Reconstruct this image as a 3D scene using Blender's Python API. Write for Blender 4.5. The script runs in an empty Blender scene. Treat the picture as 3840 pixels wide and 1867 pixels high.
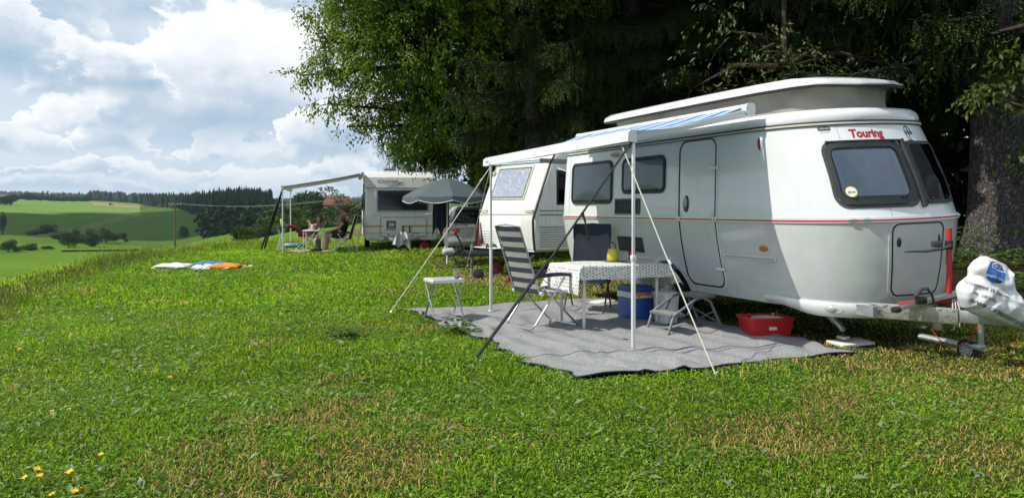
import bpy, bmesh, math, random
import numpy as np
from mathutils import Vector, Matrix
R = math.radians
SC = bpy.context.scene
COL = SC.collection

# ---------------------------------------------------------------- camera
cam_data = bpy.data.cameras.new('camera')
cam = bpy.data.objects.new('camera', cam_data); COL.objects.link(cam)
cam.location = (0, 0, 1.4); cam.rotation_euler = (R(90), 0, 0)
cam_data.sensor_fit = 'HORIZONTAL'; cam_data.sensor_width = 36
cam_data.lens = 36 * 2957 / 3840
cam_data.shift_y = -150.5 / 3840
cam_data.clip_start = .05; cam_data.clip_end = 12000
SC.camera = cam

# ---------------------------------------------------------------- sun and sky
SUN_EL, SUN_A = R(50), R(11)          # elevation; swung from due left towards the camera
sdir = Vector((-math.cos(SUN_EL) * math.cos(SUN_A), -math.cos(SUN_EL) * math.sin(SUN_A), math.sin(SUN_EL)))
sd = bpy.data.lights.new('sun', 'SUN'); sd.energy = 5.0; sd.angle = R(.5); sd.color = (1, .95, .87)
sun = bpy.data.objects.new('sun', sd); COL.objects.link(sun)
sun.rotation_euler = sdir.to_track_quat('Z', 'Y').to_euler(); sun.location = (-20, -5, 30)
world = bpy.data.worlds.new('World'); SC.world = world; world.use_nodes = True
def build_world():
    nt = world.node_tree; N = nt.nodes; L = nt.links
    for n in list(N): N.remove(n)
    out = N.new('ShaderNodeOutputWorld'); bg = N.new('ShaderNodeBackground'); bg.inputs['Strength'].default_value = .1
    L.new(bg.outputs[0], out.inputs[0])
    sky = N.new('ShaderNodeTexSky'); sky.sky_type = 'NISHITA'; sky.sun_disc = False
    sky.sun_elevation = SUN_EL; sky.sun_rotation = math.atan2(sdir.x, sdir.y)
    sky.altitude = 600; sky.air_density = 1.0; sky.dust_density = 1.5
    tc = N.new('ShaderNodeTexCoord'); sep = N.new('ShaderNodeSeparateXYZ'); L.new(tc.outputs['Generated'], sep.inputs[0])
    def M(op, a, b=None, c=None):
        m = N.new('ShaderNodeMath'); m.operation = op
        for i, v in enumerate((a, b, c)):
            if v is None: continue
            if isinstance(v, (int, float)): m.inputs[i].default_value = v
            else: L.new(v, m.inputs[i])
        return m.outputs[0]
    def ramp(v, a, b, lo=0., hi=1.):
        m = N.new('ShaderNodeMapRange'); m.interpolation_type = 'SMOOTHSTEP'
        L.new(v, m.inputs[0])
        for i, x in enumerate((a, b, lo, hi)): m.inputs[i + 1].default_value = x
        return m.outputs[0]
    zc = M('MAXIMUM', sep.outputs[2], 0.)
    cm = N.new('ShaderNodeVectorMath'); cm.operation = 'MULTIPLY'; L.new(tc.outputs['Generated'], cm.inputs[0]); cm.inputs[1].default_value = (1, 1, 1.5)
    def noise(scale, detail, rough, seed, dist=.2):
        v = N.new('ShaderNodeVectorMath'); v.operation = 'ADD'; L.new(cm.outputs[0], v.inputs[0]); v.inputs[1].default_value = (seed, seed * .7, 0)
        n = N.new('ShaderNodeTexNoise'); n.inputs['Scale'].default_value = scale; n.inputs['Detail'].default_value = detail; n.inputs['Roughness'].default_value = rough; n.inputs['Distortion'].default_value = dist; L.new(v.outputs[0], n.inputs['Vector']); return n
    n1 = noise(7., 7, .62, 2.3); n2 = noise(2.6, 4, .5, 5.1); n3 = noise(16., 5, .6, 8.8)
    s1 = N.new('ShaderNodeSeparateColor'); L.new(n1.outputs['Color'], s1.inputs[0]); s3 = N.new('ShaderNodeSeparateColor'); L.new(n3.outputs['Color'], s3.inputs[0])
    az = M('ARCTAN2', sep.outputs[0], sep.outputs[1]); el = M('ARCSINE', sep.outputs[2])
    az = M('WRAP', M('ADD', az, .02), .62, -.82)                               # the cloudscape goes on round the sky
    jx = M('ADD', M('MULTIPLY', M('SUBTRACT', s1.outputs[0], .5), .20), M('MULTIPLY', M('SUBTRACT', s3.outputs[0], .5), .07))
    jy = M('ADD', M('MULTIPLY', M('SUBTRACT', s1.outputs[1], .5), .13), M('MULTIPLY', M('SUBTRACT', s3.outputs[1], .5), .06))
    det = M('ADD', M('MULTIPLY', M('SUBTRACT', s1.outputs[2], .5), .85), M('MULTIPLY', M('SUBTRACT', s3.outputs[2], .5), .5))
    azw = M('ADD', az, jx); elw = M('ADD', el, jy); elb = M('ADD', el, M('MULTIPLY', jy, .35))
    def rgb(c): return (*[x * 10 for x in c], 1)
    def over(cur, fac, col):
        m = N.new('ShaderNodeMix'); m.data_type = 'RGBA'; L.new(fac, m.inputs['Factor']); L.new(cur, m.inputs['A'])
        if isinstance(col, tuple): m.inputs['B'].default_value = col
        else: L.new(col, m.inputs['B'])
        return m.outputs['Result']
    # clear sky: nishita behind a thin veil of high cloud
    cur = over(sky.outputs[0], ramp(zc, .0, .5, .72, .45), rgb((.62, .79, .95)))
    cur = over(cur, M('MULTIPLY', ramp(n2.outputs[0], .36, .56), .8), rgb((.80, .87, .95)))
    def cumulus_band(cx, base, hw, h, dark, op=1.):
        a0 = math.atan((cx - 1920) / 2957); k0 = math.cos(a0); e0 = (783 - base) / 2957 * k0; w = hw / 2957 * k0 ** 2; hh = h / 2957 * k0
        u = M('DIVIDE', M('SUBTRACT', azw, a0 + .02), w); v = M('DIVIDE', M('SUBTRACT', elw, e0), hh); vb = M('DIVIDE', M('SUBTRACT', elb, e0), hh)
        T = M('MAXIMUM', M('SUBTRACT', 1., M('POWER', M('ABSOLUTE', u), 2.6)), .02); f = M('DIVIDE', v, T)
        mask = M('MULTIPLY', ramp(f, 1.04, .86), ramp(vb, -.14, .16)); mask = M('MULTIPLY', mask, ramp(M('ABSOLUTE', u), 1.02, .85))
        sh = M('ADD', M('MULTIPLY', f, .95), M('ADD', det, .16 - dark))
        cr = N.new('ShaderNodeValToRGB'); L.new(sh, cr.inputs[0]); e = cr.color_ramp.elements
        e[0].position = .05; e[0].color = rgb((.38, .555, .71)); e[1].position = .98; e[1].color = rgb((1.06, 1.07, 1.08))
        x = e.new(.32); x.color = rgb((.56, .67, .80)); x = e.new(.62); x.color = rgb((.84, .90, .97))
        return M('MULTIPLY', mask, op), cr.outputs[0]
    for q in CLOUDS:
        fac, col = cumulus_band(*q); cur = over(cur, fac, col)
    cur = over(cur, ramp(zc, .06, .0, 0, .6), rgb((.66, .78, .88)))           # haze low over the hills
    L.new(cur, bg.inputs[0])
CLOUDS = [(300, 725, 420, 75, -.28, .6), (1050, 725, 420, 75, -.28, .6),
          (230, 660, 260, 90, -.2, .75), (640, 675, 200, 100, -.3, .75), (980, 680, 220, 95, -.3, .75), (1330, 665, 260, 90, -.25, .75), (1650, 660, 250, 100, -.1, .8),
          (430, 560, 330, 130, -.05, .8), (1060, 590, 380, 120, -.1, .8), (0, 560, 320, 150, .0, .8),
          (60, 130, 420, 260, .0, .75), (520, 90, 560, 240, .02, .8), (1180, 70, 430, 220, .0, .8), (1900, 150, 500, 320, .05, .9), (2700, 330, 800, 400, .05, .9),
          (1000, 330, 560, 300, -.18, .95), (210, 470, 330, 150, -.12, .9), (820, 515, 560, 400, .10, .95), (1320, 560, 330, 250, -.22, .95), (330, 350, 360, 215, .06, .95), (-20, 280, 240, 290, .12, .9),
          (700, -280, 1000, 260, .0, .9), (2600, -200, 1000, 300, .0, .9)]
build_world()
vs = SC.view_settings; vs.view_transform = 'Standard'; vs.look = 'None'; vs.gamma = 1; vs.exposure = 0; vs.use_curve_mapping = False
SC.render.engine = 'CYCLES'
SC.cycles.max_bounces = 5; SC.cycles.diffuse_bounces = 2; SC.cycles.glossy_bounces = 3; SC.cycles.transmission_bounces = 4
SC.cycles.transparent_max_bounces = 8; SC.cycles.caustics_reflective = False; SC.cycles.caustics_refractive = False
SC.cycles.use_adaptive_sampling = True; SC.cycles.adaptive_threshold = .03
SC.cycles.use_denoising = True; SC.cycles.sample_clamp_indirect = 6
try: SC.cycles.denoising_input_passes = 'RGB_ALBEDO_NORMAL'; SC.cycles.denoising_prefilter = 'ACCURATE'
except Exception: pass

# ---------------------------------------------------------------- helpers
F_, CX_, HY_, HC_ = 2957., 1920., 783., 1.4
def P(px, py, Y): return Vector(((px - CX_) / F_ * Y, Y, HC_ - (py - HY_) / F_ * Y))
def G(px, py, g=0.):
    Y = F_ * (HC_ - g) / (py - HY_); return Vector(((px - CX_) / F_ * Y, Y, g))

def tag(o, label=None, cat=None, group=None, kind=None):
    if label: o['label'] = label
    if cat: o['category'] = cat
    if group: o['group'] = group
    if kind: o['kind'] = kind
    return o
def thing(name, label, cat, loc=(0, 0, 0), rz=0., group=None, rx=0.):
    o = bpy.data.objects.new(name, None); COL.objects.link(o); o.empty_display_size = .1
    o.rotation_mode = 'XYZ'; o.location = loc; o.rotation_euler = (rx, 0, rz)
    return tag(o, label, cat, group)
def copy_tree(o, parent=None):
    c = o.copy(); COL.objects.link(c); c.parent = parent
    for ch in o.children: copy_tree(ch, c)
    return c

MATS = {}
def mk(name, col, rough=.5, metal=0., var=.10, vscale=6., bump=0., bscale=80., spec=.5, coat=0., dirt=None, dscale=1.2, dlo=.55, dhi=.75, sheen=0., trans=0., attr=False, streak=0.):
    """procedural principled material: base colour with noise variation, optional dirt blotches and fine bump"""
    if name in MATS: return MATS[name]
    m = bpy.data.materials.new(name); m.use_nodes = True; MATS[name] = m
    nt = m.node_tree; N = nt.nodes; L = nt.links
    b = N['Principled BSDF']; out = N['Material Output']
    b.inputs['Roughness'].default_value = rough; b.inputs['Metallic'].default_value = metal
    b.inputs['Specular IOR Level'].default_value = spec; b.inputs['Coat Weight'].default_value = coat
    if coat: b.inputs['Coat Roughness'].default_value = .05
    if sheen: b.inputs['Sheen Weight'].default_value = sheen
    tc = N.new('ShaderNodeTexCoord')
    n1 = N.new('ShaderNodeTexNoise'); n1.inputs['Scale'].default_value = vscale; n1.inputs['Detail'].default_value = 5
    L.new(tc.outputs['Object'], n1.inputs['Vector'])
    mr = N.new('ShaderNodeMapRange'); mr.inputs[1].default_value = .25; mr.inputs[2].default_value = .75
    mr.inputs[3].default_value = 1 - var; mr.inputs[4].default_value = 1 + var; L.new(n1.outputs[0], mr.inputs[0])
    vm = N.new('ShaderNodeVectorMath'); vm.operation = 'SCALE'; L.new(mr.outputs[0], vm.inputs['Scale'])
    if attr:
        at = N.new('ShaderNodeAttribute'); at.attribute_name = 'Col'
        mx = N.new('ShaderNodeMix'); mx.data_type = 'RGBA'; mx.blend_type = 'MULTIPLY'; mx.inputs['Factor'].default_value = 1
        mx.inputs['A'].default_value = (*col, 1); L.new(at.outputs['Color'], mx.inputs['B']); L.new(mx.outputs['Result'], vm.inputs[0])
    else: vm.inputs[0].default_value = col
    cur = vm.outputs[0]
    if dirt:
        n2 = N.new('ShaderNodeTexNoise'); n2.inputs['Scale'].default_value = dscale; n2.inputs['Detail'].default_value = 8; n2.inputs['Roughness'].default_value = .65
        L.new(tc.outputs['Object'], n2.inputs['Vector'])
        m2 = N.new('ShaderNodeMapRange'); m2.inputs[1].default_value = dlo; m2.inputs[2].default_value = dhi; L.new(n2.outputs[0], m2.inputs[0])
        mx = N.new('ShaderNodeMix'); mx.data_type = 'RGBA'; L.new(m2.outputs[0], mx.inputs['Factor']); L.new(cur, mx.inputs['A']); mx.inputs['B'].default_value = (*dirt, 1)
        cur = mx.outputs['Result']
    if streak:      # faint vertical rain marks
        mp = N.new('ShaderNodeMapping'); mp.inputs['Scale'].default_value = (9, 9, .55); L.new(tc.outputs['Object'], mp.inputs[0]); n4 = N.new('ShaderNodeTexNoise'); n4.inputs['Scale'].default_value = 2.2; n4.inputs['Detail'].default_value = 7; L.new(mp.outputs[0], n4.inputs['Vector'])
        m4 = N.new('ShaderNodeMapRange'); m4.inputs[1].default_value = .52; m4.inputs[2].default_value = .8; m4.inputs[4].default_value = streak; L.new(n4.outputs[0], m4.inputs[0]); mx = N.new('ShaderNodeMix'); mx.data_type = 'RGBA'; L.new(m4.outputs[0], mx.inputs['Factor']); L.new(cur, mx.inputs['A']); mx.inputs['B'].default_value = (.40, .39, .33, 1); cur = mx.outputs['Result']
    L.new(cur, b.inputs['Base Color'])
    if bump:
        n3 = N.new('ShaderNodeTexNoise'); n3.inputs['Scale'].default_value = bscale; n3.inputs['Detail'].default_value = 4; L.new(tc.outputs['Object'], n3.inputs['Vector'])
        bp = N.new('ShaderNodeBump'); bp.inputs['Strength'].default_value = bump; bp.inputs['Distance'].default_value = .02; L.new(n3.outputs[0], bp.inputs['Height']); L.new(bp.outputs[0], b.inputs['Normal'])
    if trans:
        tr = N.new('ShaderNodeBsdfTranslucent'); L.new(cur, tr.inputs['Color']); ms = N.new('ShaderNodeMixShader'); ms.inputs[0].default_value = trans
        L.new(b.outputs[0], ms.inputs[1]); L.new(tr.outputs[0], ms.inputs[2]); L.new(ms.outputs[0], out.inputs['Surface'])
    return m
def mk_glass(name, tint=(.75, .8, .82), rough=.03, refl=1.0, dens=.35, milk=0.):
    """thin sheet: tinted see-through plus fresnel reflection"""
    m = bpy.data.materials.new(name); m.use_nodes = True; nt = m.node_tree; N = nt.nodes; L = nt.links; N.remove(N['Principled BSDF'])
    t = N.new('ShaderNodeBsdfTransparent'); t.inputs[0].default_value = (*[c * (1 - dens) for c in tint], 1)
    g = N.new('ShaderNodeBsdfGlossy'); g.inputs['Roughness'].default_value = rough
    fr = N.new('ShaderNodeFresnel'); fr.inputs[0].default_value = 1.5
    mu = N.new('ShaderNodeMath'); mu.operation = 'MULTIPLY'; mu.inputs[1].default_value = refl; L.new(fr.outputs[0], mu.inputs[0])
    nz = N.new('ShaderNodeTexNoise'); nz.inputs['Scale'].default_value = 3; bp = N.new('ShaderNodeBump'); bp.inputs['Strength'].default_value = .08; L.new(nz.outputs[0], bp.inputs['Height']); L.new(bp.outputs[0], g.inputs['Normal'])
    mx = N.new('ShaderNodeMixShader'); L.new(mu.outputs[0], mx.inputs[0]); L.new(t.outputs[0], mx.inputs[1]); L.new(g.outputs[0], mx.inputs[2])
    res = mx
    if milk:
        df = N.new('ShaderNodeBsdfDiffuse'); df.inputs[0].default_value = (.8, .8, .8, 1); m2 = N.new('ShaderNodeMixShader'); m2.inputs[0].default_value = milk; L.new(mx.outputs[0], m2.inputs[1]); L.new(df.outputs[0], m2.inputs[2]); res = m2
    L.new(res.outputs[0], N['Material Output'].inputs['Surface']); return m

def mesh_obj(name, verts, faces, mat, parent=None, smooth=40, mi=None):
    me = bpy.data.meshes.new(name); me.from_pydata([tuple(v) for v in verts], [], faces); 
    mats = mat if isinstance(mat, (list, tuple)) else [mat]
    for m in mats: me.materials.append(m)
    if mi: me.polygons.foreach_set('material_index', mi)
    me.update()
    bm = bmesh.new(); bm.from_mesh(me); bmesh.ops.recalc_face_normals(bm, faces=bm.faces); bm.to_mesh(me); bm.free()
    if smooth:
        me.shade_smooth()
        if smooth < 180: me.set_sharp_from_angle(angle=R(smooth))
    o = bpy.data.objects.new(name, me); COL.objects.link(o); o.parent = parent
    return o

class MB:
    """collects shapes into one mesh"""
    def __init__(s): s.v = []; s.f = []; s.m = []; s.cur = 0; s.X = Matrix()
    def add(s, vs, fs):
        k = len(s.v); s.v += [s.X @ Vector(v) for v in vs]; s.f += [tuple(i + k for i in f) for f in fs]; s.m += [s.cur] * len(fs); return s
    def box(s, c, d, r=0., M=None, seg=2):
        bm = bmesh.new(); bmesh.ops.create_cube(bm, size=1)
        bmesh.ops.scale(bm, vec=d, verts=bm.verts)
        if r: bmesh.ops.bevel(bm, geom=list(bm.edges), offset=min(r, min(d) * .49), segments=seg, profile=.5, affect='EDGES')
        T = Matrix.Translation(c) @ (M.to_4x4() if M is not None else Matrix())
        bmesh.ops.transform(bm, matrix=T, verts=bm.verts); bm.verts.index_update()
        s.add([v.co.copy() for v in bm.verts], [[v.index for v in f.verts] for f in bm.faces]); bm.free(); return s
    def tube(s, pts, r, n=8, closed=False, flat=None):
        pts = [Vector(p) for p in pts]; m = len(pts); rr = r if isinstance(r, (list, tuple)) else [r] * m
        tang = []
        for i in range(m):
            a = pts[(i - 1) % m] if (closed or i > 0) else pts[i]; b = pts[(i + 1) % m] if (closed or i < m - 1) else pts[i]
            t = (b - a); tang.append(t.normalized() if t.length > 1e-9 else Vector((0, 0, 1)))
        u = tang[0].orthogonal().normalized(); vs = []
        for i in range(m):
            u = (u - tang[i] * u.dot(tang[i])); u = u.normalized() if u.length > 1e-6 else tang[i].orthogonal().normalized()
            w = tang[i].cross(u)
            for j in range(n):
                a = 2 * math.pi * j / n; vs.append(pts[i] + (u * math.cos(a) + w * math.sin(a)) * rr[i])
        fs = []; mm = m if closed else m - 1
        for i in range(mm):
            for j in range(n):
                a = i * n + j; b = i * n + (j + 1) % n; c = ((i + 1) % m) * n + (j + 1) % n; d = ((i + 1) % m) * n + j; fs.append((a, b, c, d))
        if not closed: fs += [tuple(range(n))[::-1], tuple(range((m - 1) * n, m * n))]
        return s.add(vs, fs)
    def lathe(s, prof, n=24, M=None, a0=0., a1=2 * math.pi):
        vs = []; fs = []; full = abs(a1 - a0 - 2 * math.pi) < 1e-6; k = n if full else n + 1; m = len(prof)
        for j in range(k):
            a = a0 + (a1 - a0) * j / n
            for (r, z) in prof:
                v = Vector((max(r, 1e-4) * math.cos(a), max(r, 1e-4) * math.sin(a), z)); vs.append(M @ v if M is not None else v)
        for j in range(n):
            for i in range(m - 1):
                a = j * m + i; b = ((j + 1) % k) * m + i; fs.append((a, b, b + 1, a + 1))
        return s.add(vs, fs)
    def prism(s, poly, d0, d1, M=None):
        """polygon in local xy, extruded along z from d0 to d1"""
        n = len(poly); vs = [Vector((x, y, d0)) for x, y in poly] + [Vector((x, y, d1)) for x, y in poly]
        if M is not None: vs = [M @ v for v in vs]
        return s.add(vs, [tuple(range(n))[::-1], tuple(range(n, 2 * n))] + [(i, (i + 1) % n, n + (i + 1) % n, n + i) for i in range(n)])
    def grid(s, fn, nu, nv):
        vs = [fn(i / nu, j / nv) for j in range(nv + 1) for i in range(nu + 1)]; w = nu + 1
        return s.add(vs, [(j * w + i, j * w + i + 1, (j + 1) * w + i + 1, (j + 1) * w + i) for j in range(nv) for i in range(nu)])
    def build(s, name, mat, parent=None, smooth=40): return mesh_obj(name, s.v, s.f, mat, parent, smooth, s.m if any(s.m) else None)
def loft(rings, cap0=True, cap1=True):
    n = len(rings[0]); vs = [v for r in rings for v in r]; fs = []
    for i in range(len(rings) - 1):
        for j in range(n): fs.append((i * n + j, i * n + (j + 1) % n, (i + 1) * n + (j + 1) % n, (i + 1) * n + j))
    if cap0: fs.append(tuple(range(n))[::-1])
    if cap1: fs.append(tuple(range((len(rings) - 1) * n, len(rings) * n)))
    return vs, fs
def rrect(x0, x1, y0, y1, r, k=5, sub=6):
    """rounded rectangle as a point list with subdivided straight runs"""
    pts = []; cs = [(x1 - r, y0 + r, -90), (x1 - r, y1 - r, 0), (x0 + r, y1 - r, 90), (x0 + r, y0 + r, 180)]
    arcs = [[(cx + r * math.cos(R(a + 90 * i / k)), cy + r * math.sin(R(a + 90 * i / k))) for i in range(k + 1)] for cx, cy, a in cs]
    for i in range(4):
        pts += arcs[i]; a = arcs[i][-1]; b = arcs[(i + 1) % 4][0]
        pts += [(a[0] + (b[0] - a[0]) * q / sub, a[1] + (b[1] - a[1]) * q / sub) for q in range(1, sub)]
    return pts
def smoothstep(a, b, x): 
    t = np.clip((x - a) / (b - a), 0, 1); return t * t * (3 - 2 * t)
def raw_mesh(name, V, T, mat, col=None, parent=None, smooth=False, quads=False):
    """fast mesh from numpy arrays; T is (n,3) or (n,4); col (nverts,3) goes to attribute Col"""
    me = bpy.data.meshes.new(name); nv = len(V); nf, k = T.shape
    me.vertices.add(nv); me.vertices.foreach_set('co', V.astype(np.float32).ravel())
    me.loops.add(nf * k); me.loops.foreach_set('vertex_index', T.astype(np.int32).ravel())
    me.polygons.add(nf); me.polygons.foreach_set('loop_start', np.arange(0, nf * k, k, dtype=np.int32))
    try: me.polygons.foreach_set('loop_total', np.full(nf, k, dtype=np.int32))
    except Exception: pass
    if col is not None:
        a = me.color_attributes.new('Col', 'FLOAT_COLOR', 'POINT')
        c = np.ones((nv, 4), np.float32); c[:, :3] = col; a.data.foreach_set('color', c.ravel())
    for m in (mat if isinstance(mat, (list, tuple)) else [mat]): me.materials.append(m)
    me.update(); me.validate()
    if smooth: me.shade_smooth()
    o = bpy.data.objects.new(name, me); COL.objects.link(o); o.parent = parent; return o
def text_geo(s, size, shear=0., bold=0., spacing=1.):
    cu = bpy.data.curves.new('txt', 'FONT'); cu.body = s; cu.size = size; cu.shear = shear; cu.offset = bold; cu.space_character = spacing
    cu.align_x = 'CENTER'; cu.align_y = 'CENTER'; cu.resolution_u = 4; cu.fill_mode = 'FRONT'
    ob = bpy.data.objects.new('txt', cu); me = bpy.data.meshes.new_from_object(ob)
    bm = bmesh.new(); bm.from_mesh(me); bmesh.ops.triangulate(bm, faces=bm.faces)
    long_e = [e for e in bm.edges if e.calc_length() > size * .5]
    if long_e: bmesh.ops.subdivide_edges(bm, edges=long_e, cuts=2); bmesh.ops.triangulate(bm, faces=bm.faces)
    bm.verts.index_update()
    v = [(x.co.x, x.co.y) for x in bm.verts]; f = [tuple(x.index for x in q.verts) for q in bm.faces]
    bm.free(); bpy.data.objects.remove(ob); bpy.data.curves.remove(cu); bpy.data.meshes.remove(me); return v, f

# ---------------------------------------------------------------- terrain
TH = R(24); E_ = np.array([math.sin(TH), -math.cos(TH)]); N_ = np.array([math.cos(TH), math.sin(TH)]); O_ = np.array([2.18, 9.5])
def softplus(x, k=1.): return np.log1p(np.exp(np.clip(x / k, -30, 30))) * k
UC = np.array([0, 300, 600, 900, 1200, 1500, 1900.])           # photo columns of the profiles
YE = np.array([12.2, 17.5, 24.5, 30, 32, 34, 40.])
YR = np.array([60, 100, 150, 230, 290, 450, 700, 900, 1150, 1700, 3600, 5200.])
ZT = np.array([[-7, -11, -12, -12, -11.8, -6.5, 4.5, 11.6, 16, 22, 60, 30],
               [-6.5, -11, -12.5, -12.8, -12.6, -8.5, 1.5, 9.4, 13, 19, 50, 26],
               [-5, -9.5, -13, -14, -14, -9.8, -1, 4.6, 7, 14, 36, 20],
               [-2.2, -2.6, -6, -9, -9, -4, 5.5, 4.5, 5, 10, 30, 16],
               [-1, -1.4, -3, -4, -4, -2, 0, 2, 4, 9, 30, 16],
               [-.4, -.5, -1, -1, 0, 1, 2, 4, 6, 12, 40, 36],
               [0, 0, 0, 0, 0, 1, 2, 4, 6, 12, 40, 36.]])
def gz(x, y):
    x = np.asarray(x, float); y = np.asarray(y, float)
    d = (x - O_[0]) * N_[0] + (y - O_[1]) * N_[1]
    right = np.minimum(.047 * softplus(d - .6, .5), 2.2)
    r = np.hypot(x, y); phi = np.arctan2(x, y)
    ph = np.clip(phi, R(-33), R(32)); Y = r * np.cos(ph); col = CX_ + F_ * np.tan(ph)
    ye = np.interp(col, UC, YE)
    side = phi < R(-33)
    reL = 7.67 / np.maximum(np.sin(np.clip(-phi, R(33), R(147))), .2)
    ye = np.where(side, reL * np.cos(R(33)) * .86, ye)
    zz = np.stack([np.interp(np.log(np.maximum(Y, 1)), np.log(YR), ZT[i]) for i in range(len(UC))], 0)
    ci = np.clip(np.interp(col, UC, np.arange(len(UC))), 0, len(UC) - 1.001); c0 = ci.astype(int); f = ci - c0; f = f * f * (3 - 2 * f)
    flat = zz.reshape(len(UC), -1); idx = np.arange(flat.shape[1]); c0r = c0.ravel(); fr = f.ravel()
    far = (flat[c0r, idx] * (1 - fr) + flat[np.minimum(c0r + 1, len(UC) - 1), idx] * fr).reshape(Y.shape)
    w = smoothstep(ye - .5, np.maximum(60, ye * 2.2), Y)
    back = smoothstep(R(-150), R(-85), phi) * (1 - smoothstep(R(0), R(12), phi) * smoothstep(40, 20, Y) * 0)
    back = np.where(phi > R(60), 1 - smoothstep(R(60), R(100), phi), back)
    far = far * w * back
    und = .25 * np.sin(x * .021 + 1.3) * np.sin(y * .017) * smoothstep(80, 300, r) * 3
    return right * (1 - smoothstep(60, 160, r)) + far + und * back
def gzf(x, y): return float(gz(np.array([x]), np.array([y]))[0])

def mk_ground(name, cols, scale, detail=8, bump=.3, bscale=30., stripes=None, rough=.95):
    m = bpy.data.materials.new(name); m.use_nodes = True; nt = m.node_tree; N = nt.nodes; L = nt.links; b = N['Principled BSDF']
    b.inputs['Roughness'].default_value = rough; b.inputs['Specular IOR Level'].default_value = .04
    tc = N.new('ShaderNodeTexCoord'); n = N.new('ShaderNodeTexNoise'); n.inputs['Scale'].default_value = scale; n.inputs['Detail'].default_value = detail; n.inputs['Roughness'].default_value = .62
    if stripes:
        mp = N.new('ShaderNodeMapping'); mp.inputs['Rotation'].default_value = (0, 0, R(stripes)); mp.inputs['Scale'].default_value = (1, .12, 1); L.new(tc.outputs['Object'], mp.inputs[0]); L.new(mp.outputs[0], n.inputs['Vector'])
    else: L.new(tc.outputs['Object'], n.inputs['Vector'])
    cr = N.new('ShaderNodeValToRGB'); L.new(n.outputs[0], cr.inputs[0]); e = cr.color_ramp.elements
    e[0].position = .3; e[0].color = (*cols[0], 1); e[1].position = .7; e[1].color = (*cols[-1], 1)
    if len(cols) > 2: x = e.new(.5); x.color = (*cols[1], 1)
    L.new(cr.outputs[0], b.inputs['Base Color'])
    n2 = N.new('ShaderNodeTexNoise'); n2.inputs['Scale'].default_value = bscale; n2.inputs['Detail'].default_value = 6; L.new(tc.outputs['Object'], n2.inputs['Vector'])
    bp = N.new('ShaderNodeBump'); bp.inputs['Strength'].default_value = bump; bp.inputs['Distance'].default_value = .05; L.new(n2.outputs[0], bp.inputs['Height']); L.new(bp.outputs[0], b.inputs['Normal'])
    return m
GM = [mk_ground('lawn_soil', [(.022, .042, .007), (.03, .052, .009), (.045, .058, .014)], 1.1, bump=.6, bscale=40),
      mk_ground('rough_meadow', [(.06, .075, .02), (.11, .10, .035), (.16, .12, .055)], .35, bump=1, bscale=6),
      mk_ground('valley_meadow', [(.066, .132, .007), (.092, .168, .010), (.125, .20, .015)], .035, bump=.3, bscale=.8),
      mk_ground('hill_field', [(.055, .105, .010), (.066, .122, .012), (.08, .135, .014)], .012, bump=.3, bscale=.5, stripes=20),
      mk_ground('sun_lightened_field', [(.11, .19, .035), (.13, .22, .04), (.15, .23, .05)], .012, bump=.3, bscale=.5),  # hill field again, lightened in colour for the sun on its top
      mk_ground('stubble_field', [(.27, .19, .09), (.32, .23, .11)], .05, bump=.2, bscale=.8),
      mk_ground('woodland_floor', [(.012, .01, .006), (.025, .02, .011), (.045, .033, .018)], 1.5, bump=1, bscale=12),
      mk_ground('distant_land', [(.03, .055, .02), (.05, .085, .03), (.09, .12, .045)], .004, bump=.2, bscale=.05)]
def build_terrain():
    ph = np.concatenate([np.linspace(-180, -46, 45), np.linspace(-45, 45, 361), np.linspace(46, 180, 45)[:-1]])
    rr = np.concatenate([np.linspace(.3, 14, 56), np.geomspace(14.4, 5200, 170)])
    PH, RR = np.meshgrid(np.radians(ph), rr); x = RR * np.sin(PH); y = RR * np.cos(PH); z = gz(x, y)
    n = len(ph); V = np.stack([x, y, z], -1).reshape(-1, 3); V = np.concatenate([[[0, 0, 0]], V])
    i, j = np.meshgrid(np.arange(len(rr) - 1), np.arange(n), indexing='ij'); a = 1 + i * n + j; b = 1 + i * n + (j + 1) % n
    Q = np.stack([a, b, b + n, a + n], -1).reshape(-1, 4)
    o = raw_mesh('ground', V, Q, GM, smooth=True)
    c = V[Q].mean(1); cx, cy, cz = c.T; r = np.hypot(cx, cy); phi = np.arctan2(cx, cy); col = CX_ + F_ * np.tan(np.clip(phi, -1.2, 1.2)); Y = r * np.cos(np.clip(phi, -.6, .6))
    py = HY_ + F_ * (HC_ - cz) / np.maximum(cy, 1)
    d = (cx - O_[0]) * N_[0] + (cy - O_[1]) * N_[1]
    ye = np.interp(col, UC, YE)
    mi = np.zeros(len(Q), np.int32)
    front = (cy > 0) & (phi < R(8))
    mi[front & (Y > ye + .3)] = 1
    mi[front & (Y > ye + 34) & (col < 1500)] = 2
    hill = front & (Y > 296)
    mi[hill] = 3
    mi[hill & (Y > 560 + .12 * np.clip(col, 0, 900)) & (col < 520)] = 4
    mi[hill & (Y > 800) & (Y < 900 - .1 * (col - 343)) & (col > 343) & (col < 520)] = 5
    mi[(Y > 1150) & (cy > 0)] = 7
    mi[(r > 60) & (phi >= R(8))] = 7
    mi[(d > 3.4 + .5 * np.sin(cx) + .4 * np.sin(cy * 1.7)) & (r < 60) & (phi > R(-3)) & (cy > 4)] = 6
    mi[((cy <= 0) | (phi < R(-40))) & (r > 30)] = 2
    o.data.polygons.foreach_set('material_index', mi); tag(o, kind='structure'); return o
ground = build_terrain()

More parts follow.
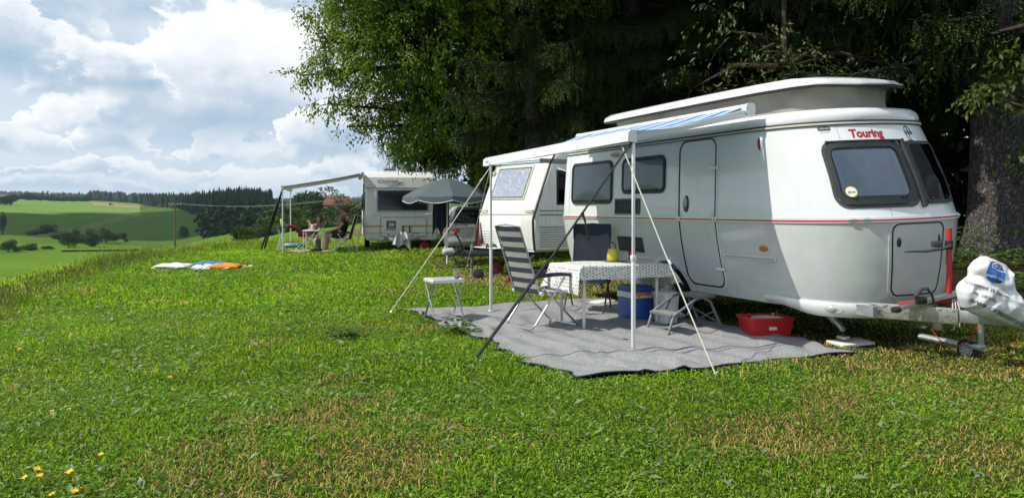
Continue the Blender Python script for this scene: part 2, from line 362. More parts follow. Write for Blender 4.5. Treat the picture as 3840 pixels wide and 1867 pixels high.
# ---------------------------------------------------------------- vegetation
RNG = np.random.default_rng(11)
VG = {}
def vnoise(x, y, seed, s):
    if seed not in VG: VG[seed] = np.random.default_rng(seed).random((64, 64))
    g = VG[seed]; x = np.asarray(x) / s; y = np.asarray(y) / s
    i = np.floor(x).astype(int); j = np.floor(y).astype(int); fx = x - i; fy = y - j; fx = fx * fx * (3 - 2 * fx); fy = fy * fy * (3 - 2 * fy)
    q = lambda a, b: g[a % 64, b % 64]
    return (q(i, j) * (1 - fx) + q(i + 1, j) * fx) * (1 - fy) + (q(i, j + 1) * (1 - fx) + q(i + 1, j + 1) * fx) * fy
def fb(x, y, seed, s): return .55 * vnoise(x, y, seed, s) + .3 * vnoise(x, y, seed + 1, s * .45) + .15 * vnoise(x, y, seed + 2, s * .2)
def loc_ty(x, y): dx = x - O_[0]; dy = y - O_[1]; return dx * E_[0] + dy * E_[1], dx * N_[0] + dy * N_[1]
M_GRASS = mk('grass_blade', (1, 1, 1), rough=.7, spec=.12, var=.05, attr=True, trans=.30)
M_LEAF = mk('leaf', (1, 1, 1), rough=.45, spec=.35, var=.06, attr=True, trans=.38)
M_FAR = mk('far_foliage', (1, 1, 1), rough=.8, spec=.1, var=.1, attr=True)
M_NEEDLE = mk('spruce_needle', (1, 1, 1), rough=.6, spec=.25, var=.05, attr=True, trans=.12)

def blades(x, y, z, h, w, lean, col, tipcol, rng, seg=True):
    """tapered bent grass blades -> verts, tris, vertex colours"""
    n = len(x); a = rng.random(n) * 6.283; cx, sy = np.cos(a), np.sin(a); b = rng.random(n) * 6.283; lx, ly = np.cos(b) * lean * h, np.sin(b) * lean * h
    base = np.stack([x, y, z], 1); wv = np.stack([cx * w * .5, sy * w * .5, 0 * x], 1)
    tip = base + np.stack([lx, ly, h * np.sqrt(np.maximum(.05, 1 - lean ** 2 * .6))], 1)
    if seg:
        mid = base + np.stack([lx * .32, ly * .32, h * .6], 1)
        V = np.stack([base - wv, base + wv, mid + wv * .85, mid - wv * .85, tip], 1); k = 5
        T0 = np.array([[0, 1, 2], [0, 2, 3], [3, 2, 4]])
        C = np.stack([col * .9, col * .9, col, col, tipcol], 1)
    else:
        V = np.stack([base - wv, base + wv, tip], 1); k = 3; T0 = np.array([[0, 1, 2]]); C = np.stack([col, col, tipcol], 1)
    T = (np.arange(n) * k)[:, None, None] + T0[None]
    return V.reshape(-1, 3), T.reshape(-1, 3), C.reshape(-1, 3)
def leaves(p, d, up, L, W, col, fold=.25):
    """folded pointed leaves: base p, direction d, face normal up"""
    n = len(p); d = d / np.linalg.norm(d, axis=1)[:, None]; s = np.cross(d, up); s /= np.linalg.norm(s, axis=1)[:, None] + 1e-9; u = np.cross(s, d)
    L = np.broadcast_to(L, n)[:, None]; W = np.broadcast_to(W, n)[:, None]
    m = p + d * L * .45
    V = np.stack([p, m + s * W * .5 + u * W * fold, p + d * L - u * L * .12, m - s * W * .5 + u * W * fold], 1)
    T = (np.arange(n) * 4)[:, None, None] + np.array([[0, 1, 2], [0, 2, 3]])[None]
    return V.reshape(-1, 3), T.reshape(-1, 3), np.repeat(col, 4, 0)
def merge(parts):
    V = []; T = []; C = []; k = 0
    for v, t, c in parts: V.append(v); T.append(t + k); C.append(c); k += len(v)
    return np.concatenate(V), np.concatenate(T), np.concatenate(C)
def dryness(x, y):
    t, d = loc_ty(x, y)
    dry = smoothstep(.60, .76, fb(x, y, 31, 1.3)) * .7
    dry = dry + .55 * smoothstep(1.2, 3.2, x) * smoothstep(9, 5, y) * fb(x + 9, y, 77, .7) * 1.5     # worn right foreground
    dry = dry + 1.0 * smoothstep(-.5, .3, d) * smoothstep(3.5, 1.5, d) * smoothstep(3.2, 2.3, t) * .9       # by the caravan
    dry = dry + 1.1 * np.exp(-((x + .3) ** 2 / 1.6 + (y - 15.2) ** 2 / .8)) + 1.25 * np.exp(-((x - 4.2) ** 2 / 2.2 + (y - 7.2) ** 2 / .35))
    dry = dry + .9 * np.exp(-((x - 1.2) ** 2 / 1.0 + (y - 11.4) ** 2 / .5))
    for px, py, q in ((1400, 1690, .10), (1250, 1580, .07), (1180, 1560, .03), (1610, 1230, .05), (2800, 1640, .12), (3000, 1650, .06), (3700, 1700, .15), (1330, 1510, .04), (1230, 1450, .03)):
        g = G(px, py); dry = dry + 1.1 * np.exp(-((x - g.x) ** 2 + (y - g.y) ** 2) / q)
    dry = dry * (1 - .7 * smoothstep(-1.5, -3.2, x))
    return np.clip(dry, 0, 1)
def lawn():
    parts = []
    for y0, y1, dens, w, h0, seg in ((3.3, 6.2, 4600, .0052, .034, True), (6.2, 10, 2200, .0078, .038, True), (10, 17, 900, .013, .044, True), (17, 36, 320, .028, .055, False)):
        area = .5 * 1.72 * (y1 * y1 - y0 * y0); n = int(area * dens)
        y = np.sqrt(RNG.random(n) * (y1 * y1 - y0 * y0) + y0 * y0); x = ((RNG.random(n) * 2 - 1) * .86 - .08) * y
        t, d = loc_ty(x, y)
        keep = ~((t > -2.6) & (t < 2.13) & (d > -2.71) & (d < .18)) & (d < 4.0 + np.sin(x)) & ~((d > .4) & (t < 2.2) & (t > -3.4) & (d < 2.0) & (RNG.random(n) < .75))
        ph = np.arctan2(x, y); ye = np.interp(CX_ + F_ * x / y, UC, YE); keep &= y < ye + 2.5
        tall = smoothstep(ye - 3.0, ye + .5, y) * (x < 0)
        dry = dryness(x, y); keep &= RNG.random(n) > .2 * dry
        x, y, d, dry, tall = [q[keep] for q in (x, y, d, dry, tall)]; n = len(x)
        patch = fb(x, y, 5, .9); lush = fb(x, y, 15, .35)
        h = h0 * (.45 + 1.0 * RNG.random(n) ** 1.5) * (.65 + .9 * lush) * (1 + 2.2 * tall) * (1 - .35 * dry)
        far = RNG.random(n) * .95 + .55
        g0 = np.stack([.118 + .16 * patch, .262 + .19 * patch, .008 + .010 * patch], 1) * (.78 + .6 * fb(x + 3, y + 8, 205, 2.2))[:, None]
        yel = (RNG.random(n) < .05)[:, None]; g0 = np.where(yel, g0 * np.array([1.7, 1.15, 1.6]), g0)
        dr = np.stack([.36 + .16 * RNG.random(n), .26 + .10 * RNG.random(n), .09 + .04 * RNG.random(n)], 1)
        isdry = (RNG.random(n) < dry * .48 + (.018 if y0 < 10 else .008))[:, None]
        c = np.where(isdry, dr, g0) * far[:, None]; h = np.where(isdry[:, 0], h * 1.7, h); ln = np.where(isdry[:, 0], 1.05 + .3 * RNG.random(n), .45 + .75 * RNG.random(n))
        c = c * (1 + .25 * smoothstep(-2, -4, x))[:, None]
        parts.append(blades(x, y, gz(x, y) - .004, h, w * (.7 + .6 * RNG.random(n)), ln, c, c * np.array([1.2, 1.12, 1.1]), RNG, seg))
    V, T, C = merge(parts); o = raw_mesh('lawn_grass', V, T, M_GRASS, C); tag(o, 'short mown campsite grass, green with dry straw patches', 'grass', kind='stuff')
    # broad leaved weeds: clover, plantain, dandelion rosettes
    parts = []
    for y0, y1, dens, L in ((3.3, 6.5, 5200, .026), (6.5, 11, 2000, .034), (11, 22, 330, .05)):
        n = int(.83 * (y1 * y1 - y0 * y0) * dens); y = np.sqrt(RNG.random(n) * (y1 * y1 - y0 * y0) + y0 * y0); x = ((RNG.random(n) * 2 - 1) * .81 - .06) * y
        t, d = loc_ty(x, y); keep = ~((t > -2.66) & (t < 2.2) & (d > -2.77) & (d < .22)) & (d < .2)
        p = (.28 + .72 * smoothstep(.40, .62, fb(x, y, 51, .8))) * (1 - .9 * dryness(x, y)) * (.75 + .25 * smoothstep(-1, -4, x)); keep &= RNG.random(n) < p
        x, y = x[keep], y[keep]; n = len(x); a = RNG.random(n) * 6.283; up = RNG.random(n) * .8
        dd = np.stack([np.cos(a), np.sin(a), up], 1); z = gz(x, y) + .006 + .028 * RNG.random(n)
        kind = RNG.random(n); LL = L * (.5 + .8 * RNG.random(n) ** 2) * np.where(kind > .975, 2.6, np.where(kind > .9, 1.5, 1.)); WW = LL * np.where(kind > .5, .42, .75)
        q = RNG.random(n)[:, None] ** 1.3; c = np.array([.075, .165, .008]) * (1 - q) + np.array([.235, .40, .035]) * q; c = c * (.78 + .6 * fb(x + 3, y + 8, 205, 2.2))[:, None]
        silver = ((kind > .88) & (kind < .91) | (kind > .985))[:, None]; c = np.where(silver, np.array([.24, .31, .15]), c)
        parts.append(leaves(np.stack([x, y, z], 1), dd, np.stack([RNG.normal(0, .35, n), RNG.normal(0, .35, n), np.ones(n)], 1), LL, WW, c, .16))
    V, T, C = merge(parts); o = raw_mesh('clover_and_weeds', V, T, M_LEAF, C); tag(o, 'clover, plantain and dandelion leaves spread through the lawn', 'ground cover', kind='stuff')
    # tall unmown grass along the brow of the hill
    n = 15000; u = RNG.random(n) * 1500 - 150; ye = np.interp(u, UC, YE); y = ye + RNG.normal(-.1, 1.0, n) - .8 * RNG.random(n); x = (u - CX_) / F_ * y
    tallp = .25 + .75 * smoothstep(.45, .62, fb(x, y, 91, 1.6)); sz = smoothstep(1400, 600, u) * .7 + .3
    h = (.08 + .36 * RNG.random(n) ** 2.6 * tallp) * sz * 1.1; c0 = np.array([.12, .20, .025]); c1 = np.array([.25, .21, .07]); q = RNG.random(n)[:, None] ** 2.4
    c = c0 * (1 - q) + c1 * q; V1 = blades(x, y, gz(x, y) - .01, h, .007 + .006 * RNG.random(n), .15 + .5 * RNG.random(n), c, c * 1.1, RNG, True)
    k = RNG.choice(n, 1500); hx, hy = x[k], y[k]; hz_ = gz(hx, hy) + h[k] * .95
    V2 = leaves(np.stack([hx, hy, hz_], 1), np.stack([RNG.normal(0, .3, 1500), RNG.normal(0, .3, 1500), np.ones(1500)], 1), RNG.normal(0, 1, (1500, 3)), .09, .02, np.tile([.19, .15, .07], (1500, 1)))
    V, T, C = merge([V1, V2]); o = raw_mesh('meadow_grass', V, T, M_GRASS, C); tag(o, 'tall seeding unmown grass along the brow of the slope', 'meadow grass', kind='stuff')
lawn()

def ray_ground(px, py, y0=20.):
    ys = np.geomspace(y0, 5000, 4000); z = HC_ - (py - HY_) / F_ * ys; g = gz((px - CX_) / F_ * ys, ys); k = np.argmax(z <= g)
    return Vector(((px - CX_) / F_ * ys[k], ys[k], g[k]))

M_BARK = mk('bark', (.05, .038, .028), rough=.95, spec=.1, var=.5, vscale=9, bump=1., bscale=22, dirt=(.09, .075, .06), dscale=4)
def unit_crown(seed, n, leaf, lobes=14, squash=.85):
    """leafy crown in a unit ball (radius 1): lumps of leaves with gaps"""
    rng = np.random.default_rng(seed); c = rng.normal(0, 1, (lobes, 3)); c /= np.linalg.norm(c, axis=1)[:, None]; c *= (.35 + .38 * rng.random(lobes))[:, None]; rad = .26 + .22 * rng.random(lobes)
    k = rng.integers(0, lobes, n); d = rng.normal(0, 1, (n, 3)); d /= np.linalg.norm(d, axis=1)[:, None]
    p = c[k] + d * (rad[k] * (.45 + .6 * rng.random(n) ** .5))[:, None]; p[:, 2] *= squash
    dd = d + rng.normal(0, .6, (n, 3)); dd[:, 2] -= .3
    q = rng.random(n)[:, None] * .6 + rng.random(lobes)[k][:, None] * .4; col = np.array([.030, .058, .012]) * (1 - q) + np.array([.075, .125, .03]) * q
    return leaves(p, dd, rng.normal(0, 1, (n, 3)) + d, leaf * (.6 + .8 * rng.random(n)), leaf * .6, col, .2)
CROWNS = {}
def crown_mesh(key, seed, n, leaf, lobes, squash, mat):
    if key not in CROWNS:
        V, T, C = unit_crown(seed, n, leaf, lobes, squash); o = raw_mesh('crown', V, T, mat, C); CROWNS[key] = o.data; bpy.data.objects.remove(o)
    return CROWNS[key]
def place_tree(name, label, cat, base, h, w, var=0, group=None, low=.12, rz=0., stem=True):
    t = thing(name, label, cat, base, rz, group)
    me = crown_mesh(('far', var), 100 + var, 2600, .13, 12 + var % 5, .9, M_FAR)
    c = bpy.data.objects.new('crown', me); COL.objects.link(c); c.parent = t
    hz = h * (1 - low); c.location = (0, 0, h * low + hz * .5); c.scale = (w * .64, w * .64, hz * .60)
    if stem: MB().tube([(0, 0, -.3), (.02 * h, 0, h * .3), (0, .02 * h, h * .62)], [h * .03, h * .022, h * .008], 7).build('trunk', M_BARK, t)
    return t
z8 = lambda x, y: (x / 2.683, 680 + y / 2.683)
vt = [(10, 150, 590, 712, 'tree', 'grey-green bushy tree at the left edge of the valley meadow'), (0, 55, 330, 535, 'tree', 'dark tall tree cut off by the left picture edge'),
      (150, 220, 650, 705, 'bush', 'small dark bush just right of the leftmost bushy tree'), (240, 380, 632, 696, 'bush', 'wide low bush standing alone in the valley meadow'), (430, 527, 650, 686, 'bush', 'flat brownish bush in the valley, lowest of the row'),
      (290, 430, 485, 556, 'bush', 'dark bush in the shaded dip of the hillside'), (412, 552, 428, 530, 'tree', 'round dark tree above the dip on the shaded hillside'), (510, 640, 505, 580, 'bush', 'dark scrub left of the valley tree clump'),
      (612, 772, 500, 668, 'tree', 'broad dark tree at the left of the valley clump'), (730, 802, 470, 610, 'tree', 'slim pointed tree rising behind the broad valley tree'), (775, 850, 530, 625, 'tree', 'pale tree in the gap of the valley clump'),
      (845, 1000, 498, 655, 'tree', 'large round dark tree in the middle of the valley clump'), (1015, 1130, 475, 625, 'tree', 'tall tree right of the large round valley tree'), (1110, 1192, 520, 618, 'tree', 'medium tree near the right end of the valley clump'),
      (1203, 1262, 513, 585, 'tree', 'small round tree at the right end of the valley clump'), (1250, 1290, 575, 610, 'bush', 'tiny bush at the far right of the valley clump'), (1808, 1886, 455, 578, 'tree', 'solitary slim dark tree right of the utility pole')]
for i, (x0, x1, yt, yb, nm, lab) in enumerate(vt):
    a, b = z8((x0 + x1) / 2, yb); g = ray_ground(a, b, 60); k = g.y / F_ / 2.683
    place_tree(nm, lab, nm, g, (yb - yt) * k * 1.04, (x1 - x0) * k * 1.12, i % 4, low=.0 if nm == 'bush' else .01, rz=i * 1.3)
place_tree('bush', 'dry brownish bush on the brow right of the utility pole', 'bush', (( 797 - CX_) / F_ * 60, 60, gzf((797 - CX_) / F_ * 60, 60)), 1.05, 1.35, 1, low=0, rz=.4)
g = ray_ground(921, 916, 60); place_tree('bush', 'light green rounded bush at the edge of the slope behind the awning strut', 'bush', g, 75 * g.y / F_, 90 * g.y / F_, 2, low=0, rz=2)
# grove and trees on the far field edge
for i, (px, pyb, hh, ww) in enumerate([(20, 771, 9, 10), (42, 770, 10, 9), (8, 768, 8, 9)]):
    g = ray_ground(px, pyb, 300); place_tree('tree', ('middle', 'right', 'left')[i] + ' dark tree of the small grove on the sunny far pasture', 'tree', g, hh * g.y / 700, ww * g.y / 600, i, 'grove on the far pasture', low=.03, rz=i)
for i in range(26):
    px = 85 + i * 10.2 + RNG.normal(0, 2); Y = 930 + RNG.normal(0, 12) + i * 4; x = (px - CX_) / F_ * Y
    place_tree('tree', 'tree in the row along the far field edge', 'tree', (x, Y, gzf(x, Y)), 5 + 3.2 * RNG.random(), 9 + 4 * RNG.random(), i % 4, 'trees along the far field edge', low=.02, rz=i * .7, stem=False)
# trees behind the camp on the right of the valley
mid = [(1015, 805, 190, 9.5), (1050, 778, 205, 10), (1085, 762, 215, 10.5), (1125, 742, 225, 11), (1165, 718, 235, 10), (1205, 713, 240, 10), (1245, 722, 240, 10), (1285, 745, 230, 10), (1320, 770, 220, 10),
       (1030, 845, 130, 5), (1075, 832, 140, 6), (1120, 850, 120, 5), (1180, 815, 150, 7), (1225, 795, 160, 8), (1290, 820, 140, 7), (985, 850, 120, 4.2), (1340, 800, 150, 8), (1258, 768, 210, 7)]
ORD = ['first', 'second', 'third', 'fourth', 'fifth', 'sixth', 'seventh', 'eighth', 'ninth', 'tenth']
lab_mid = ['dark broad tree in the wood behind the far awning', 'lighter bushy tree at the foot of the wood behind the far awning']
for i, (px, pyt, Y, w) in enumerate(mid):
    x = (px - CX_) / F_ * Y; z0 = gzf(x, Y); h = HC_ + (HY_ - pyt) / F_ * Y - z0
    place_tree('tree', (ORD[i] + ' from left of the dark broad trees behind the far awning') if i < 9 else (ORD[i - 9] + ' from left of the bushy trees below the far awning wood'), 'tree', (x, Y, z0), max(h, 2.), w, i % 4, 'trees behind the far awning' if i < 9 else 'bushy trees at the foot of the wood', low=.0, rz=i)
# far woods, one mass of tree shapes
def woods():
    rng = np.random.default_rng(4); parts = []
    def conifer(x, y, z, h, w, col):
        m = 9; t = rng.random() * 6; vs = []; ts = []
        for k in range(5):
            zb = z + h * (.02 + .19 * k); zt = z + h * min(1, .34 + .19 * k); r = w * (1 - .19 * k) * .5
            a = t + np.arange(m) * 2 * np.pi / m; rr = r * (.65 + .6 * rng.random(m)); b = len(vs)
            vs += [(x + rr[i] * np.cos(a[i]), y + rr[i] * np.sin(a[i]), zb + h * .06 * rng.random()) for i in range(m)] + [(x, y, zt)]
            ts += [(b + i, b + (i + 1) % m, b + m) for i in range(m)]
        v = np.array(vs); return v, np.array(ts), np.tile(col * (.7 + .6 * rng.random()), (len(v), 1))
    dk = np.array([.020, .038, .014]); n = 0
    while n < 1300:
        Y = 330 + 700 * rng.random() ** .8; c = rng.random() * 520 + 500
        if c < np.interp(Y, [330, 450, 700, 900, 1030], [785, 750, 690, 545, 520]): continue
        x = (c - CX_) / F_ * Y; h = 10 + 5.5 * rng.random(); h *= (.8 + .45 * fb(np.array([x]), np.array([Y]), 8, 60.)[0]); parts.append(conifer(x, Y, gzf(x, Y), h, h * .36, dk)); n += 1
    for n in range(420):      # low broadleaf skirt of the wood
        Y = 300 + 120 * rng.random(); c = 778 + rng.random() * 260; x = (c - CX_) / F_ * Y; z = gzf(x, Y); h = 5 + 5 * rng.random(); K = 70
        p = rng.normal(0, 1, (K, 3)); p /= np.linalg.norm(p, axis=1)[:, None]; q = np.array([x, Y, z + h * .5]) + p * np.array([h * .4, h * .4, h * .5]) * (.6 + .5 * rng.random((K, 1)))
        parts.append(leaves(q, p + rng.normal(0, .5, (K, 3)), p, h * .2, h * .17, np.tile(np.array([.024, .044, .014]) * (.7 + .6 * rng.random()), (K, 1))))
    for n in range(2600):     # far ridge forests
        Y = 1500 + 2300 * rng.random(); c = -300 + 2000 * rng.random(); x = (c - CX_) / F_ * Y
        if Y < 3000 and fb(np.array([x]), np.array([Y]), 3, 420.)[0] < .5: continue
        h = 12 + 6 * rng.random(); w = h * .6 * (1.4 if Y > 2500 else 1)
        parts.append(conifer(x, Y, gzf(x, Y), h, w * 1.6, np.array([.03, .05, .02])))
    for n in range(240):
        Y = 1180 + 250 * rng.random(); c = 330 + 260 * rng.random(); x = (c - CX_) / F_ * Y; h = 12 + 6 * rng.random(); parts.append(conifer(x, Y, gzf(x, Y), h, h * .7, np.array([.03, .05, .018])))
    V, T, C = merge(parts); o = raw_mesh('far_woods', V, T, M_FAR, C); tag(o, 'dark conifer woods covering the far hills and ridge', 'woods', kind='stuff')
woods()
def ditch():
    rng = np.random.default_rng(6); P_ = []
    for i in range(160):
        px = 235 + 400 * i / 160; g = ray_ground(px, 944 - .012 * (px - 235) + rng.normal(0, .4), 60); P_.append((g.x, g.y, g.z))
    p = np.repeat(np.array(P_), 6, 0) + rng.normal(0, .35, (960, 3)) * [1, 1, .2]; d = rng.normal(0, .5, (960, 3)) + [0, 0, 1]
    V, T, C = leaves(p, d, rng.normal(0, 1, (960, 3)), .5, .4, np.tile([.03, .045, .015], (960, 1))); o = raw_mesh('ditch_reeds', V, T, M_FAR, C); tag(o, 'thin dark line of reeds along a ditch across the valley meadow', 'reeds', kind='stuff')
ditch()

# ---- the tall trees over the caravans
def strand_brush(p, d, L, rng, col, nn=14):
    """needle brushes: p base, d direction, L length; nn needle triangles each"""
    n = len(p); d = d / np.linalg.norm(d, axis=1)[:, None]; a = np.cross(d, rng.normal(0, 1, (n, 3))); a /= np.linalg.norm(a, axis=1)[:, None]; b = np.cross(d, a)
    f = (np.arange(nn) + .5) / nn; ang = np.arange(nn) * 2.4
    rad = a[:, None, :] * np.cos(ang)[None, :, None] + b[:, None, :] * np.sin(ang)[None, :, None]
    base = p[:, None, :] + d[:, None, :] * (f[None, :, None] * L[:, None, None]); nl = (.055 * (1 - .45 * f))[None, :, None]
    tip = base + (rad * .7 + d[:, None, :] * .75) * nl * (.8 + .5 * rng.random((n, nn, 1))); sd_ = np.cross(rad, d[:, None, :]) * .013
    b0 = base - d[:, None, :] * .012
    V = np.stack([b0 + sd_, b0 - sd_, tip], 2).reshape(-1, 3); T = np.arange(len(V)).reshape(-1, 3)
    return V, T, np.repeat(col, nn * 3, 0)
def spruce_geo(seed, zlo=3.2, zhi=9.5, H=19., Rm=3.5, nb=62, dens=1.):
    rng = np.random.default_rng(seed); parts = []; br = MB()
    for i in range(nb):
        z = zlo + (zhi - zlo) * (i + rng.random()) / nb; az = i * 2.4 + rng.normal(0, .3); Lb = Rm * (1 - .55 * (z - zlo) / (H - zlo)) * (.7 + .45 * rng.random())
        s = np.linspace(0, 1, 9); rad = .15 + Lb * s; dz = -.75 * Lb * .55 * s ** 1.3 + .22 * Lb * s ** 3; az_ = az + .15 * np.sin(s * 3 + i)
        pts = np.stack([np.cos(az_) * rad, np.sin(az_) * rad, z + dz], 1); br.tube(pts.tolist(), [.035 * (1 - .85 * q) + .004 for q in s], 5)
        ns = int(Lb * 15 * dens); q = .12 + .88 * rng.random(ns) ** .75; bp = np.stack([np.interp(q, s, pts[:, k]) for k in range(3)], 1)
        sl = (.25 + .6 * rng.random(ns)) * (1.1 - .55 * q)          # hanging strand length
        side = np.stack([-np.sin(az) * np.ones(ns), np.cos(az) * np.ones(ns), 0 * q], 1) * (rng.choice([-1, 1], ns) * (.25 + .5 * rng.random(ns)))[:, None] + np.array([np.cos(az), np.sin(az), 0]) * .25
        for m in range(5):
            f = m / 5.; pos = bp + side * (sl * min(1, f * 1.6) * .6)[:, None] + np.array([0, 0, -1.]) * (sl * f * (.35 + .65 * f))[:, None] + rng.normal(0, .025, (ns, 3))
            dd = side * (1 - f) * .8 + np.array([0, 0, -1.]) * (.35 + f) + rng.normal(0, .22, (ns, 3)); tipf = (f + rng.random(ns) * .35)[:, None]
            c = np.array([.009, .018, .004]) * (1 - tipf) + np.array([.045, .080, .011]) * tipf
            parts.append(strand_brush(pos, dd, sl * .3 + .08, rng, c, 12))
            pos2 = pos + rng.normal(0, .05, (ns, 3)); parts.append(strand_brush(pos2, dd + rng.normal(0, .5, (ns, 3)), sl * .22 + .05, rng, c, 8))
    # coarse upper crown
    n = 5200; z = zhi - .8 + (H - zhi) * rng.random(n); a = rng.random(n) * 6.283; r = Rm * .85 * (1.05 - (z - zlo) / (H - zlo)) * rng.random(n) ** .6
    p = np.stack([np.cos(a) * r, np.sin(a) * r, z], 1); dd = np.stack([np.cos(a), np.sin(a), -.6 + 0 * a], 1)
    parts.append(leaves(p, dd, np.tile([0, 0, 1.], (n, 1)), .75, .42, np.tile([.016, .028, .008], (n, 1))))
    return merge(parts), br
def make_spruce(name, label, base, trunk_r, geo=None, rz=0., H=19., group=None, lean=0.):
    t = thing(name, label, 'tree', base, rz, group)
    trunk = MB(); n = 22; zs = np.concatenate([np.linspace(-.3, 1.2, 8), np.linspace(1.6, H * .97, 22)]); rings = []
    rs = np.random.default_rng(int(abs(base[0]) * 100))
    for z in zs:
        f = 1 - z / H; rr = trunk_r * (max(f, .04) ** .8) * (1 + .28 * math.exp(-max(z, 0) * 2.2))
        rings.append([Vector((lean * z + rr * math.cos(a) * (1 + .10 * math.exp(-max(z, 0) * 1.5) * math.sin(5 * a) + rs.normal(0, .012)), rr * math.sin(a) * (1 + .10 * math.exp(-max(z, 0) * 1.5) * math.sin(5 * a) + rs.normal(0, .012)), z)) for a in np.linspace(0, 2 * math.pi, n, endpoint=False)])
    trunk.add(*loft(rings)); trunk.build('trunk', M_BARKT, t, 180)
    if geo:
        c = bpy.data.objects.new('crown', geo[0]); COL.objects.link(c); c.parent = t
        b = bpy.data.objects.new('branches', geo[1]); COL.objects.link(b); b.parent = t
    return t
def bark_plates():
    m = bpy.data.materials.new('plated_bark'); m.use_nodes = True; nt = m.node_tree; N = nt.nodes; L = nt.links; b = N['Principled BSDF']; b.inputs['Roughness'].default_value = .95; b.inputs['Specular IOR Level'].default_value = .1
    tc = N.new('ShaderNodeTexCoord'); mp = N.new('ShaderNodeMapping'); mp.inputs['Scale'].default_value = (1, 1, .45); L.new(tc.outputs['Object'], mp.inputs[0])
    nz = N.new('ShaderNodeTexNoise'); nz.inputs['Scale'].default_value = 9; L.new(mp.outputs[0], nz.inputs['Vector'])
    ad = N.new('ShaderNodeMix'); ad.data_type = 'VECTOR'; ad.inputs['Factor'].default_value = .12; L.new(mp.outputs[0], ad.inputs['A']); L.new(nz.outputs['Color'], ad.inputs['B'])
    v = N.new('ShaderNodeTexVoronoi'); v.feature = 'DISTANCE_TO_EDGE'; v.inputs['Scale'].default_value = 30; L.new(ad.outputs['Result'], v.inputs['Vector'])
    v2 = N.new('ShaderNodeTexVoronoi'); v2.inputs['Scale'].default_value = 30; L.new(ad.outputs['Result'], v2.inputs['Vector'])
    cr = N.new('ShaderNodeValToRGB'); L.new(v.outputs['Distance'], cr.inputs[0]); e = cr.color_ramp.elements; e[0].color = (.045, .036, .03, 1); e[1].position = .22; e[1].color = (.17, .13, .098, 1)
    mx = N.new('ShaderNodeMix'); mx.data_type = 'RGBA'; mx.blend_type = 'MULTIPLY'; mx.inputs['Factor'].default_value = .6; L.new(cr.outputs[0], mx.inputs['A']); L.new(v2.outputs['Color'], mx.inputs['B'])
    hs = N.new('ShaderNodeHueSaturation'); hs.inputs['Saturation'].default_value = .35; hs.inputs['Value'].default_value = 1.1; L.new(mx.outputs['Result'], hs.inputs['Color']); L.new(hs.outputs[0], b.inputs['Base Color'])
    bp = N.new('ShaderNodeBump'); bp.inputs['Strength'].default_value = 1; bp.inputs['Distance'].default_value = .05; L.new(v.outputs['Distance'], bp.inputs['Height']); L.new(bp.outputs[0], b.inputs['Normal']); return m
M_BARKT = bark_plates()
(sv, st, scol), sbr = spruce_geo(5)
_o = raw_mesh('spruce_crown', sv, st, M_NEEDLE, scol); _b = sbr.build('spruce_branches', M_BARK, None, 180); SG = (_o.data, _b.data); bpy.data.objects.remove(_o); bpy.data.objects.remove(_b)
def spruce_at(label, x, y, r, rz, geo=SG, H=19., sc=1., lean=0.):
    t = make_spruce('spruce_tree', label, (x, y, gzf(x, y)), r / sc, geo, rz, H, 'spruces behind the caravans', lean); t.scale = (sc, sc, sc); return t
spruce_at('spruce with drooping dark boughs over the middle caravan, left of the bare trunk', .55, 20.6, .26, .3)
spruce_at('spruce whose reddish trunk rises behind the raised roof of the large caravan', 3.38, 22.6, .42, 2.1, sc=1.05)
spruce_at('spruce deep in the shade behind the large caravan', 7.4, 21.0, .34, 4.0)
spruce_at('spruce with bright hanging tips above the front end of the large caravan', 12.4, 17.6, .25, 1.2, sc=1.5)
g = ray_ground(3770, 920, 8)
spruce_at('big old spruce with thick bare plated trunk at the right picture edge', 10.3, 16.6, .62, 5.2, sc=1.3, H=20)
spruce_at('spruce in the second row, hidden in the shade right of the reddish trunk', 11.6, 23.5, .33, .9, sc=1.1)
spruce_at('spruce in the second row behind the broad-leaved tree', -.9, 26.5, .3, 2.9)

def broadleaf(seed, ell, trunk, n_cl, leafL, per, droop=.8, tone=1.):
    """tree crown as drooping leafy twigs set in ellipsoids: ell = [(center, radii)], trunk polyline"""
    rng = np.random.default_rng(seed); parts = []; br = MB(); vol = np.array([np.prod(r) for _, r in ell]); pr = vol ** .8; pr /= pr.sum(); hub = []
    tp = [Vector(p) for p in trunk]
    for c, r in ell:
        c = Vector(c); s = min(tp, key=lambda q: (q - c).length + max(0, q.z - c.z) * 1.5); m = (s + c) * .5 + Vector((0, 0, .3)); br.tube([s, m, c], [.09, .055, .02], 6); hub.append((s, m, c))
    for k in range(n_cl):
        i = rng.choice(len(ell), p=pr); c, r = np.array(ell[i][0]), np.array(ell[i][1]); d = rng.normal(0, 1, 3); d /= np.linalg.norm(d); p = c + d * r * (.35 + .68 * rng.random() ** .55)
        if rng.random() < .22: br.tube([Vector(c + (p - c) * .15), Vector(c + (p - c) * .6 + np.array([0, 0, .08])), Vector(p)], [.016, .010, .004], 4)
        n = per; f = rng.random(n); out = d * np.array([1, 1, .4]); ax = out * .75 + np.array([0, 0, -.55 * droop]); tw = .62
        pos = p + ax * ((f - .3) * tw)[:, None] + rng.normal(0, .07, (n, 3)); dd = ax + rng.normal(0, .55, (n, 3)) + np.array([0, 0, -.35])
        q = rng.random((n, 1)) * .55 + rng.random() * .45; col = np.array([.058, .118, .008]) * (1 - q) + np.array([.185, .265, .018]) * q; col = col * tone
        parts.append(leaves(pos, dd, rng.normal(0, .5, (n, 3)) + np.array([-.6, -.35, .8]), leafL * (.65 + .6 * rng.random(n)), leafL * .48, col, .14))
    return merge(parts), br
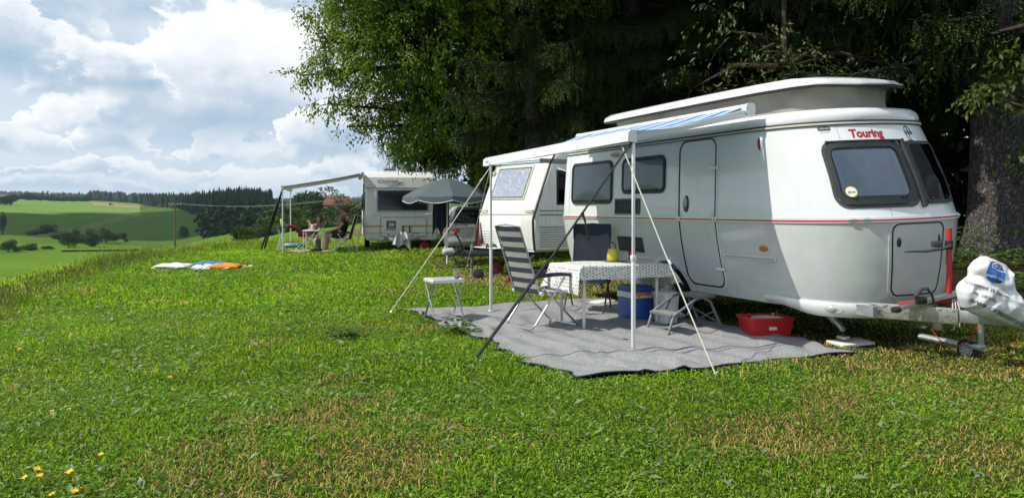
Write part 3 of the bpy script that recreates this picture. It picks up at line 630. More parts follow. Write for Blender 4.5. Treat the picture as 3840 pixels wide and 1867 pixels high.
def make_broadleaf(label, base, ell, trunk, tr, seed, n_cl, leafL, per, name='broadleaf_tree', tone=1.):
    t = thing(name, label, 'tree', (0, 0, 0)); (V, T, C), br = broadleaf(seed, ell, trunk, n_cl, leafL, per, tone=tone)
    b = np.array(base); t.location = base; V = V - b; o = raw_mesh('crown', V, T, M_LEAF, C, t)
    br.tube([Vector(p) for p in trunk], [tr * (1 - .7 * i / (len(trunk) - 1)) for i in range(len(trunk))], 12); br.v = [v - Vector(base) for v in br.v]; br.build('trunk', M_BARK, t, 180); return t
def EL(px, py, Y, rx, ry, rz): p = P(px, py, Y); return ((p.x, p.y, p.z), (rx, ry, rz))
bz = gzf(1.2, 22.5)
make_broadleaf('leafy green broad-leaved tree spreading left over the silver car and far caravan', (1.2, 22.5, bz),
    [EL(1600, 150, 21, 2.1, 2.2, 1.8), EL(1400, 40, 21.5, 1.3, 1.6, 1.3), EL(1300, 220, 22, .85, 1.1, .75), EL(1190, 60, 22, .55, .7, .5), EL(1230, 160, 22, .45, .6, .35), EL(1210, 270, 22, .5, .5, .32), EL(1125, 285, 22, .38, .4, .26), EL(1230, 390, 22, .6, .6, .34),
     EL(1300, 475, 22, .25, .3, .4), EL(1440, 380, 22, 1.05, 1.0, .9), EL(1600, 480, 22, 1.2, 1.1, .85), EL(1580, 555, 23.5, .85, 1.0, .5), EL(1760, 560, 22, 1.2, 1.1, .9), EL(1720, 420, 21, 1.1, 1., .9), EL(1950, 500, 22, 1.2, 1.2, 1.),
     EL(1500, -200, 20, 2.4, 2.2, 1.8), EL(1900, -150, 21, 3., 2.5, 2.2)],
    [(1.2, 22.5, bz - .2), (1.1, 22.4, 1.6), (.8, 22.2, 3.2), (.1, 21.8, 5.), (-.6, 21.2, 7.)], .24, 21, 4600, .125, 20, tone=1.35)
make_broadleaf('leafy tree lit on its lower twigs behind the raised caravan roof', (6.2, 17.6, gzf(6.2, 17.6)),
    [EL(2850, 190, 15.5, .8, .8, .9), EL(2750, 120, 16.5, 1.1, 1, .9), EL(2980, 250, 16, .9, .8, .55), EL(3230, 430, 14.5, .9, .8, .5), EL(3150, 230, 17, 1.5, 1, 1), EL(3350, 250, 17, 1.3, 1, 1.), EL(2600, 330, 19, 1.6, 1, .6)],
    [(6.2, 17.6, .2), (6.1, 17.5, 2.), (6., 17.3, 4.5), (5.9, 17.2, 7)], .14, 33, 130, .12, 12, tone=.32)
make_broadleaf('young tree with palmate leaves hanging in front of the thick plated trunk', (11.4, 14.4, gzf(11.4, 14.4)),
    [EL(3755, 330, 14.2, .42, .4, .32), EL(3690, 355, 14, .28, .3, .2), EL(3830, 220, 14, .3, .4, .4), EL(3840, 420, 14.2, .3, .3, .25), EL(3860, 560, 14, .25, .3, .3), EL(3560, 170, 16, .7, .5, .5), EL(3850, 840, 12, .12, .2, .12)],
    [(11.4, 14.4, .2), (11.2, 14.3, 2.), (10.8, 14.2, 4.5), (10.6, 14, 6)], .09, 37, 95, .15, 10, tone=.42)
def dark_wood():
    rng = np.random.default_rng(9); parts = []
    n = 75000; x = rng.random(n) * 36 - 4; y = 25.5 + 9 * rng.random(n) - .28 * np.maximum(x - 8, 0) + 2.5 * (x < 0); z = gz(x, y) + 11 * rng.random(n) ** .9
    keep = (x > -1.6 + .35 * np.maximum(z - 3, 0) * 0) & ~((x < 0) & (z > 6)); keep &= fb(x * 1.3, z * 1.3, 61, 1.6) > .26; x, y, z = x[keep], y[keep], z[keep]; n = len(x)
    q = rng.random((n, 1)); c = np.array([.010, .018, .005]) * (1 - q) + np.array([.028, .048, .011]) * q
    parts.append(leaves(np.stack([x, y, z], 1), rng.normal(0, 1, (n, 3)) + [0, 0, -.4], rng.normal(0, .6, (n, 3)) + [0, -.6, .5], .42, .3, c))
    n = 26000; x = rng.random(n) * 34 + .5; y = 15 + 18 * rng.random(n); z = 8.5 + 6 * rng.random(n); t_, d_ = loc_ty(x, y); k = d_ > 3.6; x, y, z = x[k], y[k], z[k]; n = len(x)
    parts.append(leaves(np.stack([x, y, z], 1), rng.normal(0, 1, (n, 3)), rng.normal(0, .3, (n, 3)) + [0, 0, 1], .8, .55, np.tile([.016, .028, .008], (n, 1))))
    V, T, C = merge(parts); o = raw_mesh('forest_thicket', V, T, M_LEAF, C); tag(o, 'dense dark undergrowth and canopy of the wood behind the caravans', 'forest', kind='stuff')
dark_wood()
def low_plant(label, px, py, n, w, h, g=None, leafL=.13, name='woodland_plant'):
    p = ray_ground(px, py, 6) if g is None else Vector(g); t = thing(name, label, 'plant', p); rng = np.random.default_rng(int(px)); 
    x = rng.normal(0, w * .4, n); y = rng.normal(0, w * .35, n); z = h * (.15 + .85 * rng.random(n)) * np.exp(-(x / w) ** 2); q = rng.random((n, 1)); c = np.array([.045, .10, .014]) * (1 - q) + np.array([.11, .20, .03]) * q
    a = rng.random(n) * 6.283; V, T, C = leaves(np.stack([x, y, z], 1), np.stack([np.cos(a), np.sin(a), .25 - .6 * rng.random(n)], 1), rng.normal(0, .3, (n, 3)) + [0, -.2, 1], leafL * (.6 + .7 * rng.random(n)), leafL * .42, c, .12)
    raw_mesh('foliage', V, T, M_LEAF, C, t); m = MB()
    for i in range(9): m.tube([(rng.normal(0, w * .1), rng.normal(0, w * .1), -.02), (x[i] * .5, y[i] * .5, h * .4), (x[i], y[i], z[i])], [.006, .005, .003], 4)
    m.build('stems', MATS['grass_blade'] if 0 else mk('stem', (.06, .10, .02), rough=.6), t); return t
low_plant('bright green leafy plant growing at the foot of the thick trunk', 3640, 985, 170, .85, .75)
low_plant('low leafy plant left of the thick trunk by the caravan nose', 3590, 1010, 70, .4, .4)
low_plant('ground plant right of the white hitch bag, under the trunk', 3800, 1000, 120, .8, .35)
low_plant('leafy sprig entering at the right picture edge beside the bag', 3835, 800, 26, .22, .3, (7.3, 11.3, gzf(7.3, 11.3) + .0), .16)
low_plant('tuft of dark dock leaves on the lawn beside the ground mat', 1720, 1255, 60, .28, .2, leafL=.12, name='dock_plant')
low_plant('weed tuft in the middle of the lawn left of the mat', 1290, 1270, 60, .22, .13, leafL=.12, name='weed_tuft')

# ---------------------------------------------------------------- paints and plastics
M_WHITE = mk('white_gelcoat', (.72, .74, .75), rough=.3, var=.02, coat=.9, dirt=(.62, .62, .58), dscale=2.2, dlo=.55, dhi=.9, streak=.12)
M_LOWER = mk('light_grey_panel', (.58, .61, .61), rough=.3, var=.03, coat=1., dirt=(.48, .49, .46), dscale=2., dlo=.52, dhi=.9, streak=.12)
M_CREAM = mk('cream_trim', (.52, .49, .40), rough=.4, var=.08)
M_BLACK = mk('black_rubber', (.018, .018, .02), rough=.55, var=.2)
M_DKGREY = mk('dark_grey_plastic', (.045, .047, .055), rough=.42, var=.15)
M_ALU = mk('aluminium', (.72, .73, .75), rough=.32, metal=.9, var=.06)
M_ALUW = mk('pale_aluminium', (.78, .78, .78), rough=.4, metal=.35, var=.04)
M_GREYP = mk('grey_painted_metal', (.38, .40, .42), rough=.45, var=.08)
M_RED = mk('red_paint', (.45, .03, .03), rough=.35, var=.1, coat=.2)
M_REDL = mk('red_lettering', (.42, .012, .03), rough=.4, var=.05)
M_CANVAS = mk('grey_canvas', (.34, .33, .30), rough=.85, var=.12, vscale=3, bump=.3, bscale=14, trans=.25)
M_SILVERB = mk('silver_blind', (.80, .83, .88), rough=.6, metal=0., var=.12, vscale=3)
M_PANE = mk_glass('acrylic_pane', (.80, .85, .93), .02, 1.1, .12)
M_PANED = mk_glass('dark_acrylic_pane', (.2, .22, .25), .03, .45, .5)
M_TYRE = mk('tyre', (.02, .02, .02), rough=.85, var=.2)
M_ZINC = mk('galvanised_steel', (.42, .44, .45), rough=.45, metal=.7, var=.25, vscale=14)
M_ORANGE = mk('orange_lens', (.55, .16, .03), rough=.3)
M_INK = mk('dark_print', (.03, .04, .06), rough=.5)

# ---------------------------------------------------------------- the large caravan
HW = 1.02; ROLL = .035
def eriba_outline():
    pts = []
    for a in np.linspace(0, math.pi / 2, 14)[:-1]:        # near rear corner (rear right half drawn later)
        pass
    p = 2 / 2.8
    near = [(t, 0.) for t in np.linspace(-3.1, 1.0, 45)]
    front = []
    for a in np.linspace(math.pi, 0, 81):
        c, s_ = math.cos(a), math.sin(a); sy = math.copysign(abs(c) ** p, c); st = abs(s_) ** p
        front.append((1.0 + 1.44 * st - .04 * abs(sy) * st, HW + HW * sy))
    far = [(t, 2 * HW) for t in np.linspace(1.0, -3.1, 45)]
    rear = []
    for a in np.linspace(0, math.pi, 41):
        c, s_ = math.cos(a), math.sin(a); sy = math.copysign(abs(c) ** .4, c); st = abs(s_) ** .5; rear.append((-3.1 - .34 * st, HW + HW * sy))
    out = []
    for q in near + front + far + rear:
        if not out or math.hypot(q[0] - out[-1][0], q[1] - out[-1][1]) > 1e-3: out.append(q)
    if math.hypot(out[0][0] - out[-1][0], out[0][1] - out[-1][1]) < 1e-3: out.pop()
    return np.array(out)
EB = eriba_outline(); _cl = np.vstack([EB, EB[:1]]); EA = np.concatenate([[0], np.cumsum(np.hypot(*np.diff(_cl, axis=0).T))]) - 3.1; EPER = EA[-1] - EA[0]
ZL = [.38, .45, .55, .8, 1.1, 1.27, 1.32, 1.7, 2.1, 2.22, 2.30]; INS = [.17, .15, .12, .06, .012, 0, 0, .02, .045, .06, .07]; FRR = [.15, .12, .085, .04, .01, 0, .02, .15, .33, .39, .41]
def ES(a, z, off=0.):
    """point of the caravan skin at arc position a and height z, pushed out by off"""
    a = (a - EA[0]) % EPER + EA[0]
    t = float(np.interp(a, EA, _cl[:, 0])); y = float(np.interp(a, EA, _cl[:, 1])); ins = float(np.interp(z, ZL, INS)); fr = float(np.interp(z, ZL, FRR))
    w = min(max((t - .7) / 1.68, 0), 1); w = w * w * (3 - 2 * w); wr = min(max((-2.6 - t) / .8, 0), 1) ** 2
    k = np.searchsorted(EA, a, 'right') - 1; k = min(max(k, 0), len(EB) - 1)
    dx = _cl[min(k + 2, len(_cl) - 1)] - _cl[max(k - 1, 0)]; nl = math.hypot(dx[0], dx[1]); nx, ny = dx[1] / nl, -dx[0] / nl
    return Vector((t - fr * w + wr * .10 * max(z - 1.27, 0) / .9 + nx * off, HW + (y - HW) * (1 - ins / HW) + ny * off, z))
def ering(z, off=0.): return [ES(a, z, off) for a in EA[:-1]]
ER = thing('caravan', 'large white touring caravan with raised roof and red lettering, in the foreground', 'caravan', (O_[0], O_[1], 0), R(-66), rx=ROLL)
def boolean_cut(o, cutter):
    md = o.modifiers.new('cut', 'BOOLEAN'); md.operation = 'DIFFERENCE'; md.object = cutter; md.solver = 'EXACT'
    dg = bpy.context.evaluated_depsgraph_get(); dg.update(); me = bpy.data.meshes.new_from_object(o.evaluated_get(dg)); o.modifiers.clear(); o.data = me; bpy.data.objects.remove(cutter)
    me.shade_smooth(); me.set_sharp_from_angle(angle=R(35))
WT, WZ = -.60, .31
m = MB(); m.add(*loft([ering(z) for z in (.38, .42, .47, .55, .7, .9, 1.1, 1.27)])); low = m.build('lower_body', M_LOWER, None, 35)
cut = MB().lathe([(.001, -.3), (.44, -.3), (.44, .5), (.001, .5)], 40, Matrix.Translation((WT, 0, WZ + .03)) @ Matrix.Rotation(R(90), 4, 'X')).build('cut', M_BLACK)
boolean_cut(low, cut); low.parent = ER
m = MB(); m.add(*loft([ering(z) for z in (1.27, 1.32, 1.5, 1.7, 1.9, 2.1, 2.22, 2.26)])); m.build('upper_body', M_WHITE, ER, 35)
def roof_ring(f, z):   # ring shrunk towards the plan centre
    r = []
    for p in ering(2.28): r.append(Vector((-.6 + (p.x + .6) * (1 - f * .42), HW + (p.y - HW) * (1 - f), z)))
    return r
m = MB(); m.add(*loft([roof_ring(0, 2.27), roof_ring(-.006, 2.31), roof_ring(.01, 2.36), roof_ring(.045, 2.395), roof_ring(.12, 2.41), roof_ring(.5, 2.425)])); m.build('roof_rim', M_WHITE, ER, 60)
def strip(z0, z1, o0, o1, a0=None, a1=None, n=None):
    """profiled band round the skin"""
    mb = MB()
    if a0 is None:
        r = [ering(z0, -.004), ering(z0, o0), ering(z1, o0), ering(z1, -.004)]; k = len(r[0]); vs = [v for q in r for v in q]
        mb.add(vs, [(i * k + j, i * k + (j + 1) % k, (i + 1) * k + (j + 1) % k, (i + 1) * k + j) for i in range(3) for j in range(k)])
    else:
        n = n or 12; aa = np.linspace(a0, a1, n + 1); vs = [ES(a, z, o) for z, o in ((z0, -.004), (z0, o0), (z1, o0), (z1, -.004)) for a in aa]; k = n + 1
        mb.add(vs, [(i * k + j, i * k + j + 1, (i + 1) * k + j + 1, (i + 1) * k + j) for i in range(3) for j in range(n)] + [(0, k, 2 * k, 3 * k), (n, k + n, 2 * k + n, 3 * k + n)])
    return mb
bt = strip(1.255, 1.305, .014, 0).build('belt_trim', M_ALUW, ER); strip(1.270, 1.284, .018, 0).build('red_pinstripe', M_REDL, bt)
rl = strip(2.235, 2.255, .016, 0).build('awning_rail', M_CREAM, ER); strip(2.228, 2.234, .018, 0).build('rail_gasket', M_BLACK, rl); strip(2.262, 2.272, .02, 0).build('roof_seal', M_DKGREY, rl)
def disk(poly, off, rings=5, cz=None, fold=0., bulge=0.):
    ca = sum(p[0] for p in poly) / len(poly); cz = sum(p[1] for p in poly) / len(poly); mb = MB(); n = len(poly); vs = []; fs = []
    for k in range(rings):
        f = 1 - k / rings; vs += [ES(ca + (p[0] - ca) * f, cz + (p[1] - cz) * f, off + fold * math.sin((ca + (p[0] - ca) * f) * 38 + 3 * math.sin(p[1] * 4)) + bulge * (1 - f * f)) for p in poly]
    vs.append(ES(ca, cz, off + bulge))
    for k in range(rings - 1): fs += [(k * n + j, k * n + (j + 1) % n, (k + 1) * n + (j + 1) % n, (k + 1) * n + j) for j in range(n)]
    fs += [((rings - 1) * n + j, (rings - 1) * n + (j + 1) % n, rings * n) for j in range(n)]
    return mb.add(vs, fs)
def frame(outer, inner, h, h2=None):
    h2 = h if h2 is None else h2; n = len(outer); mb = MB()
    vs = [ES(a, z, -.01) for a, z in outer] + [ES(a, z, h) for a, z in outer] + [ES(a, z, h2) for a, z in inner] + [ES(a, z, -.01) for a, z in inner]
    return mb.add(vs, [(i * n + j, i * n + (j + 1) % n, (i + 1) * n + (j + 1) % n, (i + 1) * n + j) for i in range(3) for j in range(n)])
def e_window(a0, a1, z0, z1, r, fw, label, h=.022, blind=True, frame_mat=M_BLACK):
    w = disk(rrect(a0 + fw * .5, a1 - fw * .5, z0 + fw * .5, z1 - fw * .5, r * .8), .004).build('window', M_DKGREY, ER); w['label'] = label
    frame(rrect(a0, a1, z0, z1, r), rrect(a0 + fw, a1 - fw, z0 + fw, z1 - fw, r * .75), h).build('frame', frame_mat, w)
    if blind:
        g = fw * 1.35; disk(rrect(a0 + g, a1 - g, z0 + g * 1.25, z1 - g * 1.1, r * .4), .010, 14, fold=.005).build('blind', M_SILVERB, w)
    disk(rrect(a0 + fw * .6, a1 - fw * .6, z0 + fw * .6, z1 - fw * .6, r * .8), h * .75, 8, bulge=.008).build('pane', M_PANE if blind else M_PANED, w)
    for q in (.2, .8):
        p = ES(a0 + (a1 - a0) * q, z0 + fw * 1.3, h * .85); MB().box(p, (.05, .02, .02), .006).build('latch', M_BLACK, w)
    return w
e_window(-2.98, -1.785, 1.47, 2.09, .11, .035, 'rear side window with pale blind')
e_window(-1.52, -.51, 1.60, 2.085, .10, .035, 'middle side window with dark tinted pane')
fw_ = e_window(2.16, 2.95, 1.43, 2.04, .12, .048, 'front corner window with grey blind and round sticker', .03)
frame(rrect(2.13, 3.005, 1.395, 2.065, .13), rrect(2.16, 2.97, 1.425, 2.045, .11), .012).build('window_surround', M_DKGREY, fw_)
strip(2.05, 2.066, .034, 0, 2.20, 3.0, 20).build('window_rail', M_BLACK, fw_)
fc_ = e_window(3.05, 3.55, 1.42, 2.05, .07, .035, 'dark centre front window beside the pillar', .03, False)
pm = MB(); pm.tube([ES(3.025, z, .018) for z in np.linspace(1.39, 2.06, 10)], .028, 8); pm.build('window_pillar', M_BLACK, ER)
# sticker on corner window and writing
def conform(geo, a, z, off, sx=1.):
    v, f = geo; return MB().add([ES(a + x * sx, z + y, off) for x, y in v], f)
circ = lambda r, n=28: [(r * math.cos(2 * math.pi * i / n), r * math.sin(2 * math.pi * i / n)) for i in range(n)]
s_ = conform((circ(.052), [tuple(range(28))]), 2.30, 1.555, .036).build('sticker', mk('yellow_sticker', (.75, .62, .12), rough=.5, var=.03), fw_)
conform((circ(.043), [tuple(range(28))]), 2.30, 1.555, .0368).build('sticker_face', mk('sticker_white', (.8, .8, .78), rough=.5, var=.03), s_)
conform(text_geo('2019', .032, 0, .001), 2.30, 1.548, .0376).build('sticker_print', M_INK, s_)
conform(text_geo('Touring', .115, .10, .0045, 1.0), 2.65, 2.13, .004).build('lettering', M_REDL, ER)
em = MB()
ov = [(.065 * math.cos(q), .085 * math.sin(q)) for q in np.linspace(0, 6.283, 40)]
em.tube([ES(3.22 + x * .8, 2.125 + y, .004) for x, y in ov[:-8]], .003, 4); em.tube([ES(3.22, 2.125 + y, .004) for y in (-.085, .085)], .003, 4); em.tube([ES(3.22 + x, 2.05 + abs(x) * .4, .004) for x in (-.035, 0, .035)], .003, 4)
e_ = em.build('emblem', M_INK, ER); conform(text_geo('ERIBA', .05, 0, .001), 3.22, 2.135, .008).build('emblem_letters', M_INK, e_)
st = disk(rrect(2.165, 2.30, 2.175, 2.215, .015), .003, 2).build('dealer_sticker', mk('green_black_sticker', (.02, .055, .045), rough=.4, var=.3, vscale=40), ER)
conform(text_geo('CARAVAN', .024), 2.235, 2.195, .0045).build('sticker_print', M_WHITE, st)
conform(text_geo('www.caravans', .017), 2.235, 2.160, .003).build('sticker_line', M_INK, st)
for z0_, z1_, a_ in ((2.085, 2.225, 2.36), (1.315, 1.385, 2.62), (1.315, 2.225, -3.07)): MB().tube([ES(a_, z, .0005) for z in np.linspace(z0_, z1_, 8)], .0035, 5).build('panel_seam', M_GREYP, ER)
# door
door = disk(rrect(-.195, .475, .49, 2.205, .12, 6, 10), .007, 8).build('door', M_LOWER, ER, 60)
du = MB()
frame(rrect(-.215, .495, .47, 2.222, .135, 6, 10), rrect(-.195, .475, .49, 2.205, .12, 6, 10), .014, .012).build('door_gasket', M_BLACK, door)
frame(rrect(-.235, .515, .452, 2.227, .15, 6, 10), rrect(-.215, .495, .47, 2.222, .135, 6, 10), .012).build('door_frame', M_WHITE, door)
disk(rrect(-.19, .47, 1.305, 2.20, .115, 6, 10), .0095, 8).build('upper_door_panel', M_WHITE, door, 60)
h = MB(); ell = [(-.055 + .048 * math.cos(q), 1.46 + .105 * math.sin(q)) for q in np.linspace(0, 6.283, 28)[:-1]]; v = [ES(a, z, .008) for a, z in ell] + [ES(-.055 + (a + .055) * .85, 1.46 + (z - 1.46) * .9, .028) for a, z in ell]; n = len(ell)
h.add(v, [(i, (i + 1) % n, n + (i + 1) % n, n + i) for i in range(n)] + [tuple(range(n, 2 * n))]); hd = h.build('door_handle', M_DKGREY, door)
MB().add([ES(-.055 + .03 * math.cos(q), 1.485 + .065 * math.sin(q), .0295) for q in np.linspace(0, 6.283, 20)[:-1]], [tuple(range(19))]).build('handle_flap', M_GREYP, hd)
for z in (1.87, .70):
    MB().box(ES(.465, z, .022), (.15, .03, .035), .01).build('hinge', M_ALUW, door)
for a in (-.225, -.19, .46, .505): MB().box(ES(a, 1.28, .018), (.02, .02, .062), .006).build('belt_end_cap', M_ALUW, ER)
# vents
def vent(a0, a1, z0, z1, lab):
    v_ = disk(rrect(a0 + .015, a1 - .015, z0 + .012, z1 - .012, .012), .004, 2).build('vent', M_BLACK, ER); v_['label'] = lab
    frame(rrect(a0, a1, z0, z1, .022), rrect(a0 + .03, a1 - .03, z0 + .022, z1 - .022, .008), .016).build('frame', M_DKGREY, v_)
    s = MB(); k = 9
    for i in range(k):
        z = z0 + .03 + (z1 - z0 - .06) * (i + .5) / k; p0 = ES(a0 + .03, z, .008); p1 = ES(a1 - .03, z, .008); s.box((p0 + p1) / 2, ((p1 - p0).length, .012, .010), 0, Matrix.Rotation(R(-35), 3, 'X'))
    tag(s.build('slats', M_DKGREY, v_), kind='stuff')
vent(-1.70, -1.075, 1.325, 1.54, 'upper fridge vent grille'); vent(-1.69, -1.08, .815, 1.02, 'lower fridge vent grille')
def oval(a, z, ra, rz, h, mat, nm, bez=None, lab=None):
    q_ = np.linspace(0, 6.283, 25)[:-1]; n = 24; v = [ES(a + ra * math.cos(q), z + rz * math.sin(q), -.002) for q in q_] + [ES(a + ra * .9 * math.cos(q), z + rz * .9 * math.sin(q), h * .7) for q in q_] + [ES(a + ra * .5 * math.cos(q), z + rz * .5 * math.sin(q), h) for q in q_]
    o = MB().add(v, [(i * n + j, i * n + (j + 1) % n, (i + 1) * n + (j + 1) % n, (i + 1) * n + j) for i in range(2) for j in range(n)] + [tuple(range(2 * n, 3 * n))]).build(nm, mat, ER, 60)
    if lab: o['label'] = lab
    return o
rlm = oval(1.29, 2.09, .045, .085, .02, M_WHITE, 'side_marker_lamp'); oval(1.29, 2.09, .032, .07, .032, mk('red_lens', (.25, .02, .02), rough=.2, var=.2), 'lens').parent = rlm
oval(1.225, .975, .07, .034, .015, M_ORANGE, 'side_reflector')
oval(-1.72, 2.155, .11, .03, .05, M_CREAM, 'awning_lamp')
oval(-2.35, .905, .035, .04, .035, M_DKGREY, 'water_filler_cap')
frame(rrect(-2.62, -1.80, .60, .93, .06), rrect(-2.605, -1.815, .615, .915, .05), .005).build('service_hatch_seam', M_DKGREY, ER)
kt = strip(.845, .89, .016, 0, .56, 1.40, 14).build('kick_trim', M_ALUW, ER); strip(.855, .875, .019, 0, .585, 1.385, 14).build('trim_groove', M_GREYP, kt)
strip(.735, .755, .016, 0, -1.25, -.75, 8).build('trim_rail', M_ALUW, ER)
pl = disk(rrect(.53, .70, .49, .575, .008), .004, 2).build('data_plate', mk('pale_label', (.55, .55, .50), rough=.5, var=.3, vscale=60), ER)
# wheel and arch
wa = MB(); arc = [(WT + .46 * math.cos(q), WZ + .03 + .46 * math.sin(q)) for q in np.linspace(R(188), R(-8), 30)]; arc2 = [(WT + .40 * math.cos(q), WZ + .03 + .40 * math.sin(q)) for q in np.linspace(R(188), R(-8), 30)]
v = [ES(a, max(z, .385), .0) for a, z in arc] + [ES(a, max(z, .385), .03) for a, z in arc] + [ES(a, max(z, .385), .035) for a, z in arc2] + [ES(a, max(z, .385), -.05) for a, z in arc2]
wa.add(v, [(i * 30 + j, i * 30 + j + 1, (i + 1) * 30 + j + 1, (i + 1) * 30 + j) for i in range(3) for j in range(29)]); wa.build('wheel_arch', M_ALUW, ER, 50)
def wheel(parent, x, y, z, r, w, mat_rim, axis='y', name='wheel'):
    T = Matrix.Translation((x, y, z)) @ Matrix.Rotation(R(90), 4, 'X')
    ty = MB().lathe([(r * .62, -w * .42), (r * .78, -w * .5), (r * .93, -w * .47), (r, -w * .35), (r, w * .35), (r * .93, w * .47), (r * .78, w * .5), (r * .62, w * .42)], 36, T).build(name, M_TYRE, parent)
    rim = MB().lathe([(r * .66, w * .47), (r * .60, w * .50), (r * .56, w * .38), (r * .40, w * .30), (r * .30, w * .40), (r * .12, w * .42), (r * .10, w * .5), (.001, w * .5)], 36, T)
    ri = rim.build('rim', mat_rim, ty); hl = MB()
    for i in range(10):
        q = i * math.pi / 5; hl.lathe([(.001, w * .36), (r * .07, w * .36)], 8, T @ Matrix.Translation((r * .49 * math.cos(q), r * .49 * math.sin(q), .012)))
    tag(hl.build('rim_holes', M_BLACK, ri), kind='stuff'); return ty
wheel(ER, WT, .14, WZ, .31, .18, M_ZINC)
m = MB().box((WT, HW, WZ + .03), (.08, 1.8, .08), .01); m.box((.0, .42, .40), (4.6, .06, .1), 0); m.box((.0, 1.68, .40), (4.6, .06, .1), 0); m.build('chassis', M_ZINC, ER); wheel(ER, WT, 2 * HW - .14, WZ, .31, .18, M_ZINC)
# front locker door
lk = disk(rrect(2.61, 3.24, .54, 1.225, .075, 6, 8), .006, 7).build('front_locker_door', M_LOWER, ER, 60)
frame(rrect(2.595, 3.255, .525, 1.24, .085, 6, 8), rrect(2.61, 3.24, .54, 1.225, .075, 6, 8), .010).build('locker_gasket', M_BLACK, lk); frame(rrect(2.565, 3.285, .50, 1.262 - .012, .10, 6, 8), rrect(2.595, 3.255, .525, 1.24, .085, 6, 8), .008).build('locker_frame', M_LOWER, lk)
h = oval(2.67, 1.055, .024, .05, .02, M_BLACK, 'locker_lock'); h.parent = lk
for a in (2.24, 2.37, 3.56): MB().box(ES(a, 1.285, .024), (.07, .03, .03), .012, Matrix.Rotation(math.atan2(*( (ES(a + .05, 1.2) - ES(a - .05, 1.2)).yx)), 3, 'Z')).build('belt_clip', M_ALU, ER)
# front sill moulding with fog lamp
sm = MB(); aa = np.linspace(1.15, 2.47, 34); prof = lambda a: (.40 - .09 * smoothstep(1.2, 1.95, a), .475 - .02 * smoothstep(1.2, 2., a))
rows = []
for q, o in ((0, -.05), (.0, .02), (.25, .045), (.75, .045), (1, .02), (1, -.05)): rows.append([ES(a, max(.38, prof(a)[0] + (prof(a)[1] - prof(a)[0]) * q), o) + Vector((0, 0, min(0, prof(a)[0] + (prof(a)[1] - prof(a)[0]) * q - .38))) for a in aa])
k = len(aa); sm.add([v for r_ in rows for v in r_], [(i * k + j, i * k + j + 1, (i + 1) * k + j + 1, (i + 1) * k + j) for i in range(5) for j in range(k - 1)] + [tuple(i * k + k - 1 for i in range(6))]); sl = sm.build('front_sill', M_ALUW, ER, 50)
def sill_oval(a, z, ra, rz, off, mat, nm, par, h=.0):
    v = [ES(a + ra * math.cos(q), .40, off) + Vector((0, 0, z + rz * math.sin(q) - .40)) for q in np.linspace(0, 6.283, 25)[:-1]]; c = ES(a, .40, off + h) + Vector((0, 0, z - .40)); v.append(c)
    return MB().add(v, [(i, (i + 1) % 24, 24) for i in range(24)]).build(nm, mat, par, 60)
fl = sill_oval(2.06, .395, .10, .042, .048, M_GREYP, 'lamp_recess', sl); sill_oval(2.035, .395, .055, .033, .05, mk('lamp_glass', (.6, .62, .62), rough=.12, metal=.5), 'lamp', fl, .03); sill_oval(2.40, .385, .026, .03, .05, M_BLACK, 'sill_hole', sl)
# pop-up roof
def roof_poly(grow=0.):
    half = [(-2.42, .30), (-1.2, .275), (0, .27), (.9, .30), (1.35, .37), (1.7, .52), (1.95, .75), (2.05, HW)]
    out = []
    for i in range(len(half) - 1):
        for k in range(6): f = k / 6; out.append((half[i][0] + (half[i + 1][0] - half[i][0]) * f, half[i][1] + (half[i + 1][1] - half[i][1]) * f))
    out.append(half[-1]); far = [(t, 2 * HW - y) for t, y in out[::-1]][1:]; o = out + far
    cx = -.2; return [(cx + (t - cx) * (1 + grow * .5), HW + (y - HW) * (1 + grow)) for t, y in o]
RZ = lambda t: 2.665 + .0 * t          # underside height, lower towards the nose
cz0 = 2.40
rp = lambda g_, dz: [Vector((t, y, RZ(t) + dz - (.05 * smoothstep(1.5, 2.05, t) if dz < .05 else .10 * smoothstep(1.2, 2.1, t)) )) for t, y in roof_poly(g_)]
m = MB(); m.add(*loft([rp(-.04, .03), rp(0, 0.), rp(.005, .03), rp(-.01, .075), rp(-.08, .115), rp(-.35, .14), rp(-.8, .15)])); rf = m.build('raised_roof', M_WHITE, ER, 50)
m = MB(); m.add(*loft([rp(-.035, -.012), rp(.012, -.004), rp(.014, .014), rp(0, .016)], False, False)); m.build('roof_seal', M_BLACK, rf)
cv = MB(); n = 220
def canvas(u, v):
    base = roof_poly(-.15); L = len(base); x = u * L; i = int(x) % L; f = x - int(x); p = base[i]; q = base[(i + 1) % L]; t = p[0] + (q[0] - p[0]) * f; y = p[1] + (q[1] - p[1]) * f
    zt = RZ(t) - .0; z = cz0 + (zt - cz0) * v; fold = .035 * math.sin(v * math.pi) * (math.sin(t * 5 + y * 3) + .6 * math.sin(t * 13 + v * 4)) - .05 * math.sin(v * math.pi); k = 1 + fold / max(abs(y - HW), .3) * .5
    sc = 1 - .08 * (1 - v) * 0
    return Vector((t + fold * .2 - .12 * (1 - v) * 0, HW + (y - HW) * k * sc, z))
cv.grid(canvas, 220, 10); cv.build('roof_canvas', M_CANVAS, ER, 180)
MB().box((-.9, HW, 2.44), (3.0, 1.2, .05), .02).build('inner_roof_frame', M_WHITE, rf)
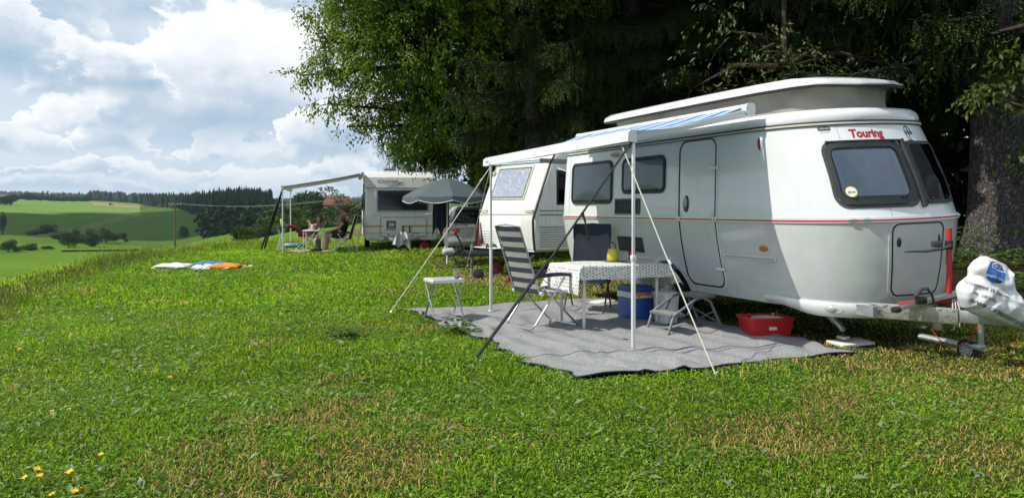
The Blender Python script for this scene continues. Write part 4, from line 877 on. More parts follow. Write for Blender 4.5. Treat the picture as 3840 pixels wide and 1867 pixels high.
# drawbar
def chequer():
    m = bpy.data.materials.new('chequer_plate'); m.use_nodes = True; nt = m.node_tree; N = nt.nodes; L = nt.links; b = N['Principled BSDF']; b.inputs['Base Color'].default_value = (.46, .46, .42, 1); b.inputs['Metallic'].default_value = .75; b.inputs['Roughness'].default_value = .42; return m
M_CHEQ = chequer()
dA = Vector((1.95, .42, .40)); dB = Vector((3.35, HW - .06, .40))
m = MB()
for s in (-1, 1):
    a = Vector((1.6, HW + s * .72, .40)); b = Vector((3.42, HW + s * .05, .40)); d = (b - a); M_ = Matrix.Rotation(math.atan2(d.y, d.x), 3, 'Z'); m.box((a + b) / 2, (d.length, .05, .11), .008, M_)
m.box((3.55, HW, .42), (.5, .09, .09), .01); db = m.build('drawbar', M_ZINC, ER)
a = Vector((1.6, HW - .72, .40)); b = Vector((3.42, HW - .05, .40)); d = (b - a).normalized(); nrm = Vector((d.y, -d.x, 0)); M_ = Matrix.Rotation(math.atan2(d.y, d.x), 3, 'Z'); c0 = a + d * 1.0
ck = MB().box(c0 + nrm * .035 + Vector((0, 0, .0)), (.78, .012, .145), .002, M_); ckp = ck.build('chequer_cover', M_CHEQ, ER); tr = MB()
for i in range(13):
    for j in range(3):
        s = 1 if (i + j) % 2 else -1
        for q in (-.006, .006):
            c = c0 + nrm * .043 + d * (-.36 + i * .06) + Vector((0, 0, -.05 + j * .05)); tr.box(c + d * q * 1.5, (.036, .006, .005), 0, M_ @ Matrix.Rotation(R(45 * s), 3, 'Y'))
tag(tr.build('tread_pattern', M_ALU, ckp), kind='stuff')
jw = MB(); jx, jy = 2.95, 1.0; jw.tube([(jx, jy, .62), (jx, jy, .12)], .026, 10); jw.box((jx - .06, jy, .10), (.16, .07, .05), .01); jw.box((jx, jy, .42), (.09, .09, .06), .01); j_ = jw.build('jockey_post', M_ZINC, ER); jz = .115 - .0
wheel(ER, jx - .13, jy, .06, .10, .07, M_GREYP, name='jockey_wheel')
for (t, y, lab) in ((1.72, .50, None), (-3.0, .45, None), (1.72, 1.6, None)):
    g_ = -y * .035; st_ = MB(); st_.box((t - .08, y, .30), (.50, .05, .04), .006, Matrix.Rotation(R(38), 3, 'Y')); st_.tube([(t - .3, y, .42), (t - .02, y, .2)], .012, 6); st_.box((t + .10, y, .075 ), (.12, .07, .03), .008); st_.build('corner_steady', M_ZINC, ER)

def loc(t, y, z):       # caravan frame (unrolled) to world
    return Vector((O_[0] + t * E_[0] + y * N_[0], O_[1] + t * E_[1] + y * N_[1], z))
def ewp(v): return (Matrix.Translation((O_[0], O_[1], 0)) @ Matrix.Rotation(R(-66), 4, 'Z') @ Matrix.Rotation(ROLL, 4, 'X')) @ Vector(v)

# ---------------------------------------------------------------- awning of the large caravan
AW = thing('awning', 'white and blue wind-out awning fixed along the large caravan', 'awning', (O_[0], O_[1], 0), R(-66))
CT0, CT1, CY, CZ = -2.50, 1.20, -.17, 2.45
cs = [(x * .68, z * .72) for x, z in [(.00, -.085), (.07, -.085), (.085, .0), (.07, .075), (.0, .09), (-.06, .075), (-.09, .02), (-.085, -.05), (-.05, -.085)]]
m = MB(); m.add(*loft([[Vector((t, CY + y, CZ + z)) for y, z in cs] for t in (CT0, CT1)], False, False)); case = m.build('case', M_WHITE, AW, 50)
for t in (CT0 - .02, CT1 + .0): MB().add(*loft([[Vector((t + q, CY + y * s, CZ + z * s)) for y, z in cs] for q, s in ((0, 1.08), (.02, 1.08))])).build('case_end_cap', M_WHITE, case, 50)
LT0, LT1, LY = -2.35, 1.36, -1.72; LZ = lambda t: 2.10 - .055 * (1 - (t - LT0) / (LT1 - LT0))
ls = [(-.06, -.055), (-.02, -.06), (.03, -.05), (.04, .0), (.03, .05), (-.02, .06), (-.055, .03)]
m = MB(); m.add(*loft([[Vector((t, LY + y, LZ(t) + z)) for y, z in ls] for t in (LT0, LT1)])); lead = m.build('lead_rail', M_WHITE, AW, 50)
def mk_stripes():
    m = bpy.data.materials.new('blue_striped_awning'); m.use_nodes = True; nt = m.node_tree; N = nt.nodes; L = nt.links; b = N['Principled BSDF']; b.inputs['Roughness'].default_value = .7
    tc = N.new('ShaderNodeTexCoord'); sp = N.new('ShaderNodeSeparateXYZ'); L.new(tc.outputs['Object'], sp.inputs[0])
    mu = N.new('ShaderNodeMath'); mu.operation = 'MULTIPLY'; mu.inputs[1].default_value = 2.4; L.new(sp.outputs[0], mu.inputs[0]); fr = N.new('ShaderNodeMath'); fr.operation = 'FRACT'; L.new(mu.outputs[0], fr.inputs[0])
    cr = N.new('ShaderNodeValToRGB'); cr.color_ramp.interpolation = 'CONSTANT'; e = cr.color_ramp.elements; L.new(fr.outputs[0], cr.inputs[0])
    e[0].color = (.07, .22, .55, 1); e[1].position = .42; e[1].color = (.75, .78, .82, 1)
    for p_, c in ((.5, (.25, .45, .72, 1)), (.6, (.75, .78, .82, 1)), (.66, (.12, .30, .62, 1)), (.84, (.7, .75, .8, 1))): x = e.new(p_); x.color = c
    L.new(cr.outputs[0], b.inputs['Base Color']); tr = N.new('ShaderNodeBsdfTranslucent'); L.new(cr.outputs[0], tr.inputs[0]); ms = N.new('ShaderNodeMixShader'); ms.inputs[0].default_value = .16; L.new(b.outputs[0], ms.inputs[1]); L.new(tr.outputs[0], ms.inputs[2]); L.new(ms.outputs[0], N['Material Output'].inputs[0]); return m
def fab(u, v):
    t = (CT0 + .06) * (1 - v) + (LT0 + .05) * v + u * ((CT1 - CT0 - .12) * (1 - v) + (LT1 - LT0 - .1) * v); y = (CY - .06) * (1 - v) + LY * v; z = (CZ + .02) * (1 - v) + (LZ(t) + .055) * v - .05 * math.sin(v * math.pi) * (1 - .35 * math.cos((u - .5) * 6.283)); return Vector((t, y, z))
MB().grid(fab, 40, 12).build('fabric', mk_stripes(), AW, 180)
for t0, t1, ti in ((CT1 - .16, LT1 - .14, 1.55), (CT0 + .16, LT0 + .12, -2.)):
    el = Vector(((t0 + t1) / 2 - (.5 if t0 > 0 else -.5), (CY + LY) / 2, (CZ + LZ(t1)) / 2 - .08)); m = MB(); m.tube([(t0, CY - .03, CZ - .03), el], .024, 8); m.tube([el, (t1, LY, LZ(t1) - .02)], .021, 8); m.box((t0, CY - .02, CZ - .03), (.12, .07, .07), .01); m.build('folding_arm', M_ALUW, AW)
m = MB(); m.box(((CT1 - .01), (CY + LY) / 2, (CZ + LZ(LT1)) / 2 - .03), (.03, 1.5, .07), .01, Matrix.Rotation(math.atan2(CZ - LZ(LT1), -(LY - CY)) , 3, 'X')); m.build('tension_rafter', M_WHITE, AW)
for (px, py) in ((2375, 1324), (1841, 1170)):
    g = G(px, py); dx, dy = g.x - O_[0], g.y - O_[1]; t = dx * E_[0] + dy * E_[1]; y = dx * N_[0] + dy * N_[1]; m = MB(); zt = LZ(t) - .05
    m.box((t, y, .45), (.034, .034, .90), .004); m.box((t, y, (.9 + zt) / 2), (.027, .027, zt - .9), .004); m.box((t, y, .012), (.07, .07, .024), .006); m.box((t, y, .92), (.045, .045, .06), .006); m.box((t, (y + LY) / 2, zt + .01), (.05, abs(y - LY) + .06, .05), .01); m.build('support_pole', M_ALUW, AW)
lb = MB().add([Vector((LT0 - .0 + .04 + x, LY - .0625, LZ(LT0) + z)) for x, z in ((0, -.02), (.2, -.02), (.2, .025), (0, .025))], [(0, 1, 2, 3)])
v, f = text_geo('THULE', .038, 0, .001); lab = MB().add([Vector((LT0 + .14 + x, LY - .064 - max(0, y) * .05, LZ(LT0) - .005 + y)) for x, y in v], f).build('maker_label', M_INK, lead)

# guy lines
def rope(name, label, pts, r, mat, peg, cat='guy rope', group=None, peg_mat=M_ALU, slider=None):
    base = Vector(peg); t = thing(name, label, cat, base, 0, group); P_ = [Vector(p) - base for p in pts]
    MB().tube(P_, r, 6).build('line', mat, t); d = (P_[-2] - P_[-1]).normalized() if (P_[-1]).length < .2 else Vector((0, 0, 1))
    pg = MB(); pg.tube([(0, 0, .05), (-.02 * d.x, -.02 * d.y, -.12)], .006, 6); pg.tube([(0, 0, .05), (.02, 0, .06), (.03, 0, .045)], .005, 6); pg.build('peg', peg_mat, t)
    if slider is not None: p = P_[0].lerp(P_[-1], slider); MB().box(p, (.02, .02, .05), .005, (P_[-1] - P_[0]).to_track_quat('Z', 'Y').to_matrix()).build('tensioner', M_ALUW, t)
    return t
M_ROPE = mk('pale_rope', (.62, .58, .48), rough=.8, var=.2, vscale=120); M_STRAP = mk('black_strap', (.015, .016, .018), rough=.7)
top = loc(LT1 - .03, LY, 2.04); g = G(1788, 1358); sp = rope('tension_strap', 'thick black storm strap from awning corner to a peg on the grass', [top, top.lerp(g, .5) + Vector((0, 0, -.015)), g + Vector((0, 0, .05))], .011, M_STRAP, g, 'strap', peg_mat=M_ALU)
b = top.lerp(g, .33) - g; MB().tube([b, b + Vector((.03, -.01, -.10)), b + Vector((.06, 0, -.27))], [.016, .008, .013], 6).build('strap_tail', M_STRAP, sp)
b2 = top.lerp(g, .55) - g; MB().tube([b2, -Vector((0, 0, -.05)) * 1 + (b2) * .0], [.016, .016], 6).build('lower_webbing', M_STRAP, sp)
g = G(2683, 1421); top = loc(1.2, LY - .02, 2.0); rope('guy_rope', 'pale guy rope from near awning pole to the mat edge', [top, top.lerp(g, .5), g + Vector((0, 0, .04))], .006, M_ROPE, g, slider=.55)
fp = G(1841, 1170); top = Vector((fp.x, fp.y, 1.98)); g = G(1463, 1183); rope('guy_rope', 'pale guy rope from far awning pole down to the lawn', [top, top.lerp(g, .5), g + Vector((0, 0, .04))], .007, M_ROPE, g, slider=.1)
g = G(1737, 1058); rope('guy_rope', 'thin guy rope from far awning pole running back towards the drawbar', [top, g + Vector((0, 0, .04))], .0045, M_ROPE, g)

# ---------------------------------------------------------------- ground mat
MT0, MT1, MY0, MY1 = -2.66, 2.2, -2.78, .24
def mat_z(t, y):
    n = lambda s, k: float(vnoise(np.array([t]), np.array([y]), k, s)[0]) - .5
    e = min(t - MT0, MT1 - t, y - MY0, MY1 - y); f = min(1, max(0, e / .25))
    rip = .016 * math.sin(y * 17 + 2.2 * math.sin(t * 2.1) + n(.8, 3) * 9) * (.4 + n(.9, 5) + .5)
    fold = .03 * math.exp(-((y + 1.75 + .12 * math.sin(t * 3)) / .05) ** 2) * smoothstep(.7, 1.2, t) + .022 * math.exp(-((y + 2.1 + .1 * math.sin(t * 4)) / .04) ** 2) * smoothstep(.2, .6, t)
    return .014 + .036 * (n(.55, 1) + .5) + .020 * n(.25, 2) + rip * f + float(fold) + .012 * max(0, math.sin(t * 6.3 + y * 5)) * (1 - f)
def mat_pt(u, v):
    t = MT0 + (MT1 - MT0) * u; y = MY0 + (MY1 - MY0) * v; z = mat_z(t, y)
    w = .06 * math.sin(t * 3.1 + 1) + .04 * math.sin(t * 7.7) + .025 * math.sin(t * 17); w2 = .06 * math.sin(y * 2.7) + .02 * math.sin(y * 11); cv = .16 * (1 - v) * math.sin(u * math.pi) * 0
    return Vector((t + w2 * (abs(u - .5) * 2) ** 2 * .8, y + w * (1 - v) ** 2 - w * v * v, z + gzf(*loc(t, y, 0)[:2])))
def mk_mat():
    m = bpy.data.materials.new('woven_mat'); m.use_nodes = True; nt = m.node_tree; N = nt.nodes; L = nt.links; b = N['Principled BSDF']; b.inputs['Roughness'].default_value = .7; b.inputs['Specular IOR Level'].default_value = .3
    tc = N.new('ShaderNodeTexCoord'); mp = N.new('ShaderNodeMapping'); mp.inputs['Rotation'].default_value = (0, 0, R(12)); L.new(tc.outputs['Object'], mp.inputs[0])
    w = N.new('ShaderNodeTexWave'); w.inputs['Scale'].default_value = 17; w.inputs['Distortion'].default_value = 5; w.inputs['Detail'].default_value = 3; w.inputs['Detail Scale'].default_value = 2; L.new(mp.outputs[0], w.inputs['Vector'])
    ck = N.new('ShaderNodeTexNoise'); ck.inputs['Scale'].default_value = 55; ck.inputs['Detail'].default_value = 3; L.new(tc.outputs['Object'], ck.inputs['Vector'])
    n = N.new('ShaderNodeTexNoise'); n.inputs['Scale'].default_value = 2.3; n.inputs['Detail'].default_value = 7; L.new(tc.outputs['Object'], n.inputs['Vector'])
    a = N.new('ShaderNodeMath'); a.operation = 'MULTIPLY_ADD'; L.new(w.outputs['Color'], a.inputs[0]); a.inputs[1].default_value = .35; L.new(ck.outputs[0], a.inputs[2])
    cr = N.new('ShaderNodeValToRGB'); L.new(a.outputs[0], cr.inputs[0]); e = cr.color_ramp.elements; e[0].position = .25; e[0].color = (.075, .077, .08, 1); e[1].position = .9; e[1].color = (.33, .335, .34, 1)
    dr = N.new('ShaderNodeMapRange'); dr.inputs[1].default_value = .45; dr.inputs[2].default_value = .75; dr.inputs[4].default_value = .3; L.new(n.outputs[0], dr.inputs[0]); mx = N.new('ShaderNodeMix'); mx.data_type = 'RGBA'; L.new(dr.outputs[0], mx.inputs['Factor']); L.new(cr.outputs[0], mx.inputs['A']); mx.inputs['B'].default_value = (.25, .22, .19, 1)
    L.new(mx.outputs['Result'], b.inputs['Base Color']); bp = N.new('ShaderNodeBump'); bp.inputs['Strength'].default_value = .5; bp.inputs['Distance'].default_value = .006; L.new(a.outputs[0], bp.inputs['Height']); L.new(bp.outputs[0], b.inputs['Normal']); return m
mt = thing('ground_mat', 'grey woven ground mat with rumpled surface spread under the awning', 'mat', (O_[0], O_[1], 0), R(-66))
MB().grid(mat_pt, 150, 90).build('mat_sheet', mk_mat(), mt, 180)
eg = [mat_pt(i / 150, 0) for i in range(151)] + [mat_pt(1, i / 60) for i in range(1, 61)] + [mat_pt(1 - i / 150, 1) for i in range(1, 151)] + [mat_pt(0, 1 - i / 60) for i in range(1, 60)]
MB().tube([p + Vector((0, 0, -.004)) for p in eg], .009, 5, True).build('black_hem', M_BLACK, mt, 180)
def matz(x, y): dx, dy = x - O_[0], y - O_[1]; return mat_z(dx * E_[0] + dy * E_[1], dx * N_[0] + dy * N_[1])

# ---------------------------------------------------------------- camp furniture in front
M_TUBE = mk('bright_tube', (.58, .59, .61), rough=.25, metal=.85, var=.05)
M_NAVY = mk('navy_fabric', (.022, .03, .06), rough=.8, var=.25, bump=.2, bscale=200)
M_STRW = mk('off_white_mesh_fabric', (.44, .43, .39), rough=.8, var=.1, vscale=30, trans=.2)
M_STRB = mk('navy_mesh_fabric', (.04, .046, .075), rough=.8, var=.2, trans=.1)
M_GREYF = mk('grey_mesh_fabric', (.12, .125, .14), rough=.8, var=.15, trans=.2)
M_DKF = mk('black_fabric', (.02, .02, .022), rough=.85, var=.2)
def camp_chair(name, label, x, y, rz, fab, arm, tube, head=None, z0=0., lean=.36, topz=1.17, group=None):
    t = thing(name, label, 'chair', (x, y, z0), rz, group); W = .27
    def U(xb, xt, zt):
        return [(xt, -W, zt), (xb + (xt - xb) * .1, -W, .06), (xb, -W + .02, .016), (xb, 0, .014), (xb, W - .02, .016), (xb + (xt - xb) * .1, W, .06), (xt, W, zt)]
    m = MB().tube(U(-.32, .14, .585), .0125, 8); m.build('rear_leg_frame', tube, t)
    MB().tube(U(.34, -.16, .47), .0125, 8).build('front_leg_frame', tube, t)
    bx, bz = -.20, .40; tx = bx - (topz - bz) * lean
    MB().tube([(.30, -W + .02, .43), (bx, -W + .02, bz), (tx, -W + .02, topz), (tx - .02, 0, topz + .02), (tx, W - .02, topz), (bx, W - .02, bz), (.30, W - .02, .43), (.32, 0, .42)], .011, 8, True).build('seat_and_back_frame', M_TUBE if tube is M_TUBE else tube, t)
    n = len(fab)
    def back(u, v): yy = (u - .5) * 2 * (W - .03); b = .03 * math.sin(v * 3.14) ; return Vector((bx + (tx - bx) * v - .02 * (1 - (2 * u - 1) ** 2) + b * .5, yy, bz + (topz - bz) * v))
    def seat(u, v): yy = (u - .5) * 2 * (W - .03); return Vector((bx + (.31 - bx) * v, yy, bz + .03 * v + .006 - .035 * math.sin(v * 3.14) * (1 - .3 * (2 * u - 1) ** 2)))
    def striped(fn, k, name_):
        m = MB(); 
        for i in range(k):
            m.cur = i % 2 if n > 1 else 0; m.grid(lambda u, v: fn(u, (i + v) / k), 8, 3)
        return m.build(name_, fab, t, 180)
    striped(back, 13, 'backrest'); striped(seat, 8, 'seat')
    for s in (-1, 1):
        a = MB(); rows = []
        for q in np.linspace(0, 1, 9):
            w = .028 + .012 * math.sin(q * 2.6); h = .016 + .008 * math.sin(q * 3.1); c = Vector((-.27 + .54 * q, s * W, .60 + .02 * math.sin(q * 3) + (.012 if q > .9 else 0))); rows.append([c + Vector((0, w * math.cos(p), h * math.sin(p))) for p in np.linspace(0, 6.283, 10, endpoint=False)])
        a.add(*loft(rows)); a.build('armrest', arm, t, 60)
        MB().lathe([(.001, -.015), (.022, -.015), (.025, 0), (.022, .015), (.001, .015)], 14, Matrix.Translation((bx + .01, s * (W + .005), bz + .01)) @ Matrix.Rotation(R(90), 4, 'X')).build('hinge_joint', M_ALUW if tube is M_TUBE else M_DKGREY, t)
    if head: m = MB(); m.add(*loft([[Vector((tx + q * .12 + .03 * math.sin(p), yy, topz - .09 + .11 * math.cos(p))) for p in np.linspace(0, 6.283, 12, endpoint=False)] for q, yy in ((.35, -W + .005), (.0, -W + .06), (0, W - .06), (.35, W - .005))])); m.build('head_cushion', head, t, 60)
    return t
camp_chair('camping_chair', 'camping chair striped navy and off-white, at the left end of the table', .34, 9.24, R(34), [M_STRB, M_STRW], M_NAVY, M_TUBE, None, .03)
camp_chair('camping_chair', 'dark grey camping chair with padded headrest behind the table', 1.03, 10.72, R(-106), [M_GREYF], M_GREYP, M_DKGREY, M_NAVY, .0, .24)

TB = thing('camping_table', 'folding table under the feather-pattern tablecloth', 'table', (1.17, 9.53, .025), R(24))
MB().box((0, 0, .70), (1.12, .68, .03), .008).build('tabletop', M_ALUW, TB)
for sx in (-1, 1):
    for sy in (-1, 1): MB().box((sx * .50, sy * .28, .343), (.035, .028, .685), .006).build('leg', M_ALUW, TB)
for sx in (-1, 1): MB().box((sx * .50, 0, .64), (.02, .53, .03), .004).build('leg_brace', M_ALUW, TB)
def mk_feather():
    m = bpy.data.materials.new('feather_print_cloth'); m.use_nodes = True; nt = m.node_tree; N = nt.nodes; L = nt.links; b = N['Principled BSDF']; b.inputs['Roughness'].default_value = .55; b.inputs['Specular IOR Level'].default_value = .35
    uv = N.new('ShaderNodeUVMap'); sp = N.new('ShaderNodeSeparateXYZ'); L.new(uv.outputs[0], sp.inputs[0])
    def M(op, a, b_=None):
        x = N.new('ShaderNodeMath'); x.operation = op
        for i, v in enumerate((a, b_)):
            if v is None: continue
            if isinstance(v, (int, float)): x.inputs[i].default_value = v
            else: L.new(v, x.inputs[i])
        return x.outputs[0]
    cx = M('DIVIDE', sp.outputs[0], .042); cy = M('DIVIDE', sp.outputs[1], .034); ix = M('FLOOR', cx); par = M('MODULO', M('ABSOLUTE', ix), 2.)
    cy = M('ADD', cy, M('MULTIPLY', par, .5)); iy = M('FLOOR', cy); fx = M('SUBTRACT', M('SUBTRACT', cx, ix), .5); fy = M('SUBTRACT', M('SUBTRACT', cy, iy), .5)
    sg = M('SUBTRACT', M('MULTIPLY', par, 2.), 1.); u = M('ADD', M('MULTIPLY', fx, .75), M('MULTIPLY', M('MULTIPLY', fy, sg), .66)); v = M('SUBTRACT', M('MULTIPLY', fy, .75), M('MULTIPLY', M('MULTIPLY', fx, sg), .66))
    dd = M('ADD', M('POWER', M('DIVIDE', u, .52), 2.), M('POWER', M('DIVIDE', v, .15), 2.)); mask = M('LESS_THAN', dd, 1.)
    cb = N.new('ShaderNodeCombineXYZ'); L.new(ix, cb.inputs[0]); L.new(iy, cb.inputs[1]); wn = N.new('ShaderNodeTexWhiteNoise'); wn.noise_dimensions = '2D'; L.new(cb.outputs[0], wn.inputs['Vector'])
    cr = N.new('ShaderNodeValToRGB'); cr.color_ramp.interpolation = 'CONSTANT'; L.new(wn.outputs['Value'], cr.inputs[0]); e = cr.color_ramp.elements; e[0].color = (.035, .04, .065, 1); e[1].position = .35; e[1].color = (.20, .23, .27, 1)
    for p_, c in ((.55, (.45, .50, .46, 1)), (.72, (.10, .11, .12, 1)), (.88, (.5, .55, .42, 1))): x = e.new(p_); x.color = c
    mx = N.new('ShaderNodeMix'); mx.data_type = 'RGBA'; L.new(mask, mx.inputs['Factor']); mx.inputs['A'].default_value = (.78, .78, .74, 1); L.new(cr.outputs[0], mx.inputs['B']); L.new(mx.outputs['Result'], b.inputs['Base Color']); return m
def tablecloth():
    LX, LY_, drop = .60, .385, .33; dy = .16; nu, nv = 64, 48; vs = []; uvs = []; sx = LX + drop; sy = LY_ + dy
    for j in range(nv + 1):
        for i in range(nu + 1):
            a = (i / nu * 2 - 1) * sx; b = (j / nv * 2 - 1) * sy; ox = max(0, abs(a) - LX); oy = max(0, abs(b) - LY_)
            x = math.copysign(min(abs(a), LX), a); y = math.copysign(min(abs(b), LY_), b); z = .722
            if ox or oy:
                d = max(ox, oy) if not (ox and oy) else math.hypot(ox, oy) * .92; wav = .012 * math.sin(a * 17 + b * 13) * (d / drop); pinch = .05 * (d / drop) * (1 if (ox and oy) else 0)
                x += math.copysign((.035 * d / drop + wav + pinch) if ox else wav * .3, a) if ox else wav * .2; y += math.copysign((.035 * d / drop + wav + pinch), b) if oy else wav * .2; z -= d * .97
            if a > LX and b < 0: z += .07 * min(1, ox / drop) * (1 if b < -.2 else .3); x += .05 * min(1, ox / drop)   # lifted corner
            vs.append((x, y, z + .004 * math.sin(a * 9) * math.sin(b * 11))); uvs.append((a, b))
    fs = [(j * (nu + 1) + i, j * (nu + 1) + i + 1, (j + 1) * (nu + 1) + i + 1, (j + 1) * (nu + 1) + i) for j in range(nv) for i in range(nu)]
    o = mesh_obj('tablecloth', vs, fs, mk_feather(), None, 180); ul = o.data.uv_layers.new(name='UVMap')
    for l in o.data.loops: ul.data[l.index].uv = uvs[l.vertex_index]
    o.location = (1.17, 9.53, .025); o.rotation_euler = (0, 0, R(24)); tag(o, 'white oilcloth with navy and grey feather print draped over the table', 'tablecloth')
tablecloth()
TZ = .025 + .728
def lathe_thing(name, label, cat, x, y, z, parts, rz=0):
    t = thing(name, label, cat, (x, y, z), rz)
    for nm, prof, mat in parts: MB().lathe(prof, 28).build(nm, mat, t, 50)
    return t
M_YEL = mk('yellow_glass', (.62, .55, .03), rough=.25, var=.15, vscale=40); M_PINK = mk('pink_plastic', (.50, .04, .12), rough=.4, var=.08)
jr = lathe_thing('lantern_jar', 'yellow ribbed glass jar standing on the tablecloth', 'jar', 1.24, 9.74, TZ, [('jar_body', [(.001, 0), (.055, 0), (.062, .015), (.062, .10), (.052, .118), (.050, .122)], M_YEL), ('lid', [(.053, .122), (.055, .124), (.055, .14), (.045, .148), (.001, .148)], mk('yellow_lid', (.55, .52, .06), rough=.4))])
for i in range(14): q = i * math.pi / 7; MB().tube([(.062 * math.cos(q), .062 * math.sin(q), .012), (.062 * math.cos(q), .062 * math.sin(q), .1)], .005, 5).build('rib', M_YEL, jr)
bk = lathe_thing('small_bucket', 'small pink bucket standing on the tablecloth', 'bucket', 1.50, 9.86, TZ, [('bucket_body', [(.001, .002), (.042, .002), (.058, .12), (.062, .12), (.061, .114), (.056, .114), (.04, .006), (.001, .006)], M_PINK)])
MB().tube([(.06 * math.cos(a), -.02 - .03 * math.sin(a), .105 - .07 * math.sin(a)) for a in np.linspace(0, math.pi, 12)], .003, 5).build('handle', M_ALUW, bk)
pt = lathe_thing('plate', 'round dark tray under the yellow jar', 'tray', 1.27, 9.73, TZ - .004, [('plate_disc', [(.001, .001), (.13, .001), (.15, .007), (.148, .009), (.128, .004), (.001, .004)], mk('grey_blue_plate', (.16, .19, .24), rough=.4))]); jr.location.z += .004
kn = thing('toy_shovel', 'yellow plastic toy shovel lying at the right end of the table', 'toy', (1.56, 9.62, TZ), R(15)); M_YP = mk('yellow_plastic', (.62, .56, .03), rough=.4)
MB().tube([(-.09, 0, .008), (.03, 0, .008)], .007, 8).build('handle', M_YP, kn); MB().box((.06, 0, .006), (.06, .045, .007), .003).build('blade', M_YP, kn)
# stool / side table
SB = thing('folding_stool', 'white folding stool-table standing alone at the left of the mat', 'side table', (-.86, 10.0, .02), R(25))
MB().box((0, 0, .475), (.40, .38, .022), .006).build('top', M_WHITE, SB); fr = MB()
for (x0, x1, y0, y1) in ((-.2, .2, -.19, -.19), (-.2, .2, .19, .19), (-.2, -.2, -.19, .19), (.2, .2, -.19, .19)): fr.box(((x0 + x1) / 2, (y0 + y1) / 2, .478), (abs(x1 - x0) + .02, abs(y1 - y0) + .02, .045), .006)
fr.build('rim', M_ALUW, SB)
for s, w in ((1, .19), (-1, .165)):
    MB().tube([(-.19, -w * s if 0 else s * .17, .46), (-.19, -s * .17, .03), (-.19 + .02, -s * .19, .012), (.17, -s * .19, .012), (.19, -s * .17, .03), (.19, s * .17, .46)], .013, 8).build('leg_frame', M_TUBE, SB)
for s in (-1, 1): MB().lathe([(.001, -.012), (.014, -.012), (.014, .012), (.001, .012)], 10, Matrix.Translation((s * .19, 0, .235)) @ Matrix.Rotation(R(90), 4, 'Y')).build('pivot', M_ALUW, SB)
M_CUP = mk_glass('clear_plastic', (.97, .97, .97), .1, .6, .04, .10); M_JUICE = mk('red_drink', (.40, .015, .02), rough=.1)
gl = lathe_thing('drinking_glass', 'clear plastic cup with red drink on the white stool', 'cup', -.70, 9.93, .02 + .487, [('cup', [(.001, .003), (.034, .003), (.045, .135), (.0435, .135), (.0325, .006), (.001, .006)], M_CUP), ('drink', [(.001, .007), (.0315, .007), (.0345, .042), (.001, .042)], M_JUICE)])
# cool box
CB = thing('cool_box', 'blue cool box with white band and orange handle under the table', 'cool box', (1.53, 9.83, .03), R(-66)); M_BLUE = mk('blue_plastic', (.018, .085, .36), rough=.4, var=.1)
MB().box((0, 0, .135), (.37, .27, .27), .010).build('box_body', M_BLUE, CB); MB().box((0, 0, .31), (.385, .285, .075), .012).build('white_band', M_WHITE, CB); MB().box((0, 0, .385), (.385, .285, .075), .012).build('lid', M_BLUE, CB)
for s in (-1, 1): hb = MB().box((.15 * 0 + s * .198, 0.02, .325), (.014, .17, .03), .006); hb.lathe([(.001, -.01), (.035, -.01), (.035, .01), (.001, .01)], 14, Matrix.Translation((s * .199, -.07, .325)) @ Matrix.Rotation(R(90), 4, 'Y')); hb.build('handle', mk('orange_plastic', (.75, .20, .02), rough=.4), CB)
WB = thing('waste_bin', 'white plastic bin standing behind the step', 'bin', (1.86, 9.52, .03), R(-60)); M_WPL = mk('white_plastic', (.72, .73, .73), rough=.4, var=.04)
MB().add(*loft([[Vector((x * s, y * s, z)) for x, y in rrect(-.13, .13, -.11, .11, .03, 4, 2)] for z, s in ((0, .82), (.01, .84), (.35, 1.0), (.355, 1.06), (.37, 1.06), (.37, .97), (.03, .8))], True, True)).build('bin_body', M_WPL, WB, 50)
ST = thing('folding_step', 'grey two-tread folding step in front of the caravan door', 'step', (1.945, 8.95, .025), R(24)); M_STEP = mk('grey_step', (.13, .14, .15), rough=.5, var=.1); M_TREAD = mk('step_tread', (.22, .22, .21), rough=.9, var=.15, bump=.4, bscale=150)
for nm, cx_, z, dx_ in (('lower_tread', -.22, .20, .20), ('upper_tread', .17, .39, .24)): a = MB().box((cx_, 0, z), (dx_, .42, .035), .012).build(nm, M_STEP, ST); MB().box((cx_, 0, z + .0185), (dx_ - .04, .38, .006), .002).build('grip_mat', M_TREAD, a)
for s in (-1, 1):
    y = s * .205; MB().tube([(-.35, y, .0), (-.28, y, .20), (.02, y, .37), (.10, y, .385)], .016, 8).build('front_leg', M_STEP, ST); MB().tube([(.12, y * .96, .38), (.22, y * .96, .34), (.40, y * .96, .0)], .016, 8).build('rear_leg', M_STEP, ST); MB().tube([(-.10, y, .20), (-.03, y, .33)], .012, 6).build('strut', M_STEP, ST)
for a, b in (((.27, -.19, .22), (.36, .19, .09)), ((.27, .19, .22), (.36, -.19, .09))): MB().tube([a, b], .008, 6).build('cross_brace', M_STEP, ST)
CR = thing('red_crate', 'red plastic crate half under the caravan, holding a white washing-up bowl', 'crate', (2.80, 8.72, gzf(2.8, 8.72) + .02), R(8)); M_RCR = mk('red_crate_plastic', (.52, .02, .015), rough=.38, var=.06)
def tub(w, d, h, s0, th, r):
    return loft([[Vector((x, y, z)) for x, y in rrect(-w / 2 * s, w / 2 * s, -d / 2 * s, d / 2 * s, r, 4, 2)] for z, s in ((0, s0), (.004, s0), (h - .03, .975), (h - .03, 1.03), (h, 1.04), (h, .97), (h - .03, .955), (th, s0 * .97))], True, True)
MB().add(*tub(.50, .40, .19, .88, .012, .03)).build('crate_body', M_RCR, CR, 45); MB().box((.0, -.186, .075), (.09, .008, .035), .004).build('label_window', M_WPL, CR)
